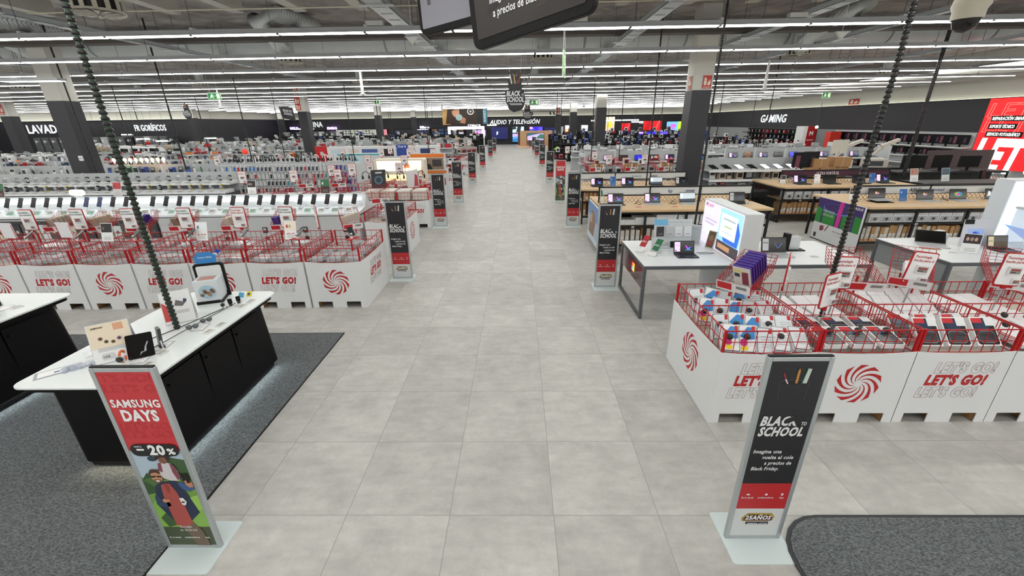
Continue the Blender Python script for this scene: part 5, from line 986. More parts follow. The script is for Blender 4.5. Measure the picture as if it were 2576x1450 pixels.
# ================================================================ wooden laptop tables
FRM = mat('232326', .5, 0, 0, 1, .3); MESHM = mat('2a2a2c', .5)
def diamond(b, O, U, V_, w, h, s, m):
    O, U, V_ = Vector(O), Vector(U), Vector(V_); n = int(w/s); k = max(1, int(h/(s*.55))); hs = h/k
    for j in range(k):
        for i in range(n):
            x0_, x1_, xm = i*s, (i+1)*s, (i+.5)*s; z = j*hs; d = j % 2
            if d == 0: b.bar(O+U*x0_+V_*z, O+U*xm+V_*(z+hs), .006, m); b.bar(O+U*x1_+V_*z, O+U*xm+V_*(z+hs), .006, m)
            else: b.bar(O+U*xm+V_*z, O+U*x0_+V_*(z+hs), .006, m); b.bar(O+U*xm+V_*z, O+U*x1_+V_*(z+hs), .006, m)
def wood_table(x0, x1, y0, d, lab, bays, hdr, texts=(), cut=0.3, hdr_h='d5d8d7', meshside=False, hz=(1.12, 1.27)):
    t = thing('laptop_table', lab, 'table', (x0, y0, 0)); w = x1-x0; z = .95
    b = MB(); P = [(0, cut*.9), (cut*.35, 0), (w, 0), (w, d), (0, d)] if cut else [(0, 0), (w, 0), (w, d), (0, d)]
    b.prism(P, (0,0,z-.045), (1,0,0), (0,1,0), (0,0,.045), WOODT); part('wood_top', b, t, bevel=.004)
    xs = [.05+(w-.1)*i/bays for i in range(bays+1)]
    for x in xs:
        b = MB(); b.box(x-.02, .03, 0, x+.02, .07, z-.045, FRM); part('front_leg', b, t); b = MB(); b.box(x-.02, d-.07, 0, x+.02, d-.03, z-.045, FRM); part('back_leg', b, t)
    b = MB(); b.box(.03, .03, z-.085, w-.03, .07, z-.046, FRM); part('front_rail', b, t)
    for zz, nm in ((.6, 'upper_shelf'), (.2, 'lower_shelf')):
        b = MB(); b.box(.05, .05, zz, w-.05, d/2-.06, zz+.025, WOODT); b.box(.05, .035, zz-.02, w-.05, .05, zz+.03, FRM); part(nm, b, t)
    b = MB(); b.box(.05, d/2-.05, .22, w-.05, d/2-.02, z-.05, mat('1d1b1b', .7)); part('back_board', b, t)
    if hdr:
        b = MB(); b.box(hdr[0], d/2+.0, hz[0]-.17, hdr[0]+.03, d/2+.03, hz[1]+.03, FRM); me = b.mesh('header_post'); n = hdr[2]; 
        for i in range(n+1): part('header_post', me, t, loc=((hdr[1]-hdr[0])*i/n, 0, 0))
        b = MB(); b.box(hdr[0], d/2, hz[1], hdr[1]+.03, d/2+.03, hz[1]+.03, FRM); b.box(hdr[0]+.03, d/2+.008, hz[0], hdr[1], d/2+.02, hz[1], mat(hdr_h, .5)); b.box(hdr[0], d/2, hz[0]-.012, hdr[1]+.03, d/2+.03, hz[0], FRM)
        for (s, x, h_, c_, w_) in texts: b.text(s, (x, d/2-.003, (hz[0]+hz[1])/2-h_/2), h_, mat(c_), bold=.01, w=w_)
        part('header_panel', b, t)
        b = MB(); diamond(b, (hdr[0]+.03, d/2+.015, z+.0), (1,0,0), (0,0,1), hdr[1]-hdr[0]-.03, hz[0]-z-.02, .09, mat('8a6a45', .6) if not meshside else MESHM); part('wire_mesh', b, t)
    if meshside:
        b = MB(); diamond(b, (.02, .08, .05), (0,1,0), (0,0,1), d-.15, z-.12, .06, MESHM); part('side_mesh', b, t)
        b = MB(); b.bar((.02,.05,.03),(.02,d-.05,.03),.035,FRM); b.bar((.02,.05,z-.07),(.02,d-.05,z-.07),.035,FRM); part('side_rail', b, t)
    return t
wood_table(1.72, 5.15, 8.5, 1.75, 'wooden laptop table with blue logo header, nearest on right aisle edge', 4, (.05, 3.38, 3), (('hp', 1.62, .07, '2a4a8a', .09), ('intel', 2.05, .06, '2b3a6a', .18)), .32)
wood_table(1.68, 4.75, 11.35, 1.55, 'wooden laptop table behind the first, with small teal header label', 4, (.05, 3.0, 3), (('Lenovo', 1.65, .05, '2b8a9a', .26), ('intel', 2.12, .055, '4a4a55', .17)), 0)
wood_table(6.98, 10.6, 11.3, 1.6, 'wooden laptop table with purple header and open mesh side', 3, (.35, 3.3, 2), (('ULTRA PORTÁTIL', 1.62, .075, 'f0e8ee', .62),), .25, '4a2238', True, (1.14, 1.27))
wood_table(7.0, 11.2, 8.5, 1.7, 'wooden laptop table at right with colourful end panel', 4, (.3, 3.55, 2), (('ASUS', 1.62, .07, '2a2a2e', .26), ('intel', 2.12, .07, '3a4a7a', .22)), .25, 'd5d8d7', False, (1.08, 1.23))
# end panels
t = thing('picture_board', 'blue picture end panel of the first wooden laptop table', 'panel', (1.66, 8.5, 0)); b = MB(); b.box(0, .12, .1, .04, 1.45, .93, mat('b9c3cc')); part('board', b, t)
b = MB(); U=(0,-1,0); Z=(0,0,1); F=lambda p,h,k: b.flat(p, (-.001-.001*k,1.45,.1), U, Z, mat(h,.5)); F([(0,0),(1.33,0),(1.33,.83),(0,.83)],'a9bdd4',0); F([(0,.55),(1.33,.5),(1.33,.83),(0,.83)],'6f93c4',1); F([(.2,.15),(.8,.12),(1.0,.5),(.8,.7),(.4,.66)],'8a6a52',2); F([(.35,.4),(.6,.4),(.62,.6),(.4,.62)],'c9a07a',3); F([(0,0),(1.33,0),(1.33,.14),(0,.14)],'cfdbe6',3); part('printed_picture', b, t)
t = thing('picture_board', 'purple green and white end panel of the right laptop table', 'panel', (6.93, 8.45, 0)); b = MB(); b.box(0, 0, .02, .04, 1.35, .95, mat('dfe1e4', .4)); b.box(-.002,-.004,0,.042,1.354,.02,BLK); part('board', b, t)
b = MB(); F=lambda p,h,k: b.flat(p, (-.001-.001*k,1.35,.02), U, Z, mat(h,.4)); F([(0,.38),(1.35,.38),(1.35,.93),(0,.93)],'43306e',0); 
for x0_, x1_ in ((.0,.18),(.24,.62),(.82,1.08),(1.16,1.35)): F([(x0_,.38),(x1_,.38),(x1_,.7),(x0_,.72)],'2e8a3a',1)
F([(.66,.38),(.78,.38),(.8,.93),(.68,.93)],'d03a9a',2); F(circ(.62,.75,.42,30,.11),'5a8ad8',3); F(circ(.62,.76,.4,30,.095),'43306e',4); F([(.66,.6),(.78,.6),(.8,.93),(.68,.93)],'d03a9a',5)
b.text('ASUS', (-.008, .14, .87), .05, WHITE, U=(0,-1,0), bold=.03, shear=.2, w=.22); b.text('MORE COLOR', (-.008, .95, .66), .05, WHITE, U=(0,-1,0), w=.36); b.text('LESS RULES', (-.008, .95, .58), .05, WHITE, U=(0,-1,0), w=.34)
b.text('ASUS Zenbook Series', (-.004, .5, .28), .035, mat('5a5c60'), U=(0,-1,0), w=.42); b.text('Increíblemente ligero', (-.004, .5, .22), .02, mat('8a8c90'), U=(0,-1,0), w=.3); F([(.25,.2),(.36,.24),(.34,.34),(.22,.32)],'8d3a4a',1); F([(.42,.22),(.5,.36),(.48,.38),(.4,.24)],'7d3a44',1); F([(.08,.04),(.16,.04),(.16,.14),(.08,.14)],'232326',1); part('printed_picture', b, t)
# laptops on them
for i, (x, k, l) in enumerate(((2.12, 'v', 'black laptop with bright violet screen'), (2.92, 'v', 'silver laptop with violet screen'), (3.68, 'light', 'silver laptop with pale screen'), (4.75, 'dark', 'dark laptop with dim blue screen'))):
    Lp(k, w=.34, base='2e3136' if i in (0, 3) else 'c4c8cb')((x, 9.22, .95), 0, l+' on the nearest wooden table, %s' % ('left end', 'centre left', 'centre right', 'behind screen wall')[i])
for i, (x, k) in enumerate(((2.2, 'v'), (3.05, 'v'), (3.85, 'light'), (4.55, 'dark'))):
    Lp(k, w=.34)((x, 11.98, .95), 0, 'laptop on second wooden table back, %s from the aisle' % nth(i))
for i, (x, k, l) in enumerate(((7.72, 'col', 'white laptop on black stand with small colour picture'), (8.75, 'col', 'open laptop with tiny orange and blue picture'), (9.45, 'rgb', 'open laptop with rainbow ring picture'), (10.2, 'red', 'open laptop with red and white picture'))):
    Lp(k, w=.36, base='c4c8cb')((x, 9.2, .95 if i else .99), 0, l+' on right wooden table')
b = MB(); b.prism([(-.18,-.26),(.18,-.26),(.2,0),(-.2,0)], (0,0,0), (1,0,0), (0,1,0), (0,0,.012), BLK); b.bar((-.15,-.1,.012),(-.15,-.02,.035),.02,BLK); b.bar((.15,-.1,.012),(.15,-.02,.035),.02,BLK); solo('laptop_stand', b, 'black stand carrying the white laptop on right wooden table', 'stand', (7.72, 9.2, .95))
for i, (x, k) in enumerate(((7.8, 'v'), (8.6, 'off'), (9.4, 'off'), (10.05, 'v'))):
    Lp(k, w=.36)((x, 11.95, .95), 0, 'laptop on the purple header table, %s from left' % nth(i))
def pcard(loc, lab, hexes, rz=0, w=.15, h=.22, txt=None):
    o = brochure(lab, hexes, w, h, txt); o.location = loc; o.rotation_euler = (0, 0, rz); return o
pcard((8.2, 9.1, .95), 'blue processor card standing between laptops on right wooden table', ('2a5fa8', '2f6ab0', '8fc0e8'), 0, .17, .26)
pcard((7.3, 9.3, .95), 'tilted black picture card at left end of right wooden table', ('2a2024', 'eceeee', 'b99a8a'), -.3, .16, .26)
pcard((9.72, 11.9, .95), 'blue processor card on the purple header table', ('2a5fa8', '2f6ab0', '8fc0e8'), 0, .17, .26)
pcard((8.2, 11.85, .95), 'white printed card between laptops on the purple header table', ('f0eff0', 'f2f2f3', 'c9a0a8'), 0, .17, .26)
pcard((7.35, 12.0, .95), 'tilted black picture card at left end of purple header table', ('2a2024', 'eceeee', 'b99a8a'), -.35, .14, .22)
pcard((2.63, 11.9, .95), 'blue processor card on second wooden table back', ('2a5fa8', '2f6ab0', '8fc0e8'), 0, .16, .26)
pcard((1.85, 9.25, .95), 'green leaflet flag on the corner of the nearest wooden table', ('1d6b43', 'd9e4dd'), .5, .07, .3)
for i in range(3): pcard((2.5+.75*i, 8.75, .95), 'flat red price slip on nearest wooden table, %s along' % nth(i), ('c0303a', 'd9626a'), 0, .12, .02)
for i in range(4): TF((8.2+.62*i, 8.75, .95), 0, 'flat price tag along front of right wooden table, %s' % nth(i))
for i, (x, y, l) in enumerate(((4.85, 8.95, 'right end of the nearest wooden table'), (10.75, 9.3, 'right end of right wooden table'))):
    TG((x, y, .95), -.4, 'standing price tag at the %s' % l)
# curled cables between laptops
for i, (x, y, l) in enumerate(((2.5, 9.1, 'nearest wooden table left'), (3.25, 9.1, 'nearest wooden table middle'), (4.1, 9.15, 'nearest wooden table right'), (9.05, 9.15, 'right wooden table'), (2.4, 12.05, 'second wooden table'))):
    b = MB(); b.tube([(0,0,.006),(.08,.08,.05),(.16,.03,.01),(.1,-.06,.006),(.02,-.02,.03),(.12,.1,.08)], .005, BLK, 5); solo('charging_cable', b, 'tangled black charging cable on the %s' % l, 'cable', (x, y, .95))
# boxes on the shelves
def upbox(c_, dot=True, lab_='e3e4e2'):
    def mk(label):
        t = thing('laptop_box', label, 'boxed product'); b = MB(); b.cbox((0, .2, .16), (.075, .36, .32), mat(c_, .7)); part('carton', b, t)
        b = MB(); b.box(-.028, .016, .02, .028, .0195, .16, mat(lab_, .6)); [b.box(-.02, .0145, .05+.02*i, .02, .016, .056+.02*i, mat('77797a')) for i in range(4)]
        if dot: b.flat(circ(.0, .03, .024, 10), (0, .012, 0), (1,0,0), (0,0,1), mat('e8822a'))
        part('shipping_label', b, t, 'white label with orange dot' if dot else None); return t
    return mk
UB = [Proto(upbox('b08a5e')), Proto(upbox('a67c50', False)), Proto(upbox('2b2c30', False)), Proto(upbox('c9c3b8'))]
def shelfboxes(x0, x1, y, z, lab, pick, seed, step=.088, n0=0):
    rn = random.Random(seed); x = x0; i = n0
    while x < x1:
        k = pick(rn, i); UB[k]((x, y+rn.uniform(0, .03), z), rn.uniform(-.03, .03), '%s box, %s from left, lower shelf of %s' % (('brown', 'plain brown', 'black', 'pale')[k], nth(i), lab), sc=(1, 1, rn.uniform(.85, 1.05))); x += step+rn.uniform(0, .02); i += 1
shelfboxes(1.85, 4.9, 8.56, .225, 'nearest wooden table', lambda r, i: 3 if r.random() < .55 else (0 if r.random() < .5 else 1), 1, .1)
shelfboxes(7.15, 9.2, 8.56, .225, 'right wooden table', lambda r, i: 0 if r.random() < .7 else 3, 2, .082)
shelfboxes(9.25, 11.0, 8.56, .225, 'right wooden table, far part', lambda r, i: 2 if i < 12 else 0, 3, .085)
shelfboxes(7.1, 9.3, 11.36, .225, 'purple header table', lambda r, i: 0 if r.random() < .6 else 1, 4, .085)
shelfboxes(1.8, 2.3, 11.42, .225, 'second wooden table', lambda r, i: 1, 5, .12)
SBX = Proto(plainbox(.42, .3, .05, 'd9dcde'))
for i, (x, n) in enumerate(((2.2, 2), (2.62, 3), (3.05, 4), (3.5, 4), (3.95, 4), (4.4, 3))):
    for k in range(n): SBX((x+.01*(k % 2), 8.75, .625+.05*k), .02*(k % 3), 'flat white box, %s up in %s stack under the nearest wooden table' % (nth(k), nth(i)))
def printbox(c2):
    def mk(label):
        t = thing('product_box', label, 'boxed product'); b = MB(); b.cbox((0, .15, .09), (.22, .28, .18), mat('d9dbdd', .5)); part('carton', b, t); b = MB(); b.box(-.09, .007, .02, .09, .0095, .12, mat('a9abae')); b.flat(circ(.0, .07, .035, 12, .03), (0, .005, 0), (1,0,0), (0,0,1), mat(c2)); b.box(-.09, .007, .14, .09, .0095, .165, mat('b9bcbf')); part('printed_front', b, t); return t
    return mk
PB_ = Proto(printbox('4a4c50')); PB2 = Proto(printbox('26282c'))
for i in range(8): PB_((7.28+.235*i, 8.56, .625), 0, 'grey white printed box on upper shelf of right wooden table, %s' % nth(i))
for i in range(7): PB2((9.25+.24*i, 8.56, .625), 0, 'white box with round dark picture on upper shelf at right, %s' % nth(i))
for i in range(12): PB2((7.22+.235*i, 11.36, .625), 0, 'white box with dark picture on the purple header table shelf, %s' % nth(i), sc=(.8, 1, 1.1))
for i in range(5): UB[0]((1.85+.11*i, 11.42, .63), 0, 'brown box with dark oval on upper shelf of second wooden table, %s' % nth(i), sc=(1.2, 1, .7))
for i, (x, z) in enumerate(((2.35, .575), (3.5, .575), (8.1, .575), (9.3, .575), (10.4, .575), (7.5, .575))):
    b = MB(); b.box(-.025, -.012, 0, .025, 0, .04, WHITE); b.box(-.015, -.014, .01, .015, -.012, .03, DGREY); solo('shelf_tag', b, 'tiny white shelf tag, %s from left along the wooden tables' % nth(i), 'price tag', (x, 8.52 if i != 5 else 11.32, z))
# ================================================================ left: phone counter
t = thing('phone_counter', 'long white lit counter carrying a row of phones behind the left bins', 'counter', (-3.38, 8.75, 0)); L_ = 9.7; cw = mat('dfe4e6', .35); cd = mat('b9bdbf', .5)
b = MB(); b.prism([(0, .9), (.45, .97), (.6, 1.2), (.62, 1.2), (.62, .86), (0, .86)], (0,0,0), (0,1,0), (0,0,1), (-L_, 0, 0), cw); part('sloped_top', b, t)
b = MB(); b.prism([(.62, .86), (.62, 1.2), (.64, 1.2), (.79, .97), (1.2, .9), (1.2, .86)], (0,0,0), (0,1,0), (0,0,1), (-L_, 0, 0), cw); part('rear_top', b, t)
b = MB(); b.box(-L_, .6, 1.2, 0, .645, 1.225, cd); part('ridge', b, t)
b = MB(); b.box(-L_+.1, .52, 1.13, -.1, .56, 1.145, mat('f4faff', .5, 0, 5)); part('light_strip', b, t, 'white light strip under the ridge')
b = MB(); b.box(-L_, .04, 0, 0, 1.16, .835, mat('b4b8ba', .5)); part('body', b, t); b = MB(); b.box(-L_, .1, .835, 0, 1.1, .86, BLK); part('shadow_strip', b, t)  # black strip stands in for the shadow beneath the sloped top
for i in range(11):
    x = -.02-i*.87
    if i < 5:
        b = MB(); b.box(x-.84, .02, .05, x, .04, .84, mat('c6cacc', .45)); o = part('door', b, t); k = MB(); k.box(x-.36, .0, .5, x-.26, .02, .62, mat('2c2e30')); k.box(x-.34, -.004, .56, x-.28, .0, .6, LGREY); k.tube([(x-.3, .02, .38), (x-.3, .005, .38)], .045, mat('1d1d1f'), 14); part('lock', k, o)
    else:
        b = MB(); b.box(x-.85, .03, .42, x, .038, .8, mat('3b3a3b', .6)); b.box(x-.85, .0, .36, x, .04, .4, LGREY); part('open_shelf', b, t)
bxc = ['3a3b40', '4a4745', '565250', 'c9c1a8', 'd4d6d8', '2e3036', '67635e', 'b9b3a6']
for i in range(26):
    x = -7.85-.2*i; 
    b = MB(); h_ = .26+.06*RN.random(); b.box(-.085, 0, 0, .085, .03, h_, mat(bxc[(i*3) % 8], .5)); b.flat(circ(0, h_*.5, .035, 10), (0, -.001, 0), (1,0,0), (0,0,1), mat(bxc[(i*3+2) % 8])); solo('case_box', b, 'small device box in the open shelf under the phone counter, %s' % nth(i), 'boxed product', (x, 8.74, .42))
for i in range(27):
    x = -3.58-.296*i
    if i in (16,): continue
    (PHB if i in (19, 20) else PHN)((x, 9.08, .96), 0, 'phone on white stand on the lit phone counter, %s from the aisle' % nth(i), sc=(1.35, 1.35, 1.45))
    (TGG if i % 2 else TG)((x-.06, 8.87, .935), 0, 'price tag in front of the %s phone on lit phone counter' % nth(i), sc=(1.7, 1.6, 1.4))
t = thing('brand_sign', 'glowing oval sign standing behind the phone counter beside big column', 'sign', (-9.9, 9.38, 1.225)); b = MB(); b.prism(rr(-.17,.0,.17,.13,.06,6), (0,0,.02), (1,0,0), (0,0,1), (0,.03,0), mat('fff0ea', .4, 0, 1.6)); b.text('G Pixel', (.0,-.003,.06), .05, mat('e05a5a', .4, 0, .6), w=.2, bold=.02); part('lit_oval', b, t); b = MB(); b.box(-.08,0,0,.08,.03,.02,WHITE); part('foot', b, t)
# promo boxes with mascot-free cards on the ridge
for i, (x, y, z, l) in enumerate(((-9.0, 9.4, 1.225, 'red card with picture leaning by the ribbed cable'), (-11.7, 9.4, 1.225, 'green and brown display card with round white badge, left'), (-4.3, 9.4, 1.225, 'green and brown display card with round white badge, right'), (-5.95, 9.4, 1.225, 'black picture card with white lower half on ridge'))):
    o = pcard((x, y, z), l+' on phone counter', (('b03a40', 'c9c3c4', '7d2a30'), ('2d6a45', '4a2a26', 'e6e6dc'), ('2d6a45', '4a2a26', 'e6e6dc'), ('2a2024', 'eceeee', 'b99a8a', 'a9897a'))[i], 0, .2, .3)
# end cap bin behind first left stand and further bins
BIN[(None, None, 'swirl')]((-2.81, 8.62, 0), 0, 'white pallet bin at the aisle end of the phone counter'); BK((-2.81, 8.62, ZB), 0, 'red wire basket rim at the aisle end of the phone counter')
TB((-2.95, 9.0, 1.1), .3, 'tilted red wire basket with grey cases above the phone counter end', sc=(1.2, 1.2, 1.2))
def rackgoods(x, y, lab, hexes, n=10, z=ZB, seed=0):
    rn = random.Random(seed)
    for i in range(n):
        b = MB(); w, d, h = rn.uniform(.12, .24), rn.uniform(.14, .26), rn.uniform(.05, .14); b.cbox((0, 0, h/2), (w, d, h), mat(rn.choice(hexes), .5)); b.cbox((0, 0, h/2+.001), (w*.6, d*.6, h+.002), mat(rn.choice(hexes), .4))
        solo('packed_product', b, 'packed product in the basket %s, %s' % (lab, nth(i)), 'boxed product', (x+rn.uniform(-.28, .28), y+rn.uniform(.2, 1.0), z+rn.uniform(.0, .06)), rot=(rn.uniform(-.2, .3), rn.uniform(-.2, .2), rn.uniform(0, 3)))
rackgoods(-2.81, 8.62, 'at the phone counter end', ('c9cbcd', 'b9bcbe', '9a9da0', 'e4e6e7'), 9, seed=5)
k = 0
for (x, y, kd, l) in ((-2.81, 11.2, ('go', None, 'swirl'), 'second block, corner'), (-3.66, 11.2, ('swirl', None, None), 'second block, next'), (-4.51, 11.2, ('go', None, None), 'second block, third'), (-5.36, 11.2, ('swirl', None, None), 'second block, fourth'), (-6.21, 11.2, ('go', None, None), 'second block, fifth'), (-7.06, 11.2, ('swirl', None, None), 'second block, sixth'),
                      (-2.83, 13.1, ('go', None, 'swirl'), 'third block, corner'), (-3.68, 13.1, ('swirl', None, None), 'third block, next'), (-4.53, 13.1, ('go', None, None), 'third block, third'),
                      (-2.85, 17.9, ('go', None, 'swirl'), 'fourth block, corner'), (-3.7, 17.9, ('swirl', None, None), 'fourth block, next'), (-4.55, 17.9, ('go', None, None), 'fourth block, third'), (-2.85, 23.8, ('go', None, 'swirl'), 'fifth block, corner'), (-3.7, 23.8, ('swirl', None, None), 'fifth block, next')):
    BIN[kd if kd in BIN else 0]((x, y, 0), 0, 'white pallet bin left of the aisle, '+l); BK((x, y, ZB), 0, 'red basket rim left of the aisle, '+l)
    rackgoods(x, y, 'left of the aisle, '+l, ('d9dbdc', 'eceded', 'c9c3ba', 'b9bcbe') if k < 6 else ('c4232a', 'e9e6e4', '2c2d33', 'b03a40', 'd9dbdc'), 9 if k < 9 else 6, seed=20+k); k += 1
stackm = Proto(plainbox(.34, .5, .06, 'd9d4cc'))
for i in range(4):
    for k in range(4): stackm((-2.65-.42*i, 11.5, ZB+.06*k+.02), .02*(k % 2), 'flat pale box, %s up in stack %s along the second left block front' % (nth(k), nth(i)))
t = thing('promo_sign', 'dark sign with car wheel picture leaning in the second left block', 'sign', (-3.9, 11.9, .98), .5); b = MB(); V_ = Vector((.1,.25,.96)).normalized(); b.prism([(-.2,0),(.2,0),(.2,.5),(-.2,.5)], (0,0,0), (1,0,0), V_, (0,.012,0), mat('22262c')); part('board', b, t)
b = MB(); N = Vector((1,0,0)).cross(V_); b.flat(circ(.0,.22,.12,20), N*.002, (1,0,0), V_, mat('4a6474')); b.flat(circ(.0,.22,.07,16), N*.003, (1,0,0), V_, mat('22303a')); b.flat([(-.08,.4),(.1,.4),(.1,.44),(-.08,.44)], N*.002, (1,0,0), V_, LGREY); part('printed_picture', b, t)
t = thing('promo_sign', 'white and red folded sign standing in second left block', 'sign', (-2.95, 12.0, .98), .7); b = MB(); b.prism([(-.18,0),(.18,0),(.18,.48),(-.18,.42)], (0,0,0), (1,0,0), (0,.1,1), (0,.01,0), mat('d9d9db')); b.flat([(.02,.02),(.16,.02),(.16,.3),(.08,.36)], (0,-.002,0), (1,0,0), (0,.1,1), mat('b5484c')); part('board', b, t)
for i, (x, y, z) in enumerate(((-4.65, 12.05, 1.3), (-3.75, 13.6, 1.18), (-4.7, 13.7, 1.2), (-5.6, 12.9, 1.2), (-6.3, 12.0, 1.15), (-7.7, 11.9, 1.15), (-5.1, 12.1, 1.15))): BDR((x, y, z), .05*(i % 3-1), 'small red white price board behind the phone counter, %s' % nth(i))
for i, (x, y) in enumerate(((-3.05, 13.5), (-3.65, 13.3), (-4.2, 13.5), (-4.75, 13.35), (-5.0, 12.3))): HP((x, y, 1.02), None, 'black headphones on display over third left block, %s from aisle' % nth(i), rot=(0, 0, .2*i), sc=(1.5, 1.5, 1.5))
for i, (x, y) in enumerate(((-5.0, 11.9), (-5.9, 11.9), (-3.2, 13.5))): TB((x, y, 1.05), .3, 'tilted red basket behind the phone counter, %s from aisle' % ('second', 'third', 'first')[i], sc=(1.3, 1.3, 1.2))
# ================================================================ shelving units
GW = mat('d3d6d8', .5); GB = mat('b4b8ba', .55); GK = mat('1b1b1e', .6, 0, 0, 1, .25)
_gm = {}
def unit(w, d, top, levels, back=True, c='w', two=True):
    """maker of one shelving bay: back board, base, shelves with price rails"""
    def mk(label):
        t = thing('shelf_unit', label, 'shelf'); m = GW if c == 'w' else GK; mb = GB if c == 'w' else GK
        b = MB(); b.box(-w/2+.004, -.015, 0, w/2-.004, .015, top, mb); b.box(-w/2, -.02, 0, -w/2+.03, .02, top, m); b.box(w/2-.03, -.02, 0, w/2, .02, top, m); part('back_board', b, t)
        b = MB(); b.box(-w/2+.002, -d, 0, w/2-.002, -.016, .14, m); part('base', b, t)
        for s_ in ((-1, 1) if two else (-1,)):
            for z in levels:
                b = MB(); y0, y1 = (-d, -.016) if s_ < 0 else (.016, d); b.box(-w/2+.004, y0, z-.025, w/2-.004, y1, z, m); yy = y0 if s_ < 0 else y1
                b.box(-w/2+.004, yy-.006, z-.045, w/2-.004, yy+.006, z+.01, mat('e4e6e7', .4) if c == 'w' else mat('3a3b3f')); part('shelf', b, t)
        return t
    return mk
def row(x0, x1, Y, top, levels, where, c='w', w=1.25, d=.4, two=True, step=1):
    k = ('r', w, d, top, tuple(levels), c, two)
    if k not in _gm: _gm[k] = Proto(unit(w, d, top, levels, True, c, two))
    n = int(abs(x1-x0)/w); s_ = 1 if x1 > x0 else -1
    for i in range(n): _gm[k]((x0+s_*(i+.5)*w, Y, 0), 0, '%s shelving bay, %s, %s from the aisle' % ('white' if c == 'w' else 'black', where, nth(i)))
# ---------------------------------------------------------------- product prototypes
def P1(name, cat, fn):
    cache = {}
    def place(loc, rz, label, c1, c2='17171a', sc=1, group=None):
        k = (c1, c2)
        if k not in cache:
            def mk(lb):
                t = thing(name, lb, cat); 
                for nm, b in fn(c1, c2): part(nm, b, t)
                return t
            cache[k] = Proto(mk)
        return cache[k](loc, rz, label, group, sc=(sc, sc, sc))
    return place
def f_box(c1, c2):
    b = MB(); b.cbox((0,0,.11), (.2,.16,.22), mat(c1, .55)); q = MB(); q.rect(-.07,.04,.07,.17,-.081, mat(c2, .5)); q.rect(-.07,.185,.05,.205,-.081, mat('e4e6e6')); return (('carton', b), ('printed_front', q))
def f_kettle(c1, c2):
    b = MB(); b.lathe([(.075,0),(.08,.02),(.07,.14),(.055,.19),(.02,.2)], (0,0,0), mat(c1, .3), 12); q = MB(); q.tube([(.05,0,.18),(.12,0,.17),(.12,0,.06),(.075,0,.04)], .01, mat(c2), 6); return (('body', b), ('handle', q))
def f_coffee(c1, c2):
    b = MB(); b.box(-.1,.0,0,.1,.13,.3,mat(c1, .35)); b.box(-.1,-.13,.22,.1,.0,.3,mat(c1, .35)); b.box(-.1,-.13,0,.1,.0,.03,mat(c2)); q = MB(); q.lathe([(.04,0),(.055,.03),(.05,.1)], (0,-.06,.03), glass('8a9092', .6), 10); r = MB(); r.lathe([(.015,0),(.02,.01)], (0,-.133,.26), mat(c2), 8, 'y'); return (('body', b), ('jug', q), ('knob', r))
def f_toaster(c1, c2):
    b = MB(); b.prism(rr(-.14,0,.14,.18,.04), (0,-.08,0), (1,0,0), (0,0,1), (0,.16,0), mat(c1, .3)); q = MB(); q.box(-.11,-.02,.178,.11,.02,.183,mat(c2)); q.box(.14,-.015,.09,.165,.015,.11,mat(c2)); return (('body', b), ('slots', q))
def f_blender(c1, c2):
    b = MB(); b.lathe([(.08,0),(.075,.08),(.06,.11)], (0,0,0), mat(c1, .4), 12); q = MB(); q.lathe([(.055,.11),(.075,.32),(.07,.32)], (0,0,0), glass('c9d2d5', .45), 12); r = MB(); r.lathe([(.075,.32),(.04,.35)], (0,0,0), mat(c2), 12); return (('motor_base', b), ('jar', q), ('lid', r))
def f_iron(c1, c2):
    b = MB(); b.prism([(-.13,0),(.13,0),(.12,.05),(-.06,.09),(-.13,.04)], (0,-.05,0), (1,0,0), (0,0,1), (0,.1,0), mat(c1, .35)); q = MB(); q.tube([(-.08,0,.08),(-.04,0,.14),(.06,0,.13),(.1,0,.06)], .013, mat(c2), 6); return (('body', b), ('handle', q))
def f_bottle(c1, c2):
    b = MB(); b.lathe([(.03,0),(.032,.12),(.015,.15),(.014,.18)], (0,0,0), mat(c1, .3), 10); q = MB(); q.lathe([(.017,.16),(.017,.19)], (0,0,0), mat(c2), 8); return (('body', b), ('cap', q))
def f_band(c1, c2):
    b = MB(); b.lathe([(.0,-.01),(.03,-.01),(.034,0),(.028,.012)], (0,0,.06), mat(c2, .15), 12, 'y'); q = MB(); q.tube([(0,.03+.03*math.cos(a),.06+.04*math.sin(a)) for a in [PI*k/5+.5 for k in range(9)]], .011, mat(c1), 6); r = MB(); r.box(-.05,-.05,0,.05,.06,.012,WHITE); return (('watch_case', b), ('strap', q), ('cushion', r))
def f_spk(c1, c2):
    b = MB(); b.box(-.09,-.07,0,.09,.07,.28,mat(c1, .5)); q = MB(); q.lathe([(.06,0),(.05,-.004),(.0,-.006)], (0,-.07,.1), mat(c2), 14, 'y'); q.lathe([(.03,0),(.0,-.006)], (0,-.07,.21), mat(c2), 12, 'y'); return (('cabinet', b), ('drivers', q))
def f_hood(c1, c2):
    b = MB(); b.tube([(.08*math.cos(a), 0, .12+.1*math.sin(a)) for a in [PI*k/8 for k in range(9)]], .012, mat(c1, .4), 6); q = MB(); [q.lathe([(.0,-.02),(.04,-.015),(.045,.01),(.03,.025)], (s_*.078,0,.09), mat(c2, .5), 10, 'x') for s_ in (-1, 1)]; r = MB(); r.box(-.05,-.04,0,.05,.04,.02,mat(c1)); r.box(-.01,-.01,.02,.01,.01,.2,mat(c1)); return (('headband', b), ('ear_cups', q), ('post', r))
def f_vac(c1, c2):
    b = MB(); b.prism(circ(0,.12,.12,14), (-.1,0,0), (0,1,0), (0,0,1), (.2,0,0), mat(c1, .35)); q = MB(); q.tube([(0,-.05,.2),(0,-.2,.35),(0,-.25,.05),(0,-.35,.02)], .018, mat(c2), 6); return (('body', b), ('hose', q))
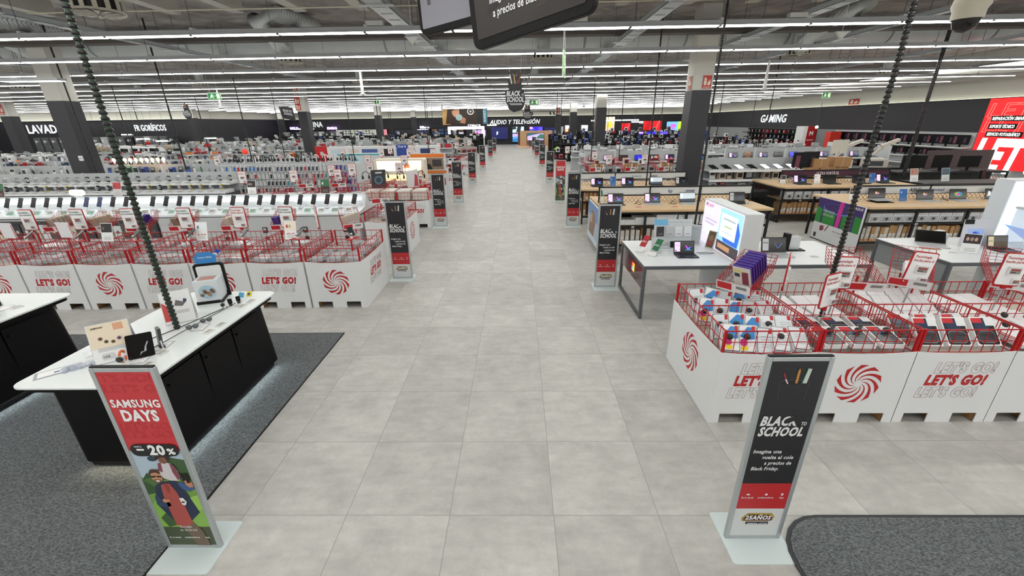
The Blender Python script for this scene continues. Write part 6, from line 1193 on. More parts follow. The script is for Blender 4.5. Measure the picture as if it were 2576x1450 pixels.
def f_card(c1, c2):
    b = MB(); b.prism([(-.08,0),(.08,0),(.08,.2),(-.08,.2)], (0,0,0), (1,0,0), (0,.2,.98), (0,.004,0), mat(c1, .5)); q = MB(); q.flat([(-.06,.1),(.06,.1),(.06,.18),(-.06,.18)], (0,-.002,.0), (1,0,0), (0,.2,.98), mat(c2, .5)); return (('card', b), ('print', q))
def f_robot(c1, c2):
    b = MB(); b.lathe([(.16,0),(.17,.03),(.165,.08),(.0,.09)], (0,0,0), mat(c1, .35), 16); q = MB(); q.lathe([(.05,.09),(.045,.11),(.0,.11)], (0,0,0), mat(c2, .3), 12); return (('body', b), ('turret', q))
KD = dict(box=('product_box', 'boxed product', f_box), kettle=('kettle', 'kettle', f_kettle), coffee=('coffee_machine', 'coffee machine', f_coffee), toaster=('toaster', 'toaster', f_toaster), blender=('blender', 'blender', f_blender), iron=('iron', 'iron', f_iron),
          bottle=('spray_bottle', 'bottle', f_bottle), watch=('smart_watch', 'watch', f_band), speaker=('loudspeaker', 'speaker', f_spk), headphones=('headphones', 'headphones', f_hood), vacuum=('vacuum_cleaner', 'vacuum cleaner', f_vac), card=('display_card', 'card', f_card), robot=('robot_vacuum', 'vacuum cleaner', f_robot))
PR = {k: P1(*v) for k, v in KD.items()}
NM = dict(box='box', kettle='kettle', coffee='coffee machine', toaster='toaster', blender='blender', iron='steam iron', bottle='bottle', watch='watch', speaker='speaker', headphones='headphones', vacuum='vacuum cleaner', card='price card', robot='robot vacuum')
CN = {'e4e6e7': 'white', '1c1c20': 'black', 'b3202a': 'red', '2a4fa0': 'blue', '9a9da0': 'grey', '3b8a8f': 'teal', 'c9b59a': 'beige', '4a2a86': 'purple', '2d7a4a': 'green', 'd8772a': 'orange', 'd9b6c0': 'pink', '6b4a32': 'brown', 'cfd3d6': 'pale', '2b3a5c': 'navy', 'c4b23a': 'yellow'}
def fill(x0, x1, y, z, where, kinds, cols, step=.3, seed=0, side='aisle', c2='1c1c20', jit=.03, sc=1, rz=0):
    rn = random.Random(seed); n = int(abs(x1-x0)/step); s_ = 1 if x1 > x0 else -1
    for i in range(n):
        if rn.random() < .06: continue
        k = rn.choice(kinds); c1 = rn.choice(cols)
        PR[k]((x0+s_*(i+.5)*step, y+rn.uniform(-jit, jit), z), rz+rn.uniform(-.15, .15), '%s %s, %s, %s from %s' % (CN[c1], NM[k], where, nth(i), side), c1, c2 if c1 != c2 else '9a9da0', rn.uniform(.85, 1.15)*sc)
W_ = ['e4e6e7']; WB_ = ['e4e6e7', '1c1c20', '9a9da0', 'e4e6e7']; MIX = ['e4e6e7', '1c1c20', '9a9da0', 'e4e6e7', '1c1c20', 'b3202a', '9a9da0', 'c9b59a', 'cfd3d6']
# ---------------------------------------------------------------- left: watches shelf, accessories wall
def slopeunit(label):
    t = thing('watch_shelf', label, 'shelf'); w = 1.55; 
    b = MB(); b.box(-w/2, .72, 0, w/2, .76, 1.4, GB); b.box(-w/2-.005, .7, 0, -w/2+.02, .77, 1.41, GW); part('back_board', b, t)
    for z, y0, nm in ((1.1, .3, 'upper_shelf'), (.89, .02, 'lower_shelf')): b = MB(); b.prism([(y0, z-.03), (y0+.02, z+.01), (y0+.42, z+.07), (y0+.42, z-.03)], (-w/2+.003,0,0), (0,1,0), (0,0,1), (w-.006,0,0), GW); part(nm, b, t)
    b = MB(); b.box(-w/2+.01, .05, 0, w/2-.01, .7, .855, mat('4a4b4d', .6)); part('base_cabinet', b, t); return t
SU = Proto(slopeunit)
for i in range(6): SU((-9.15-1.555*i, 12.0, 0), 0, 'sloping white watch display shelf, %s from the accessories wall' % nth(i))
rn = random.Random(3)
for i in range(30):
    x = -8.5-.305*i
    PR['watch']((x, 12.5, 1.14), -.3, 'watch on upper sloping shelf, %s from the accessories wall' % nth(i), rn.choice(['1c1c20', '1c1c20', 'e4e6e7', '9a9da0']), '9a9da0', 1.7)
    PR['watch']((x-.1, 12.22, .93), -.3, 'watch on lower sloping shelf, %s from the accessories wall' % nth(i), rn.choice(['1c1c20', '1c1c20', 'e4e6e7', 'd9b6c0', 'c4b23a']), '9a9da0', 1.6)
    TF((x+.1, 12.36, 1.115), .1, 'flat tag on the upper sloping watch shelf, %s' % nth(i), sc=(1.6, 1.6, 1.3)); TF((x, 12.08, .905), .1, 'flat tag on the lower sloping watch shelf, %s' % nth(i), sc=(1.6, 1.6, 1.3))
def pegunit(label):
    t = thing('pegboard', label, 'shelf'); w = 1.05; b = MB(); b.box(-w/2, .0, 0, w/2, .03, 1.6, GB); b.box(-w/2-.004, -.03, 0, -w/2+.016, .04, 1.62, GW); part('back_panel', b, t); b = MB(); b.box(-w/2+.02,-.4,0,w/2,-.001,.5,GW); part('base', b, t)
    for r in range(5): b = MB(); b.box(-w/2+.02, -.012, 1.52-.215*r, w/2, -.001, 1.535-.215*r, WHITE); part('hook_rail', b, t)
    return t
PG = Proto(pegunit)
for i in range(4): PG((-5.55-1.06*i, 13.3, 0), 0, 'pegboard bay of hanging accessories, %s from the aisle' % nth(i))
def hangc(c1, c2):
    def mk(label):
        t = thing('hanging_pack', label, 'accessory pack'); b = MB(); b.box(-.05, -.02, -.17, .05, 0, 0, glass('e6eaec', .75)); part('blister', b, t); b = MB(); b.prism([(-.03,-.15),(.025,-.15),(.04,-.03),(-.015,-.03)], (0,-.03,0), (1,0,0), (0,0,1), (0,.01,0), mat(c1, .4)); b.box(-.045,-.022,-.03,.045,-.02,-.004,mat(c2)); part('case', b, t); b = MB(); b.box(-.02,-.06,.0,.02,-.05,.02,WHITE); b.bar((0,-.05,.008),(0,.0,.008),.006,SILV); part('hook', b, t); return t
    return mk
HG = {k: Proto(hangc(*k)) for k in (('1c1c20', 'e4e6e7'), ('2b3a5c', 'e4e6e7'), ('cfd3d6', 'b9bcbe'), ('4a2a86', '3a2a9a'), ('c93a8a', '4a2a86'), ('b3202a', 'e4e6e7'), ('3b8a8f', 'e4e6e7'), ('2a6ab8', '9a9da0'))}
hk = list(HG)
for r in range(4):
    for i in range(34):
        x = -5.08-.122*i; k = hk[rn.choice((3, 3, 4, 3, 7))] if i < 5 else hk[rn.choice((0, 0, 0, 1, 1, 2, 2, 2, 5, 6, 0, 2) if r != 0 else (1, 1, 2, 0, 7, 5))]
        HG[k]((x, 13.24, 1.5-.215*r), 0, '%s hanging pack, %s pegboard row, %s from the aisle' % ({'1c1c20': 'black', '2b3a5c': 'navy', 'cfd3d6': 'clear', '4a2a86': 'purple', 'c93a8a': 'pink', 'b3202a': 'red', '3b8a8f': 'teal', '2a6ab8': 'blue'}[k[0]], nth(r), nth(i)))
for i in range(15): PR['headphones']((-5.15-.28*i, 13.5, 1.56), rn.uniform(-.3, .3), 'headphones on top of the pegboard wall, %s from the aisle' % nth(i), rn.choice(['1c1c20', 'e4e6e7', '1c1c20', '9a9da0', 'd9b6c0']), '1c1c20', 1.1)
b = MB(); b.box(-9.35, 13.34, 1.5, -5.02, 13.75, 1.56, GW); solo('shelf_board', b, 'white shelf board along the top of the pegboard wall', 'shelf')
# ---------------------------------------------------------------- left: special fixtures
t = thing('lit_counter', 'cream glowing display counter behind the pegboard end', 'display', (-5.0, 15.0, 0)); b = MB(); b.prism(rr(0,.0,1.75,1.52,.06), (0,0,0), (1,0,0), (0,0,1), (0,.5,0), mat('ece6d2', .5)); part('white_body', b, t, bevel=.01)
b = MB(); b.rect(.1,1.12,1.65,1.46,-.004, mat('fdf3d0', .5, 0, 1.15)); b.rect(.15,.8,1.6,1.0,-.004, mat('f3e3b0', .5, 0, .9)); b.flat([(1.0,1.2),(1.25,1.24),(1.2,1.4),(1.1,1.42)], (0,-.008,0), (1,0,0), (0,0,1), mat('e8925a', .5, 0, .6)); part('glowing_panel', b, t)
t = thing('promo_fixture', 'orange topped white fixture with a picture of a person with camera', 'display', (-4.05, 16.2, 0)); b = MB(); b.box(0,.02,.0,1.35,.5,1.0,GW); b.box(0,0,1.0,1.35,.06,1.62,GW); part('white_frame', b, t)
b = MB(); b.rect(.05,1.48,1.3,1.6,-.006, mat('e87a1e')); b.rect(.0,.9,1.35,1.0,.014, mat('e87a1e')); b.rect(.08,1.04,1.27,1.46,-.006, mat('8d7a6a')); b.rect(.1,1.04,.35,1.4,-.009, mat('5a2a26')); b.rect(.85,1.15,1.2,1.4,-.009, mat('3d3a3a')); part('printed_panel', b, t)
b = MB(); b.flat(circ(.62,1.32,.075,14,.09), (0,-.012,0), (1,0,0), (0,0,1), mat('6e4a3a')); b.flat([(.4,1.05),(.85,1.05),(.78,1.22),(.68,1.26),(.56,1.26),(.46,1.2)], (0,-.012,0), (1,0,0), (0,0,1), mat('1d1d22')); b.flat([(.54,1.34),(.55,1.42),(.7,1.42),(.71,1.34),(.68,1.38),(.58,1.38)], (0,-.0135,0), (1,0,0), (0,0,1), mat('1a1413')); part('printed_person', b, t)
t = thing('promo_fixture', 'white fixture with teal top band and faint blue picture', 'display', (-8.0, 19.3, 0)); b = MB(); b.box(0,0,0,1.9,.5,1.45,GW); part('white_body', b, t); b = MB(); b.rect(0,1.38,1.9,1.45,-.005, mat('4fb0b8')); b.rect(.1,1.0,1.1,1.36,-.005, mat('c9dde6')); b.flat([(.5,1.1),(.8,1.08),(.95,1.2),(.7,1.26)], (0,-.008,0), (1,0,0), (0,0,1), mat('7ab0c8')); part('printed_panel', b, t)
t = thing('oral_care_fixture', 'long white fixture with blue oval sign and dark niches', 'display', (-9.6, 22.0, 0)); b = MB(); b.box(0,0,0,5.6,.5,1.62,mat('e2e5e6', .5)); part('white_body', b, t)
b = MB()
for x, w_, c_ in ((.2,.7,'c9dde6'),(1.1,.5,'d9c9c6'),(1.75,.8,'4a5f9a'),(2.7,.65,'1d1d22'),(3.5,.6,'2a4fa0'),(4.2,.3,'e9e6e4'),(4.7,.75,'2b3a6a')): b.rect(x,1.15,x+w_,1.5,-.005, mat(c_))
part('niches', b, t); b = MB(); b.prism(rr(-.3,-.1,.3,.1,.1,6), (3.8,-.03,1.6), (1,0,0), (0,0,1), (0,.03,0), mat('2a4aa8')); b.text('Oral B', (3.8,-.035,1.555), .1, WHITE, w=.42, bold=.03); part('oval_sign', b, t)
t = thing('fire_cabinet', 'red fire hose cabinet standing beside the red striped column', 'cabinet', (-11.9, 25.6, 0)); b = MB(); b.box(0,0,0,.75,.35,1.5,mat('a3161c', .4)); part('body', b, t); b = MB(); b.box(.05,-.015,.8,.7,0,1.45,mat('c01c22', .35)); b.box(.3,-.02,1.0,.5,-.015,1.2,mat('d9c9c6')); part('door', b, t)
for i in range(10):
    t = thing('light_bulb', 'glowing warm light bulb on the lamp shelf, %s from right' % nth(i), 'light bulb', (-13.3-.21*i, 16.2, 1.4)); b = MB(); b.lathe([(.015,0),(.02,.03),(.05,.08),(.055,.12),(.03,.16),(.0,.17)], (0,0,.03), mat('ffc069' if i % 3 else 'ffd9a0', .3, 0, 7), 10); part('glass_globe', b, t); b = MB(); b.lathe([(.025,0),(.025,.03)], (0,0,0), WHITE, 8); part('socket', b, t)
t = thing('lamp_display', 'pale board with two glowing vertical tubes at far left', 'lamp', (-19.0, 15.2, 1.0)); b = MB(); b.box(-.42,0,0,.42,.05,.62,mat('b7ab7e')); b.flat([(-.1,.1),(.0,.3),(.1,.1),(.06,.1),(0,.2),(-.06,.1)], (0,-.003,0), (1,0,0), (0,0,1), DGREY); part('board', b, t)
for s_ in (-1, 1): b = MB(); b.tube([(s_*.33,-.04,.02),(s_*.33,-.04,.62)], .05, mat('fff0b0', .4, 0, 2.2), 10); part('glowing_tube', b, t)
for i, x in enumerate((-21.3, -22.0)):
    b = MB(); b.prism(rr(-.16,0,.16,1.0,.12), (0,0,.75), (1,0,0), (0,0,1), (0,.18,0), mat('dfe3e6', .3)); solo('air_purifier', b, 'tall white rounded appliance at the left edge, %s' % nth(i), 'appliance', (x, 14.9, .0))
b = MB(); b.box(-24, 14.7, 0, -8.2, 15.6, .72, GW); solo('display_platform', b, 'long white platform behind the watch shelves', 'platform')
# ---------------------------------------------------------------- left rows
def leftrow(Y, x0, x1, top, lv, nm, kinds, cols, seed, topk=None, step=.3, sc=1, c='w'):
    row(x0, x1, Y, top, lv, nm, c)
    fill(x0, x1, Y-.2, lv[-1], 'front shelf, '+nm, kinds, cols, step, seed, sc=sc)
    if len(lv) > 1 and Y < 21: fill(x0, x1, Y-.22, lv[-2], 'lower shelf, '+nm, kinds, cols, step*1.2, seed+50, sc=sc)
    if topk: fill(x0, x1, Y, top, 'top, '+nm, topk, cols, step*1.8, seed+90, sc=sc*.85)
leftrow(16.4, -8.6, -23.5, 1.35, [.75, 1.05], 'lamp shelves, left', ['box', 'bottle', 'watch', 'card'], ['e4e6e7', '1c1c20', '2a4fa0', '9a9da0', '2d7a4a', 'cfd3d6'], 31, None, .27)
leftrow(18.8, -9, -25.2, 1.35, [.8, 1.1], 'third row back, left', ['box', 'bottle', 'iron', 'watch'], WB_+['2b3a5c', 'b3202a'], 32, ['iron', 'card'], .3)
leftrow(21.6, -10.2, -28, 1.4, [.85, 1.15], 'fourth row back, left', ['iron', 'kettle', 'box'], WB_+['d8772a'], 33, ['iron', 'robot'], .36, 1.1)
leftrow(24.6, -13.2, -30, 1.4, [.85, 1.15], 'fifth row back, left', ['kettle', 'box', 'vacuum'], WB_+WB_+['b3202a'], 34, ['iron', 'kettle'], .42, 1.1)
leftrow(28.2, -4.2, -29, 1.45, [.9, 1.2], 'sixth row back, left', ['coffee', 'toaster', 'kettle', 'blender'], MIX, 35, ['coffee', 'toaster', 'kettle'], .5, 1.2)
leftrow(32, -3.8, -28, 1.5, [.9, 1.2], 'seventh row back, left', ['coffee', 'blender', 'box'], MIX, 36, ['blender', 'coffee', 'toaster'], .6, 1.2)
leftrow(36.5, -3.8, -27, 1.5, [1.2], 'eighth row back, left', ['coffee', 'speaker', 'box'], MIX, 37, ['coffee', 'toaster', 'robot'], .7, 1.2)
leftrow(41.5, -3.6, -26, 1.55, [1.2], 'ninth row back, left', ['box', 'coffee', 'toaster'], WB_+['c9b59a'], 38, ['toaster', 'coffee'], .85, 1.3, 'k')
leftrow(46.5, -3.6, -26, 1.6, [1.2], 'farthest row, left', ['box', 'speaker'], WB_+WB_+['2a4fa0'], 39, ['coffee'], 1.1, 1.4, 'k')
leftrow(19.6, -2.9, -5.5, 1.2, [.75, 1.0], 'beauty shelves near aisle, left', ['box', 'bottle', 'card'], ['e4e6e7', 'b3202a', '2a4fa0', 'd8772a', 'c9b59a', '1c1c20'], 40, ['card'], .25)
leftrow(25.9, -4.6, -11.2, 1.3, [.8, 1.05], 'red goods shelves near aisle, left', ['box', 'bottle'], ['b3202a', 'e4e6e7', '1c1c20'], 41, ['card', 'kettle'], .3, 1.1)
leftrow(31, -2.9, -3.9+.0-1.3, 1.1, [.7], 'slanted box stack near aisle, left', ['box'], ['c9b59a', '1c1c20', 'b3202a'], 42, ['box'], .35, 1.2)
for i, (x, y) in enumerate(((-5.3, 15.3), (-3.9, 14.9), (-6.7, 15.5), (-7.6, 18.9), (-5.9, 18.9), (-4.7, 18.9), (-3.6, 18.5), (-5.2, 22), (-4.4, 24.4), (-3.4, 24.4), (-9.4, 15.6), (-11, 15.8), (-6.1, 20.9), (-3.1, 28))): BDR((x, y, 1.32), .08*(i % 3-1), 'distant red and white price board left of the aisle, %s' % nth(i))
for i in range(9):
    x = -21.5-.0*i; 
for i, (x, y, l) in enumerate(((-24.5, 26.5, 'white box shaped oven with four dark windows, left back'),)):
    t = thing('hood_display', l, 'appliance', (x, y, 1.05)); b = MB(); b.prism([(0,0),(2.6,0),(2.5,.45),(.1,.6)], (0,0,0), (1,0,0), (0,0,1), (0,.6,0), mat('e4e6e7', .4)); part('white_housing', b, t)
    for k in range(4): b = MB(); b.prism([(.25+.6*k,.12),(.72+.6*k,.12),(.75+.6*k,.42),(.3+.6*k,.45)], (0,-.01,0), (1,0,0), (0,0,1), (0,.01,0), BLK); part('dark_window', b, t)
b = MB(); b.lathe([(.08,0),(.13,.06),(.13,.16),(.05,.24)], (0,0,0), mat('f0452e', .4, 0, .3), 14); solo('round_sign', b, 'bright red round ball on the fourth row at left', 'ornament', (-12.9, 20.6, 1.42))
# fridges and washers along the left wall
def fridge(c1):
    def mk(label):
        t = thing('fridge', label, 'fridge'); b = MB(); b.box(-.31,-.3,0,.31,.32,1.92,mat(c1, .3, .3)); part('cabinet', b, t, bevel=.01)
        for z0, z1 in ((.04, .75), (.77, 1.9)): b = MB(); b.box(-.305,-.33,z0,.305,-.3,z1,mat(c1, .3, .3)); b.box(.22,-.35,z0+.1,.25,-.33,z0+.5,SILV); part('door', b, t)
        b = MB(); b.rect(-.2,1.5,-.05,1.7,-.335,WHITE); b.rect(.0,1.55,.1,1.68,-.335,LGREY); part('energy_label', b, t); return t
    return mk
FG = Proto(fridge('6b6e71')); FD = Proto(fridge('2f3033')); FW = Proto(fridge('c9ccce'))
for i in range(17): (FG, FD, FG, FW, FG)[i % 5 if i > 5 else 0]((-44.6+.79*i, 40.9, 0), 0, 'upright fridge along the left wall, %s from left' % nth(i))
for i in range(12): (FD, FG, FW)[i % 3]((-29.6+.7*i, 54.5, 0), 0, 'upright fridge at the back wall, %s from left' % nth(i))
def washer(label):
    t = thing('washing_machine', label, 'washing machine'); b = MB(); b.box(-.3,-.3,0,.3,.3,.85,mat('dfe2e4', .4)); part('cabinet', b, t); b = MB(); b.lathe([(.19,0),(.17,-.02),(.13,-.02),(.12,.0)], (0,-.3,.42), LGREY, 18, 'y'); part('porthole', b, t); b = MB(); b.box(-.28,-.315,.72,.28,-.3,.83,mat('c3c7ca')); part('control_panel', b, t); return t
WM = Proto(washer)
for i in range(16): WM((-29.5-.66*i, 36.0, .0), 0, 'white washing machine on the floor at far left, %s' % nth(i))
for i, (x, y, z, w_) in enumerate(((-36.5, 41.2, 2.05, 1.0), (-31.5, 37, 1.75, 1.2), (-27.5, 34, 1.65, 1.0), (-25.2, 36.2, 1.75, 1.0), (-29.2, 30.0, 1.6, 1.3), (-23.5, 49, 2.25, 2.2))):
    b = MB(); b.box(-w_/2,-.1,.0,w_/2,.1,.1,GREY); b.box(-w_/2+.02,-.105,.01,w_/2-.02,-.1,.09,mat('ffffff', .5, 0, 5)); b.box(-w_/2+.02,-.1,-.005,w_/2-.02,.1,.0,mat('ffffff', .5, 0, 5)); b.bar((-w_/2+.1,0,.1),(-w_/2+.1,0,4.1-z),.01,DGREY); b.bar((w_/2-.1,0,.1),(w_/2-.1,0,4.1-z),.01,DGREY); solo('panel_lamp', b, 'short bright white lamp over the left background, %s' % nth(i), 'lamp', (x, y, z))
# ---------------------------------------------------------------- back wall, left half: niches
def wallnich(x0, x1, z0, z1, y, lab, bg, items, em=0):
    t = thing('wall_display', lab, 'display', (x0, y, 0)); w = x1-x0; b = MB(); b.box(0, 0, 0, w, .3, z1+.05, GK); part('dark_frame', b, t); b = MB(); b.rect(.05, z0, w-.05, z1, -.01, mat(bg, .5, 0, em)); 
    for (a, c, d, e, h, em2) in items: b.rect(a*w, z0+(z1-z0)*c, d*w, z0+(z1-z0)*e, -.02-.004*len(b.f)/50, mat(h, .4, 0, em2))
    part('lit_front', b, t); return t
rn = random.Random(8)
def grid(n, m, cs, e=0): return [((i+.15)/n, (j+.1)/m, (i+.85)/n, (j+.75)/m, rn.choice(cs), e) for i in range(n) for j in range(m)]
wallnich(-23.6, -18.3, .9, 2.05, 57.65, 'pale wall grid full of small appliances under the black band', 'd9dcd6', grid(14, 4, ['8d9390', 'c9c6b4', 'e9e9e2', '6a6e6c']), .25)
wallnich(-18.2, -16.9, 1.0, 2.05, 57.65, 'pink lit wall panel beside the pale appliance grid', 'e58a9a', [], .5)
wallnich(-16.0, -11.4, .9, 2.05, 57.65, 'dark wall niche with people pictures, right of the pink panel', '1a1a20', grid(6, 2, ['4a3a3a', '2a2a3a', '8d3a3a', 'c9b59a', '3a4a7a'])+[(.55, .9, .98, .94, 'ffffff', 3)], 0)
wallnich(-11.2, -6.9, .9, 2.1, 57.65, 'dark wall niche with small lit product photos', '16161a', grid(5, 3, ['3a3a4a', '7a5a3a', '2a4a7a', 'd9d9e2'], .3), 0)
wallnich(-30.2, -25.0, .8, 2.05, 57.65, 'dark wall niche with yellow panels near kitchen letters', '141416', [(.1, .3, .2, .8, 'd9a52a', .4), (.22, .3, .3, .8, 'd9a52a', .3), (.35, .0, .45, 1, '8d8a80', 0), (.6, .4, .95, .75, '5a6064', 0), (.5, .3, .56, .9, 'b3202a', .2)], 0)
wallnich(-6.7, -3.9, .8, 1.9, 57.65, 'wall niche with pale lilac screens under coffee poster', '2a2433', [(.3, .3, .9, .9, 'c9a8e0', .8), (.35, .35, .6, .6, 'e05a8a', .6)], 0)
t = thing('lit_arch', 'glowing white and violet arch frame under the coffee poster', 'display', (-7.9, 50.5, 0)); e_ = mat('f3e0fa', .4, 0, 4); b = MB(); b.box(0,0,2.0,4.1,.25,2.3,e_); b.box(0,0,1.1,.25,.25,2.0,e_); b.box(3.85,0,1.1,4.1,.25,2.0,e_); part('glowing_frame', b, t); b = MB(); b.box(0,.05,0,.25,.25,1.1,GW); b.box(3.85,.05,0,4.1,.25,1.1,GW); part('legs', b, t)
b = MB(); b.text('PHILIPS', (0,0,0), .22, mat('ffffff', .4, 0, 4), w=1.4, bold=.03); solo('lit_lettering', b, 'small glowing white lettering above the arch', 'lettering', (-4.9, 50.4, 2.36))
for i, (x, y, z, s, c_, w_) in enumerate(((-12.0, 57.55, 2.1, 'Miele', 'e4dcff', 1.2), (-24.0, 57.55, 2.15, 'SMEG', 'd9a8ff', 1.3), (-28.9, 57.55, 2.2, 'BEKO', 'c9a0ff', 1.1))):
    b = MB(); b.text(s, (0,0,0), .28, mat(c_, .4, 0, 4), w=w_, bold=.05); solo('lit_lettering', b, 'small glowing violet shop lettering on far wall, %s from the middle' % nth(i), 'lettering', (x, y, z))
t = thing('hanging_poster', 'big hanging poster of a woman drinking coffee, left of aisle end', 'poster', (-8.35, 50, 2.5)); b = MB(); b.box(0,0,0,5.0,.06,2.2,mat('3a2c24')); part('panel', b, t)
b = MB(); F=lambda p,h,k: b.flat(p, (0,-.004*k-.004,0), (1,0,0), (0,0,1), mat(h,.5)); F([(0,0),(.9,0),(.7,2.2),(0,2.2)],'c9a060',1); F([(3.9,0),(5,0),(5,2.2),(3.9,2.2)],'1d2022',1); F([(4.5,.05),(4.98,.05),(4.98,2.15),(4.5,2.15)],'4a8aa0',2)
F([(.35,.1),(1.3,.0),(1.9,.6),(2.0,1.6),(1.6,2.1),(1.0,2.1),(.6,1.6)],'3a241a',2); F(circ(1.5,1.35,.42,18,.58),'d9a080',3); F([(1.0,1.5),(1.1,2.0),(1.6,2.1),(1.9,1.9),(1.5,1.8),(1.2,1.4)],'2e1c14',4); F(circ(1.85,.75,.38,18,.34),'a9c2c0',5); F([(1.9,.2),(2.5,.1),(2.6,.6),(2.3,.8),(2.1,.5)],'c98a6a',6)
F(circ(3.15,1.35,.38,20,.36),'e6e6e2',4); F(circ(3.15,1.35,.26,18,.24),'2a2422',5); F(circ(3.15,1.35,.12,12,.12),'d9d9d4',6); F([(1.35,1.5),(1.48,1.52),(1.48,1.56),(1.35,1.54)],'2a1a16',6); F([(1.62,1.52),(1.78,1.5),(1.78,1.54),(1.62,1.56)],'2a1a16',6)
b.text('BARISTA', (4.8,-.05,1.0), .22, mat('e9f0f2'), U=(0,0,1), V=(-1,0,0), w=1.5, bold=.02); part('printed_picture', b, t)
b = MB(); b.bar((.6,.03,2.2),(.6,.03,CZ-2.5),.03,LGREY); part('hanging_wire', b, t); b = MB(); b.bar((4.4,.03,2.2),(4.4,.03,CZ-2.5),.03,LGREY); part('hanging_wire', b, t)
# ---------------------------------------------------------------- back wall middle: televisions
def tv(x, y, z, w, h, lab, kind, em=1.0, rz=0):
    t = thing('television', lab, 'television', (x, y, z), rz); b = MB(); b.box(-w/2,0,0,w/2,.06,h,BLK); part('casing', b, t); b = MB(); X=(1,0,0); Z=(0,0,1); O=(-w/2,-.006,0)
    P = {'blue': ('0c1450', [([(.3,.35),(.4,.4),(.42,.6),(.33,.65)],'c9e0ff')]), 'sea': ('49a0d8', [([(0,.0),(1,.2),(1,.5),(0,.35)],'2a7ab8'), ([(0,.6),(1,.7),(1,1),(0,1)],'c0a8e8'), ([(.5,.1),(.9,.2),(.8,.3)],'e9f4fa')]), 'city': ('5a4ae0', [([(0,.0),(1,.3),(1,.45),(0,.2)],'e05ab8'), ([(.2,.5),(.6,.45),(.7,.9),(.3,1)],'2a2ac8'), ([(.5,0),(.9,0),(1,.25),(.6,.2)],'f0a8a0'), ([(0,.7),(.3,.7),(.2,1),(0,1)],'e9a8ff')]), 'map': ('b9a8d8', [([(0,.6),(.4,.8),(.8,1),(0,1)],'2a5a6a'), ([(.1,.1),(.4,.05),(.7,.5),(.4,.6)],'e4c8ee'), ([(.5,.3),(1,.2),(1,.8),(.8,.9)],'3a6a5a')]),
         'night': ('141a4a', [([(.4,.3),(.6,.3),(.5,.6)],'c9d4ff'), ([(.2,.25),(.8,.25),(.8,.28),(.2,.28)],'8a9ae0')]), 'phone': ('c9e6ea', [([(.3,.0),(.7,.3),(.75,1),(.45,1)],'1d1f2a'), ([(0,.5),(.35,.6),(.3,1),(0,1)],'26303a')]), 'red': ('e0141e', [([(0,0),(.3,.2),(.5,1),(.2,1)],'a80a14'), ([(.6,0),(.7,0),(.9,1),(.8,1)],'ff4a50')]), 'anime': ('c9b8a0', [([(.1,.2),(.5,.1),(.6,.8),(.2,.9)],'2a2a4a'), ([(.2,.3),(.4,.3),(.4,.6),(.2,.6)],'e08a4a'), ([(.6,.2),(.9,.3),(.8,.9)],'d8c03a')]), 'green': ('6fb8e8', [([(.7,0),(1,0),(1,1),(.75,1)],'b8e02a'), ([(.1,.2),(.5,.1),(.6,.7),(.3,.8)],'b87ae0'), ([(.3,.5),(.6,.4),(.6,.7)],'e05ab8')]), 'grey': ('8f9395', [])}[kind]
    b.flat([(0.01*w,.015*h),(.99*w,.015*h),(.99*w,.985*h),(.01*w,.985*h)], O, X, Z, mat(P[0], .3, 0, em))
    for i, (p, c_) in enumerate(P[1]): b.flat([(a*w, c*h) for a, c in p], (O[0], O[1]-.003*(i+1), 0), X, Z, mat(c_, .3, 0, em))
    part('screen', b, t); return t
for i, (x, z, w, h, k, l) in enumerate(((-2.35, .65, 2.2, 1.5, 'blue', 'dark blue wall screen left of the television wall'), (.05, 1.4, 1.5, .75, 'phone', 'upper screen with a dark phone picture'), (.05, .3, 1.5, 1.0, 'sea', 'lower screen with pale blue sea picture'), (2.35, 1.25, 1.7, .85, 'city', 'screen with violet city picture'), (4.1, 1.25, 1.4, .75, 'night', 'dark navy screen with small white logo'), (5.4, 1.0, .9, 1.1, 'grey', 'grey panel right of the navy screen'))):
    tv(x, 57.6, z, w, h, l+' on the far wall', k, .9)
t = thing('tv_island', 'wooden television island at the far end of the aisle', 'display', (.0, 50.6, 0)); b = MB(); wl = mat('c9a27c', .6); b.box(0,0,0,4.0,.5,.25,wl); b.box(0,.0,.25,.7,.5,1.75,mat('5a3a2c')); b.box(.25,-.02,.25,1.0,.0,1.75,wl); b.box(1.0,-.02,1.5,3.9,.0,1.75,wl); b.box(3.0,-.02,.25,3.9,.0,1.5,wl); b.box(.25,0,.25,3.9,.5,1.75,mat('8d6a4c')); part('wooden_body', b, t)
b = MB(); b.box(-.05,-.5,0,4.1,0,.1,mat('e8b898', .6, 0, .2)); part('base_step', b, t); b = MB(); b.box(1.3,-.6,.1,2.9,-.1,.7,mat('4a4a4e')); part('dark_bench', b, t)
tv(2.0, 50.5, .72, 1.9, .75, 'big screen with green and lilac aerial picture in the wooden island', 'map', .9)
t = thing('panel_light', 'short white light bar left under the audio letters', 'lamp', (-3.9, 57, 2.3)); b = MB(); b.box(0,0,0,1.2,.1,.14,mat('ffffff', .4, 0, 4)); part('tube', b, t)
# hanging track with spots in front of far wall
t = thing('spot_track', 'black track with spotlights above the audio letters', 'spotlights', (.5, 48, 3.65)); b = MB(); b.box(0,0,0,5.6,.05,.05,BLK); part('track', b, t)
for i, x in enumerate((.3, 1.0, 2.9, 3.3, 5.3)): b = MB(); b.tube([(x,0,-.02),(x+.08,-.05,-.3)], .07, BLK, 8); part('spotlight', b, t)
for x in (.2, 5.4): b = MB(); b.bar((x,.02,.05),(x,.02,CZ-3.65),.02,DGREY); part('hanger', b, t)
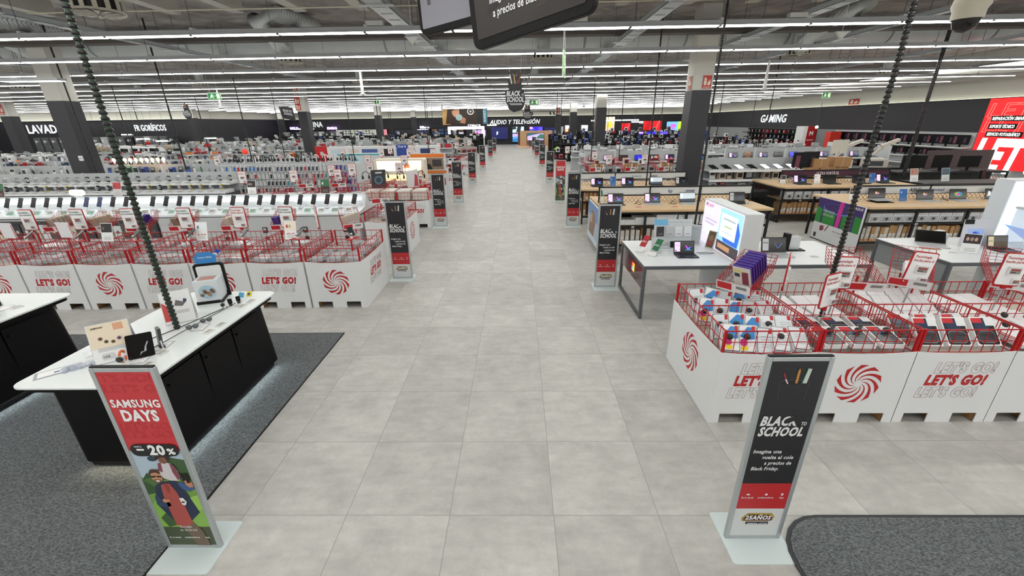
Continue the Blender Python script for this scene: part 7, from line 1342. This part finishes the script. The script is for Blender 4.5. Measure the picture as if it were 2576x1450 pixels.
# ---------------------------------------------------------------- right rows
leftrow(16.0, 2.6, 6.5, 1.15, [.6, .85], 'bins row behind wooden tables, right', ['box', 'card'], ['e4e6e7', 'c9b59a', 'b3202a', '9a9da0'], 60, ['box'], .3, 1.1)
def laprow(Y, x0, x1, nm, seed, z=1.12):
    row(x0, x1, Y, 1.5, [.75, z], nm, 'w', 1.25, .45)
    n = int((x1-x0)/.62)
    for i in range(n): Lp(('v', 'dark', 'v', 'red', 'blue', 'off')[(i*5+seed) % 6], w=.36)((x0+.35+.62*i, Y-.1, z+.004), 0, 'open laptop on %s, %s from aisle' % (nm, nth(i)))
    fill(x0, x1, Y-.25, .75, 'lower shelf of '+nm, ['box'], ['6b4a32', 'e4e6e7', '1c1c20', 'c9b59a'], .3, seed)
laprow(17.9, 2.7, 8.0, 'grey laptop shelves, right', 61)
laprow(18.4, 8.6, 15.0, 'grey laptop shelves beyond the column, right', 62)
leftrow(20.8, 2.9, 15.2, 1.4, [.8, 1.15], 'printer shelves, right', ['box', 'robot', 'toaster'], ['e4e6e7', 'cfd3d6', '9a9da0'], 63, ['toaster', 'robot'], .42, 1.2)
leftrow(24.0, 2.9, 15.6, 1.4, [.85, 1.15], 'camera shelves, right', ['robot', 'headphones', 'speaker'], WB_, 64, ['headphones', 'card'], .33)
leftrow(27.6, 6.0, 16, 1.45, [.9, 1.2], 'controller shelves, right', ['headphones', 'box'], WB_+['b3202a', '2a4fa0'], 65, ['headphones', 'box'], .4, 1.1, 'k')
leftrow(31.5, 2.9, 16, 1.5, [.9, 1.2], 'games shelves, right', ['box', 'headphones', 'card'], ['2a4fa0', '1c1c20', 'e4e6e7', 'e4e6e7', '9a9da0', '1c1c20'], 66, ['box', 'card'], .42, 1.3, 'k')
leftrow(36, 2.8, 16, 1.6, [.9, 1.25], 'sound shelves, right', ['speaker', 'box'], ['1c1c20', '1c1c20', 'e4e6e7', '2a4fa0', '9a9da0'], 67, ['speaker', 'box'], .55, 1.4, 'k')
leftrow(41, 2.8, 16, 1.6, [1.25], 'second sound shelves, right', ['speaker', 'box'], ['1c1c20', 'e4e6e7', '4a2a86'], 68, ['box', 'card'], .7, 1.6, 'k')
leftrow(46, 4.6, 17, 1.7, [1.25], 'farthest shelves, right', ['box', 'speaker'], ['1c1c20', 'b3202a', '9a9da0', 'e4e6e7'], 69, ['box'], .8, 1.8, 'k')
leftrow(21.9, 1.75, 2.95, 1.25, [.7, .95], 'green topped shelf beside the aisle, right', ['box', 'bottle'], ['2d7a4a', 'e4e6e7', 'b3202a'], 70, ['box'], .25)
for i, (x, y) in enumerate(((3.2, 15.4), (4.45, 15.4), (5.9, 15.4), (2.4, 21.4), (3.0, 17.2))): BDR((x, y, 1.2), .0, 'distant red and white price board right of the aisle, %s' % nth(i))
for i, x in enumerate((2.55, 3.75, 4.9, 6.2)): TB((x, 15.3, 1.0), .4, 'distant tilted red basket right of the aisle, %s' % nth(i), sc=(1.5, 1.5, 1.7))
for i in range(20): UB[(0, 3, 1)[i % 3]]((2.6+.09*(i % 5)+1.18*(i//5), 15.15, 1.02), .2, 'leaning box in a distant red basket, %s' % nth(i), rot=(-.35, .25, .2), sc=(.7, .5, .8))
for i, (x, y, z, w, h, k, l) in enumerate(((9.6, 50, 1.3, 2.3, 1.5, 'anime', 'cartoon coloured screen right of third column'), (12.0, 50, 1.1, 1.0, 1.0, 'red', 'small red screen beside cartoon coloured screen'), (14.0, 46.9, 1.2, 1.9, 1.1, 'red', 'big red screen in white frame'), (17.0, 49, 1.3, 1.7, .9, 'green', 'colourful blue and lime screen'), (19.4, 49, 1.2, 1.2, .9, 'grey', 'grey glass panel right of the lime screen'), (8.4, 40.6, .75, 1.4, .4, 'blue', 'low blue screen left of second right column'), (12.2, 40.4, .95, 2.6, .45, 'city', 'long low violet screen right of second right column'))):
    tv(x, y, z+.3, w, h, l+', far right back', k, 1.0)
for i, (x, z) in enumerate(((9.4, 2.95), (12.1, 2.95), (14, 2.75))):
    b = MB(); b.box(-1.3,0,0,1.3,.1,.12,mat('ffffff', .4, 0, 3)); b.bar((-1,.05,.1),(-1,.05,1.3),.02,DGREY); b.bar((1,.05,.1),(1,.05,1.3),.02,DGREY); solo('light_bar', b, 'white light bar above far right screens, %s' % nth(i), 'lamp', (x, 49.8+.3*i, z-.3))
b = MB(); b.text('Hisense', (0,0,0), .2, mat('d9dde0', .4, 0, .6), w=1.2, bold=.02); solo('lit_lettering', b, 'small pale brand lettering on the far wall right of red screen', 'lettering', (16.2, 57.9, 2.25))
for i, (x, l) in enumerate(((5.3, 'narrow glowing pillar with orange picture, right of the far island'), (7.0, 'pale lit pillar display near third right column'))):
    t = thing('lit_pillar', l, 'display', (x, 47, 0)); b = MB(); b.box(-.35,0,0,.35,.35,2.3,GW); part('body', b, t); b = MB(); b.rect(-.3,.9,.3,1.9,-.01, mat('f3c070' if i == 0 else 'a9c0d8', .4, 0, 1.2)); b.rect(-.3,1.95,.3,2.25,-.01, mat('e6d0ff', .4, 0, 3)); part('lit_panel', b, t)
b = MB(); b.rect(0,0,0,0,0,WHITE) if 0 else None
for i in range(3):
    t = thing('game_stand', 'black stand with lime green picture and white panel, %s from aisle' % nth(i), 'display', (2.6+1.35*i, 33.2, 0)); b = MB(); b.box(0,0,0,1.2,.4,1.35,GK); part('body', b, t); b = MB(); b.rect(.65,.75,1.1,1.3,-.01, mat('cfe0d8')); b.flat([(.05,.7),(.5,.72),(.58,.95),(.3,.9)], (0,-.01,0), (1,0,0), (0,0,1), mat('8fd02a', .5, 0, .4)); part('printed_front', b, t)
# tablet shelf right of the near column
t = thing('tablet_shelf', 'grey shelf unit with lit tablets right of the near column', 'shelf', (5.75, 13.0, 0)); w = 2.8
b = MB(); b.box(0,.62,0,w,.66,1.52,GB); part('back_board', b, t)
for z, y0, nm in ((1.2, .1, 'upper_shelf'), (.93, .02, 'middle_shelf'), (.62, .0, 'lower_shelf')): b = MB(); b.box(0,y0,z-.03,w,.62,z,GW); b.box(0,y0-.02,z-.05,w,y0,z+.015,WHITE); part(nm, b, t)
b = MB(); b.box(0,.08,0,w,.6,.3,GK); part('base', b, t)
for i in range(7):
    t = thing('tablet', '%s tablet tilted on the grey shelf right of near column, %s from left' % ('bright' if i in (2, 4, 5, 6) else 'dark', nth(i)), 'tablet', (5.95+.39*i, 13.2, 1.205)); b = MB(); V_ = Vector((-.35,.85,.4)).normalized(); U = Vector((.95,.1,0)).normalized(); U.normalize(); b.prism(rr(-.1,0,.1,.27,.012), (.05,0,.03), U, V_, (0,0,-.01), BLK); b.flat(rr(-.09,.012,.09,.258,.006), (.05,-.0,.032), U, V_, mat('e6e0f2', .3, 0, 1.3) if i in (2, 4, 5, 6) else mat('101014', .1)); part('screen', b, t); b = MB(); b.box(-.03,0,0,.08,.05,.03,WHITE); part('holder', b, t)
    TG((5.92+.39*i, 13.12, 1.205), 0, 'price tag before the %s tablet on the grey shelf' % nth(i)); TG((6.1+.39*i, 13.12, 1.205), 0, 'second price tag before the %s tablet on the grey shelf' % nth(i))
fill(5.85, 8.5, 13.35, .93, 'middle shelf below the tablets, right', ['box', 'box', 'card'], ['e4e6e7', 'c9b59a', 'c9b59a', '1c1c20', 'b3202a', '6b4a32'], .27, 71, 'left')
fill(5.85, 8.5, 13.3, .62, 'lowest shelf under the tablets, right', ['box'], ['e4e6e7', 'cfd3d6', 'b3202a'], .3, 72, 'left')
# ---------------------------------------------------------------- people
SKIN = mat('b98a6e', .6)
def person(label, loc, rz, shirt, hairh, h=1.72, bald=False, lean=.1):
    t = thing('person', label, 'person', loc, rz); k = h/1.72
    me = bpy.data.meshes.new('body'); 
    J = [((0,0,.95),.14),((0,0,1.15),.135),((0,-.02,1.35),.15),((0,-.03,1.47),.06),((0,-.05,1.54),.055),
         ((-.17,-.02,1.4),.06),((-.25,-.03,1.14),.045),((-.2,-.22,1.0),.035),((-.17,-.3,.99),.03),((.17,-.02,1.4),.06),((.25,-.03,1.14),.045),((.2,-.24,1.02),.035),((.17,-.32,1.02),.03),
         ((-.1,0,.9),.09),((-.1,.0,.5),.06),((-.1,.02,.08),.045),((-.1,-.12,.04),.035),((.1,0,.9),.09),((.1,.0,.5),.06),((.1,.02,.08),.045),((.1,-.12,.04),.035)]
    E_ = [(0,1),(1,2),(2,3),(3,4),(2,5),(5,6),(6,7),(7,8),(2,9),(9,10),(10,11),(11,12),(0,13),(13,14),(14,15),(15,16),(0,17),(17,18),(18,19),(19,20)]
    me.from_pydata([(p[0]*k, p[1]*k-(p[2]-.95)*lean*(p[2] > .95), p[2]*k) for p, r in J], E_, []); o = bpy.data.objects.new('body', me); COL.objects.link(o); o.parent = t
    s_ = o.modifiers.new('skin', 'SKIN'); 
    for i, (p, r) in enumerate(J): me.skin_vertices[0].data[i].radius = (r*k, r*k*(.72 if i < 3 else 1)) if me.skin_vertices else (r, r)
    me.skin_vertices[0].data[0].use_root = True
    u = o.modifiers.new('sub', 'SUBSURF'); u.levels = 2; u.render_levels = 2; me.materials.append(mat(shirt, .8))
    hz = 1.65*k; hy = -.06-(1.6-.95)*lean
    b = MB(); b.lathe([(.03,-.115),(.06,-.1),(.078,-.05),(.088,.0),(.088,.05),(.07,.095),(.035,.12),(.0,.125)], (0,hy,hz), SKIN, 16)
    b.lathe([(.0,-.02),(.014,-.008),(.012,.01)], (0,hy-.088,hz-.012), SKIN, 8, 'y')
    for s2 in (-1, 1): b.lathe([(.0,-.01),(.02,0),(.015,.012)], (s2*.088,hy,hz), SKIN, 8, 'x'); b.lathe([(.0,-.004),(.012,.0)], (s2*.033,hy-.081,hz+.015), mat('2a2019'), 8, 'y')
    b.box(-.025,hy-.085,hz-.062,.025,hy-.078,hz-.054,mat('8a4f45')); part('head', b, t)
    for s2 in (-1, 1):
        b = MB(); hx, hy2, hz2 = s2*.17*k, (-.33)*k-.02, 1.0*k; b.cbox((hx, hy2-.03, hz2), (.07, .09, .028), SKIN)
        for q in range(4): b.tube([(hx-.027+.018*q, hy2-.07, hz2), (hx-.03+.02*q, hy2-.115+.008*abs(q-1.5), hz2-.01), (hx-.03+.02*q, hy2-.13+.01*abs(q-1.5), hz2-.03)], .008, SKIN, 6)
        b.tube([(hx-s2*.033, hy2-.02, hz2), (hx-s2*.06, hy2-.055, hz2), (hx-s2*.062, hy2-.08, hz2-.01)], .009, SKIN, 6); part('hand', b, t)
    if not bald: b = MB(); b.lathe([(.093,-.02),(.096,.04),(.078,.1),(.04,.13),(.0,.135)], (0,hy+.012,hz), mat(hairh, .8), 14); part('hair', b, t)
    else: b = MB(); b.lathe([(.092,-.03),(.0925,-.01),(.091,.005)], (0,hy+.01,hz), mat('8d7660', .8), 14); part('hair', b, t)
    return t
person('bald person in dark shirt bending over the tablet shelf, right', (7.45, 14.6, 0), .15, '1e1e22', '5a4636', 1.6, True, .25)
person('person in black shirt standing near the white hoods, far left back', (-22.9, 33.6, 0), .2, '17171a', '2a1c14', 1.75)
person('person in beige top behind the shelves below far column, left', (-12.9, 44.2, 0), -.3, 'b99a78', '3a2a20', 1.75)
person('dark haired person behind white shelves, far left before fridges', (-28.6, 33.9, 0), .5, 'c98a6a', '1d1512', 1.7)
# ---------------------------------------------------------------- right wall: shelves with monitors, cabinets, lit panel
def wallshelf(y0, y1, zs, lab, c):
    t = thing('wall_shelf', lab, 'shelf', (XR, y0, 0)); L_ = y1-y0; m = GW if c == 'w' else GK; b = MB(); b.box(-.06,0,.0,-.012,L_,1.85,GW if c == 'w' else GK); part('back_board', b, t)
    for z in zs: b = MB(); b.box(-.55,0,z-.04,-.06,L_,z,m); b.box(-.57,0,z-.05,-.55,L_,z+.01,m if c != 'w' else WHITE); part('shelf', b, t)
    return t
wallshelf(21.9, 31.6, [.25, .64, 1.18], 'long white wall shelf of monitors under the black band, right', 'w')
wallshelf(33.6, 43.5, [.3, .7, 1.1, 1.5], 'black wall shelf of games under the gaming letters', 'k')
def monitor(label):
    t = thing('monitor', label, 'monitor'); b = MB(); b.box(-.3,-.0,.1,.3,.04,.46,BLK); part('casing', b, t); b = MB(); b.rect(-.29,.115,.29,.45,-.003, mat('17161c', .15)); b.rect(-.27,.13,-.16,.4,-.005, mat('6a3a4a', .3, 0, .15)); b.rect(.1,.16,.2,.36,-.005, mat('3a2c3a', .3, 0, .15)); part('screen', b, t); b = MB(); b.box(-.03,.0,.01,.03,.05,.12,BLK); b.box(-.13,-.08,0,.13,.08,.012,BLK); part('stand', b, t); return t
MN = Proto(monitor)
for r, z in enumerate((1.18, .64)):
    for i in range(13): MN((XR-.32, 22.3+.73*i, z), -PI/2+.25, 'black monitor on the %s white wall shelf at right, %s from near end' % (('upper', 'lower')[r], nth(i)), sc=(1.12, 1.12, (1.25, .9)[r]))
for r, z in enumerate((1.5, 1.1, .7)):
    for i in range(15): PR['box']((XR-.3, 34.0+.62*i, z), -PI/2, 'game box, %s shelf down of the black games wall, %s from near' % (nth(r), nth(i)), rn.choice(['1c1c20', '1c1c20', '2b3a5c', 'b3202a']), rn.choice(['6b4a32', '9a9da0', 'd9b6c0']), 1.1)
t = thing('locker', 'red locker with white writing before the gaming shelves', 'cabinet', (20.3, 32.0, 0)); b = MB(); b.box(0,0,0,.25,.9,2.1,WHITE); b.box(.25,0,0,.9,.9,2.1,mat('a3161c')); part('body', b, t); b = MB(); b.text('M', (.55,-.01,1.5), .25, WHITE, bold=.04); b.box(.3,-.004,1.15,.8,-.001,1.2,WHITE); part('printed_door', b, t)
b = MB(); b.box(0,0,0,.7,.5,1.75,mat('d8382a', .5)); solo('orange_locker', b, 'orange red upright box beside the red locker', 'cabinet', (21.0, 30.2, 0))
b = MB(); b.tube([(0,0,0),(0,-.05,-.1)], .09, mat('fffbe0', .4, 0, 12), 10); b.bar((0,0,0),(0,0,1.5),.02,DGREY); solo('spot_lamp', b, 'bright small lamp above the red locker', 'lamp', (20.6, 31.2, 2.1))
t = thing('lit_wall_panel', 'huge glowing red wall panel with white letters, right edge', 'sign', (XR, 21.8, .3)); b = MB(); b.box(-.1,-5.5,0,-.01,0,3.08,mat('8d1418')); part('housing', b, t)
rd = mat('e81c22', .4, 0, .95); wt = mat('f2fff6', .4, 0, 1.5); U=(0,-1,0); V_=(0,0,1); b = MB(); b.flat([(0,0),(5.5,0),(5.5,3.08),(0,3.08)], (-.105,0,0), U, V_, rd)
b.text("LET'S", (-.112, -.12, -.08), 1.34, wt, U=U, al='L', bold=.05, shear=.12, w=3.0)
for z, h_ in ((2.25, .6), (1.6, .6)): b.text("LET'S", (-.112, -.12, z), h_, mat('ff8a80', .4, 0, 1.0), U=U, al='L', outline=.012, shear=.15, w=2.6)
for z, s, w_ in ((2.13, 'REPARACIÓN SMARTPHONE', 1.9), (1.79, 'SOPORTE TÉCNICO', 1.05), (1.45, 'SERVICIO FOTOGRÁFICO', 1.4)): b.box(-.125,-.42-w_-.1,z-.05,-.116,-.36,z+.18,BLK); b.text(s, (-.13,-.42,z), .13, wt, U=U, al='L', bold=.03, shear=.15, w=w_)
part('lit_face', b, t)
# ---------------------------------------------------------------- service area
def desk(x, y, w, d, lab):
    t = thing('service_desk', lab, 'desk', (x, y, 0)); b = MB(); b.box(0,0,.9,w,d,.95,FRM); part('top', b, t); b = MB(); diamond(b, (0,.0,.25), (1,0,0), (0,0,1), w, .62, .1, MESHM); part('front_mesh', b, t)
    b = MB(); b.box(0,.02,.2,w,.04,.24,FRM); b.box(.1,d*.5,0,w-.1,d*.5+.03,.9,mat('3a3a3c')); part('panel', b, t)
    for xx in (0, w-.04):
        for yy in (0, d-.04): b = MB(); b.box(xx,yy,0,xx+.04,yy+.04,.9,FRM); part('leg', b, t)
    return t
desk(10.9, 11.6, 2.6, .8, 'black mesh fronted service desk behind the right laptop table'); desk(11.4, 9.6, 3.2, .8, 'black mesh fronted desk at the right edge'); desk(12.4, 14.2, 3.5, .8, 'black service desk with monitors farther back right')
def photokiosk(x, y, lab):
    t = thing('photo_kiosk', lab, 'device', (x, y, .95), -.3); c_ = mat('d0c8bd', .5); b = MB(); b.box(-.35,-.2,0,.35,.2,.28,c_); part('base', b, t); b = MB(); b.tube([(-.25,0,.28),(.2,0,.75)], .05, c_, 8); b.prism([(.0,0),(.45,.25),(.42,.33),(-.05,.1)], (.1,-.1,.65), (1,0,0), (0,0,1), (0,.2,0), c_); part('arm', b, t); b = MB(); b.box(-.2,-.205,.05,.2,-.2,.22,DGREY); part('slot', b, t)
desk(10.9, 15.6, 3.4, .8, 'black counter holding the photo kiosks at right back'); photokiosk(11.6, 15.9, 'beige photo kiosk with raised arm, left of two'); photokiosk(12.9, 15.95, 'beige photo kiosk with raised arm, right of two')
MN2 = Proto(monitor)
for i, (x, y, rz, s_) in enumerate(((13.0, 14.5, 2.9, 1.1), (13.9, 14.5, 3.3, 1.1), (14.9, 14.6, 3.0, 1.0), (13.3, 9.95, 3.4, 1.0), (14.1, 9.9, 2.9, 1.0))): MN2((x, y, .95), rz, 'big black monitor seen from behind on a service desk, %s' % nth(i), sc=(s_, s_, s_))
b = MB(); b.box(0,0,0,2.3,.06,1.5,mat('5a4c4e', .7)); solo('partition', b, 'brown grey fabric partition in front of the red lit panel', 'partition', (14.6, 15.8, 0))
t = thing('office_chair', 'black office chair with slim armrest behind the service desks', 'chair', (13.9, 12.7, 0), .6); b = MB(); b.cbox((0,0,.48), (.5,.5,.08), BLK); part('seat', b, t, bevel=.02); b = MB(); b.cbox((0,.26,.85), (.46,.06,.6), BLK, Matrix.Rotation(-.15, 3, 'X')); part('backrest', b, t, bevel=.02)
b = MB(); b.tube([(.0,0,.05),(0,0,.46)], .03, DGREY, 8); [b.bar((0,0,.07),(.3*math.cos(a*2*PI/5),.3*math.sin(a*2*PI/5),.04),.04,BLK) for a in range(5)]; part('star_base', b, t)
for s_ in (-1, 1): b = MB(); b.tube([(s_*.26,.1,.5),(s_*.3,.1,.68),(s_*.3,-.15,.7)], .022, BLK, 6); part('armrest', b, t)
for i, (x, y, z, l) in enumerate(((10.95, 12.0, .95, 'white red printed card on the service desk, left'), (11.8, 12.0, .95, 'blue red printed card on the service desk, right'), (12.15, 9.9, .95, 'white information sheet standing on the desk at right'))): pcard((x, y, z), l, (('b98a7a', 'eef0f0', 'c9505a'), ('4a6a7a', 'd9dcdc', 'b3505a'), ('d9dcd0', 'eef0ea'))[i], .2, .28, .36)
t = thing('phone_set', 'black desk phone on the service desk at right', 'phone', (12.9, 9.7, .95)); b = MB(); b.prism([(0,0),(.3,0),(.3,.05),(0,.09)], (0,0,0), (1,0,0), (0,0,1), (0,.22,0), BLK); part('base', b, t); b = MB(); b.tube([(.0,.03,.12),(.1,.03,.14),(.22,.03,.1)], .025, BLK, 8); part('handset', b, t)
cbx = Proto(plainbox(.5, .4, .28, 'a98257'))
for i, (x, y, z) in enumerate(((8.9, 12.95, .95), (9.45, 13.0, .95), (9.9, 13.1, .95), (9.2, 13.0, 1.2), (9.9, 13.05, 1.235))): cbx((x, y+.55, z-.0), .1*(i % 2), 'brown cardboard box behind the purple header table, %s' % nth(i))
b = MB(); b.box(8.6, 13.2, 0, 10.3, 13.95, .95, FRM); solo('storage_table', b, 'black topped table carrying cardboard boxes behind purple header table', 'table')
MN2((8.75, 13.35, .95), .3, 'black monitor beside the cardboard boxes', sc=(1.6, 1.6, 1.6)); 
t = thing('monitor', 'white flat monitor above the cardboard boxes', 'monitor', (9.95, 13.75, 1.5), .2); b = MB(); b.box(-.28,0,.1,.28,.03,.5,mat('d3d0c6')); part('casing', b, t); b = MB(); b.bar((0,.02,.0),(0,.02,.15),.04,LGREY); b.box(-.1,-.08,0,.1,.1,.012,LGREY); part('stand', b, t)
b = MB(); b.box(0,0,0,.05,.7,1.55,GW); solo('end_board', b, 'tall white perforated end board of the laptop shelves, right', 'panel', (15.05, 18.0, 0))

b = MB(); b.box(-.06,-.03,0,.06,0,.14,WHITE); b.box(-.04,-.034,.04,.04,-.03,.11,mat('b9c2c6')); solo('thermostat', b, 'small white box mounted on the big left column', 'switch', (-13.1, 12.95, 1.75))
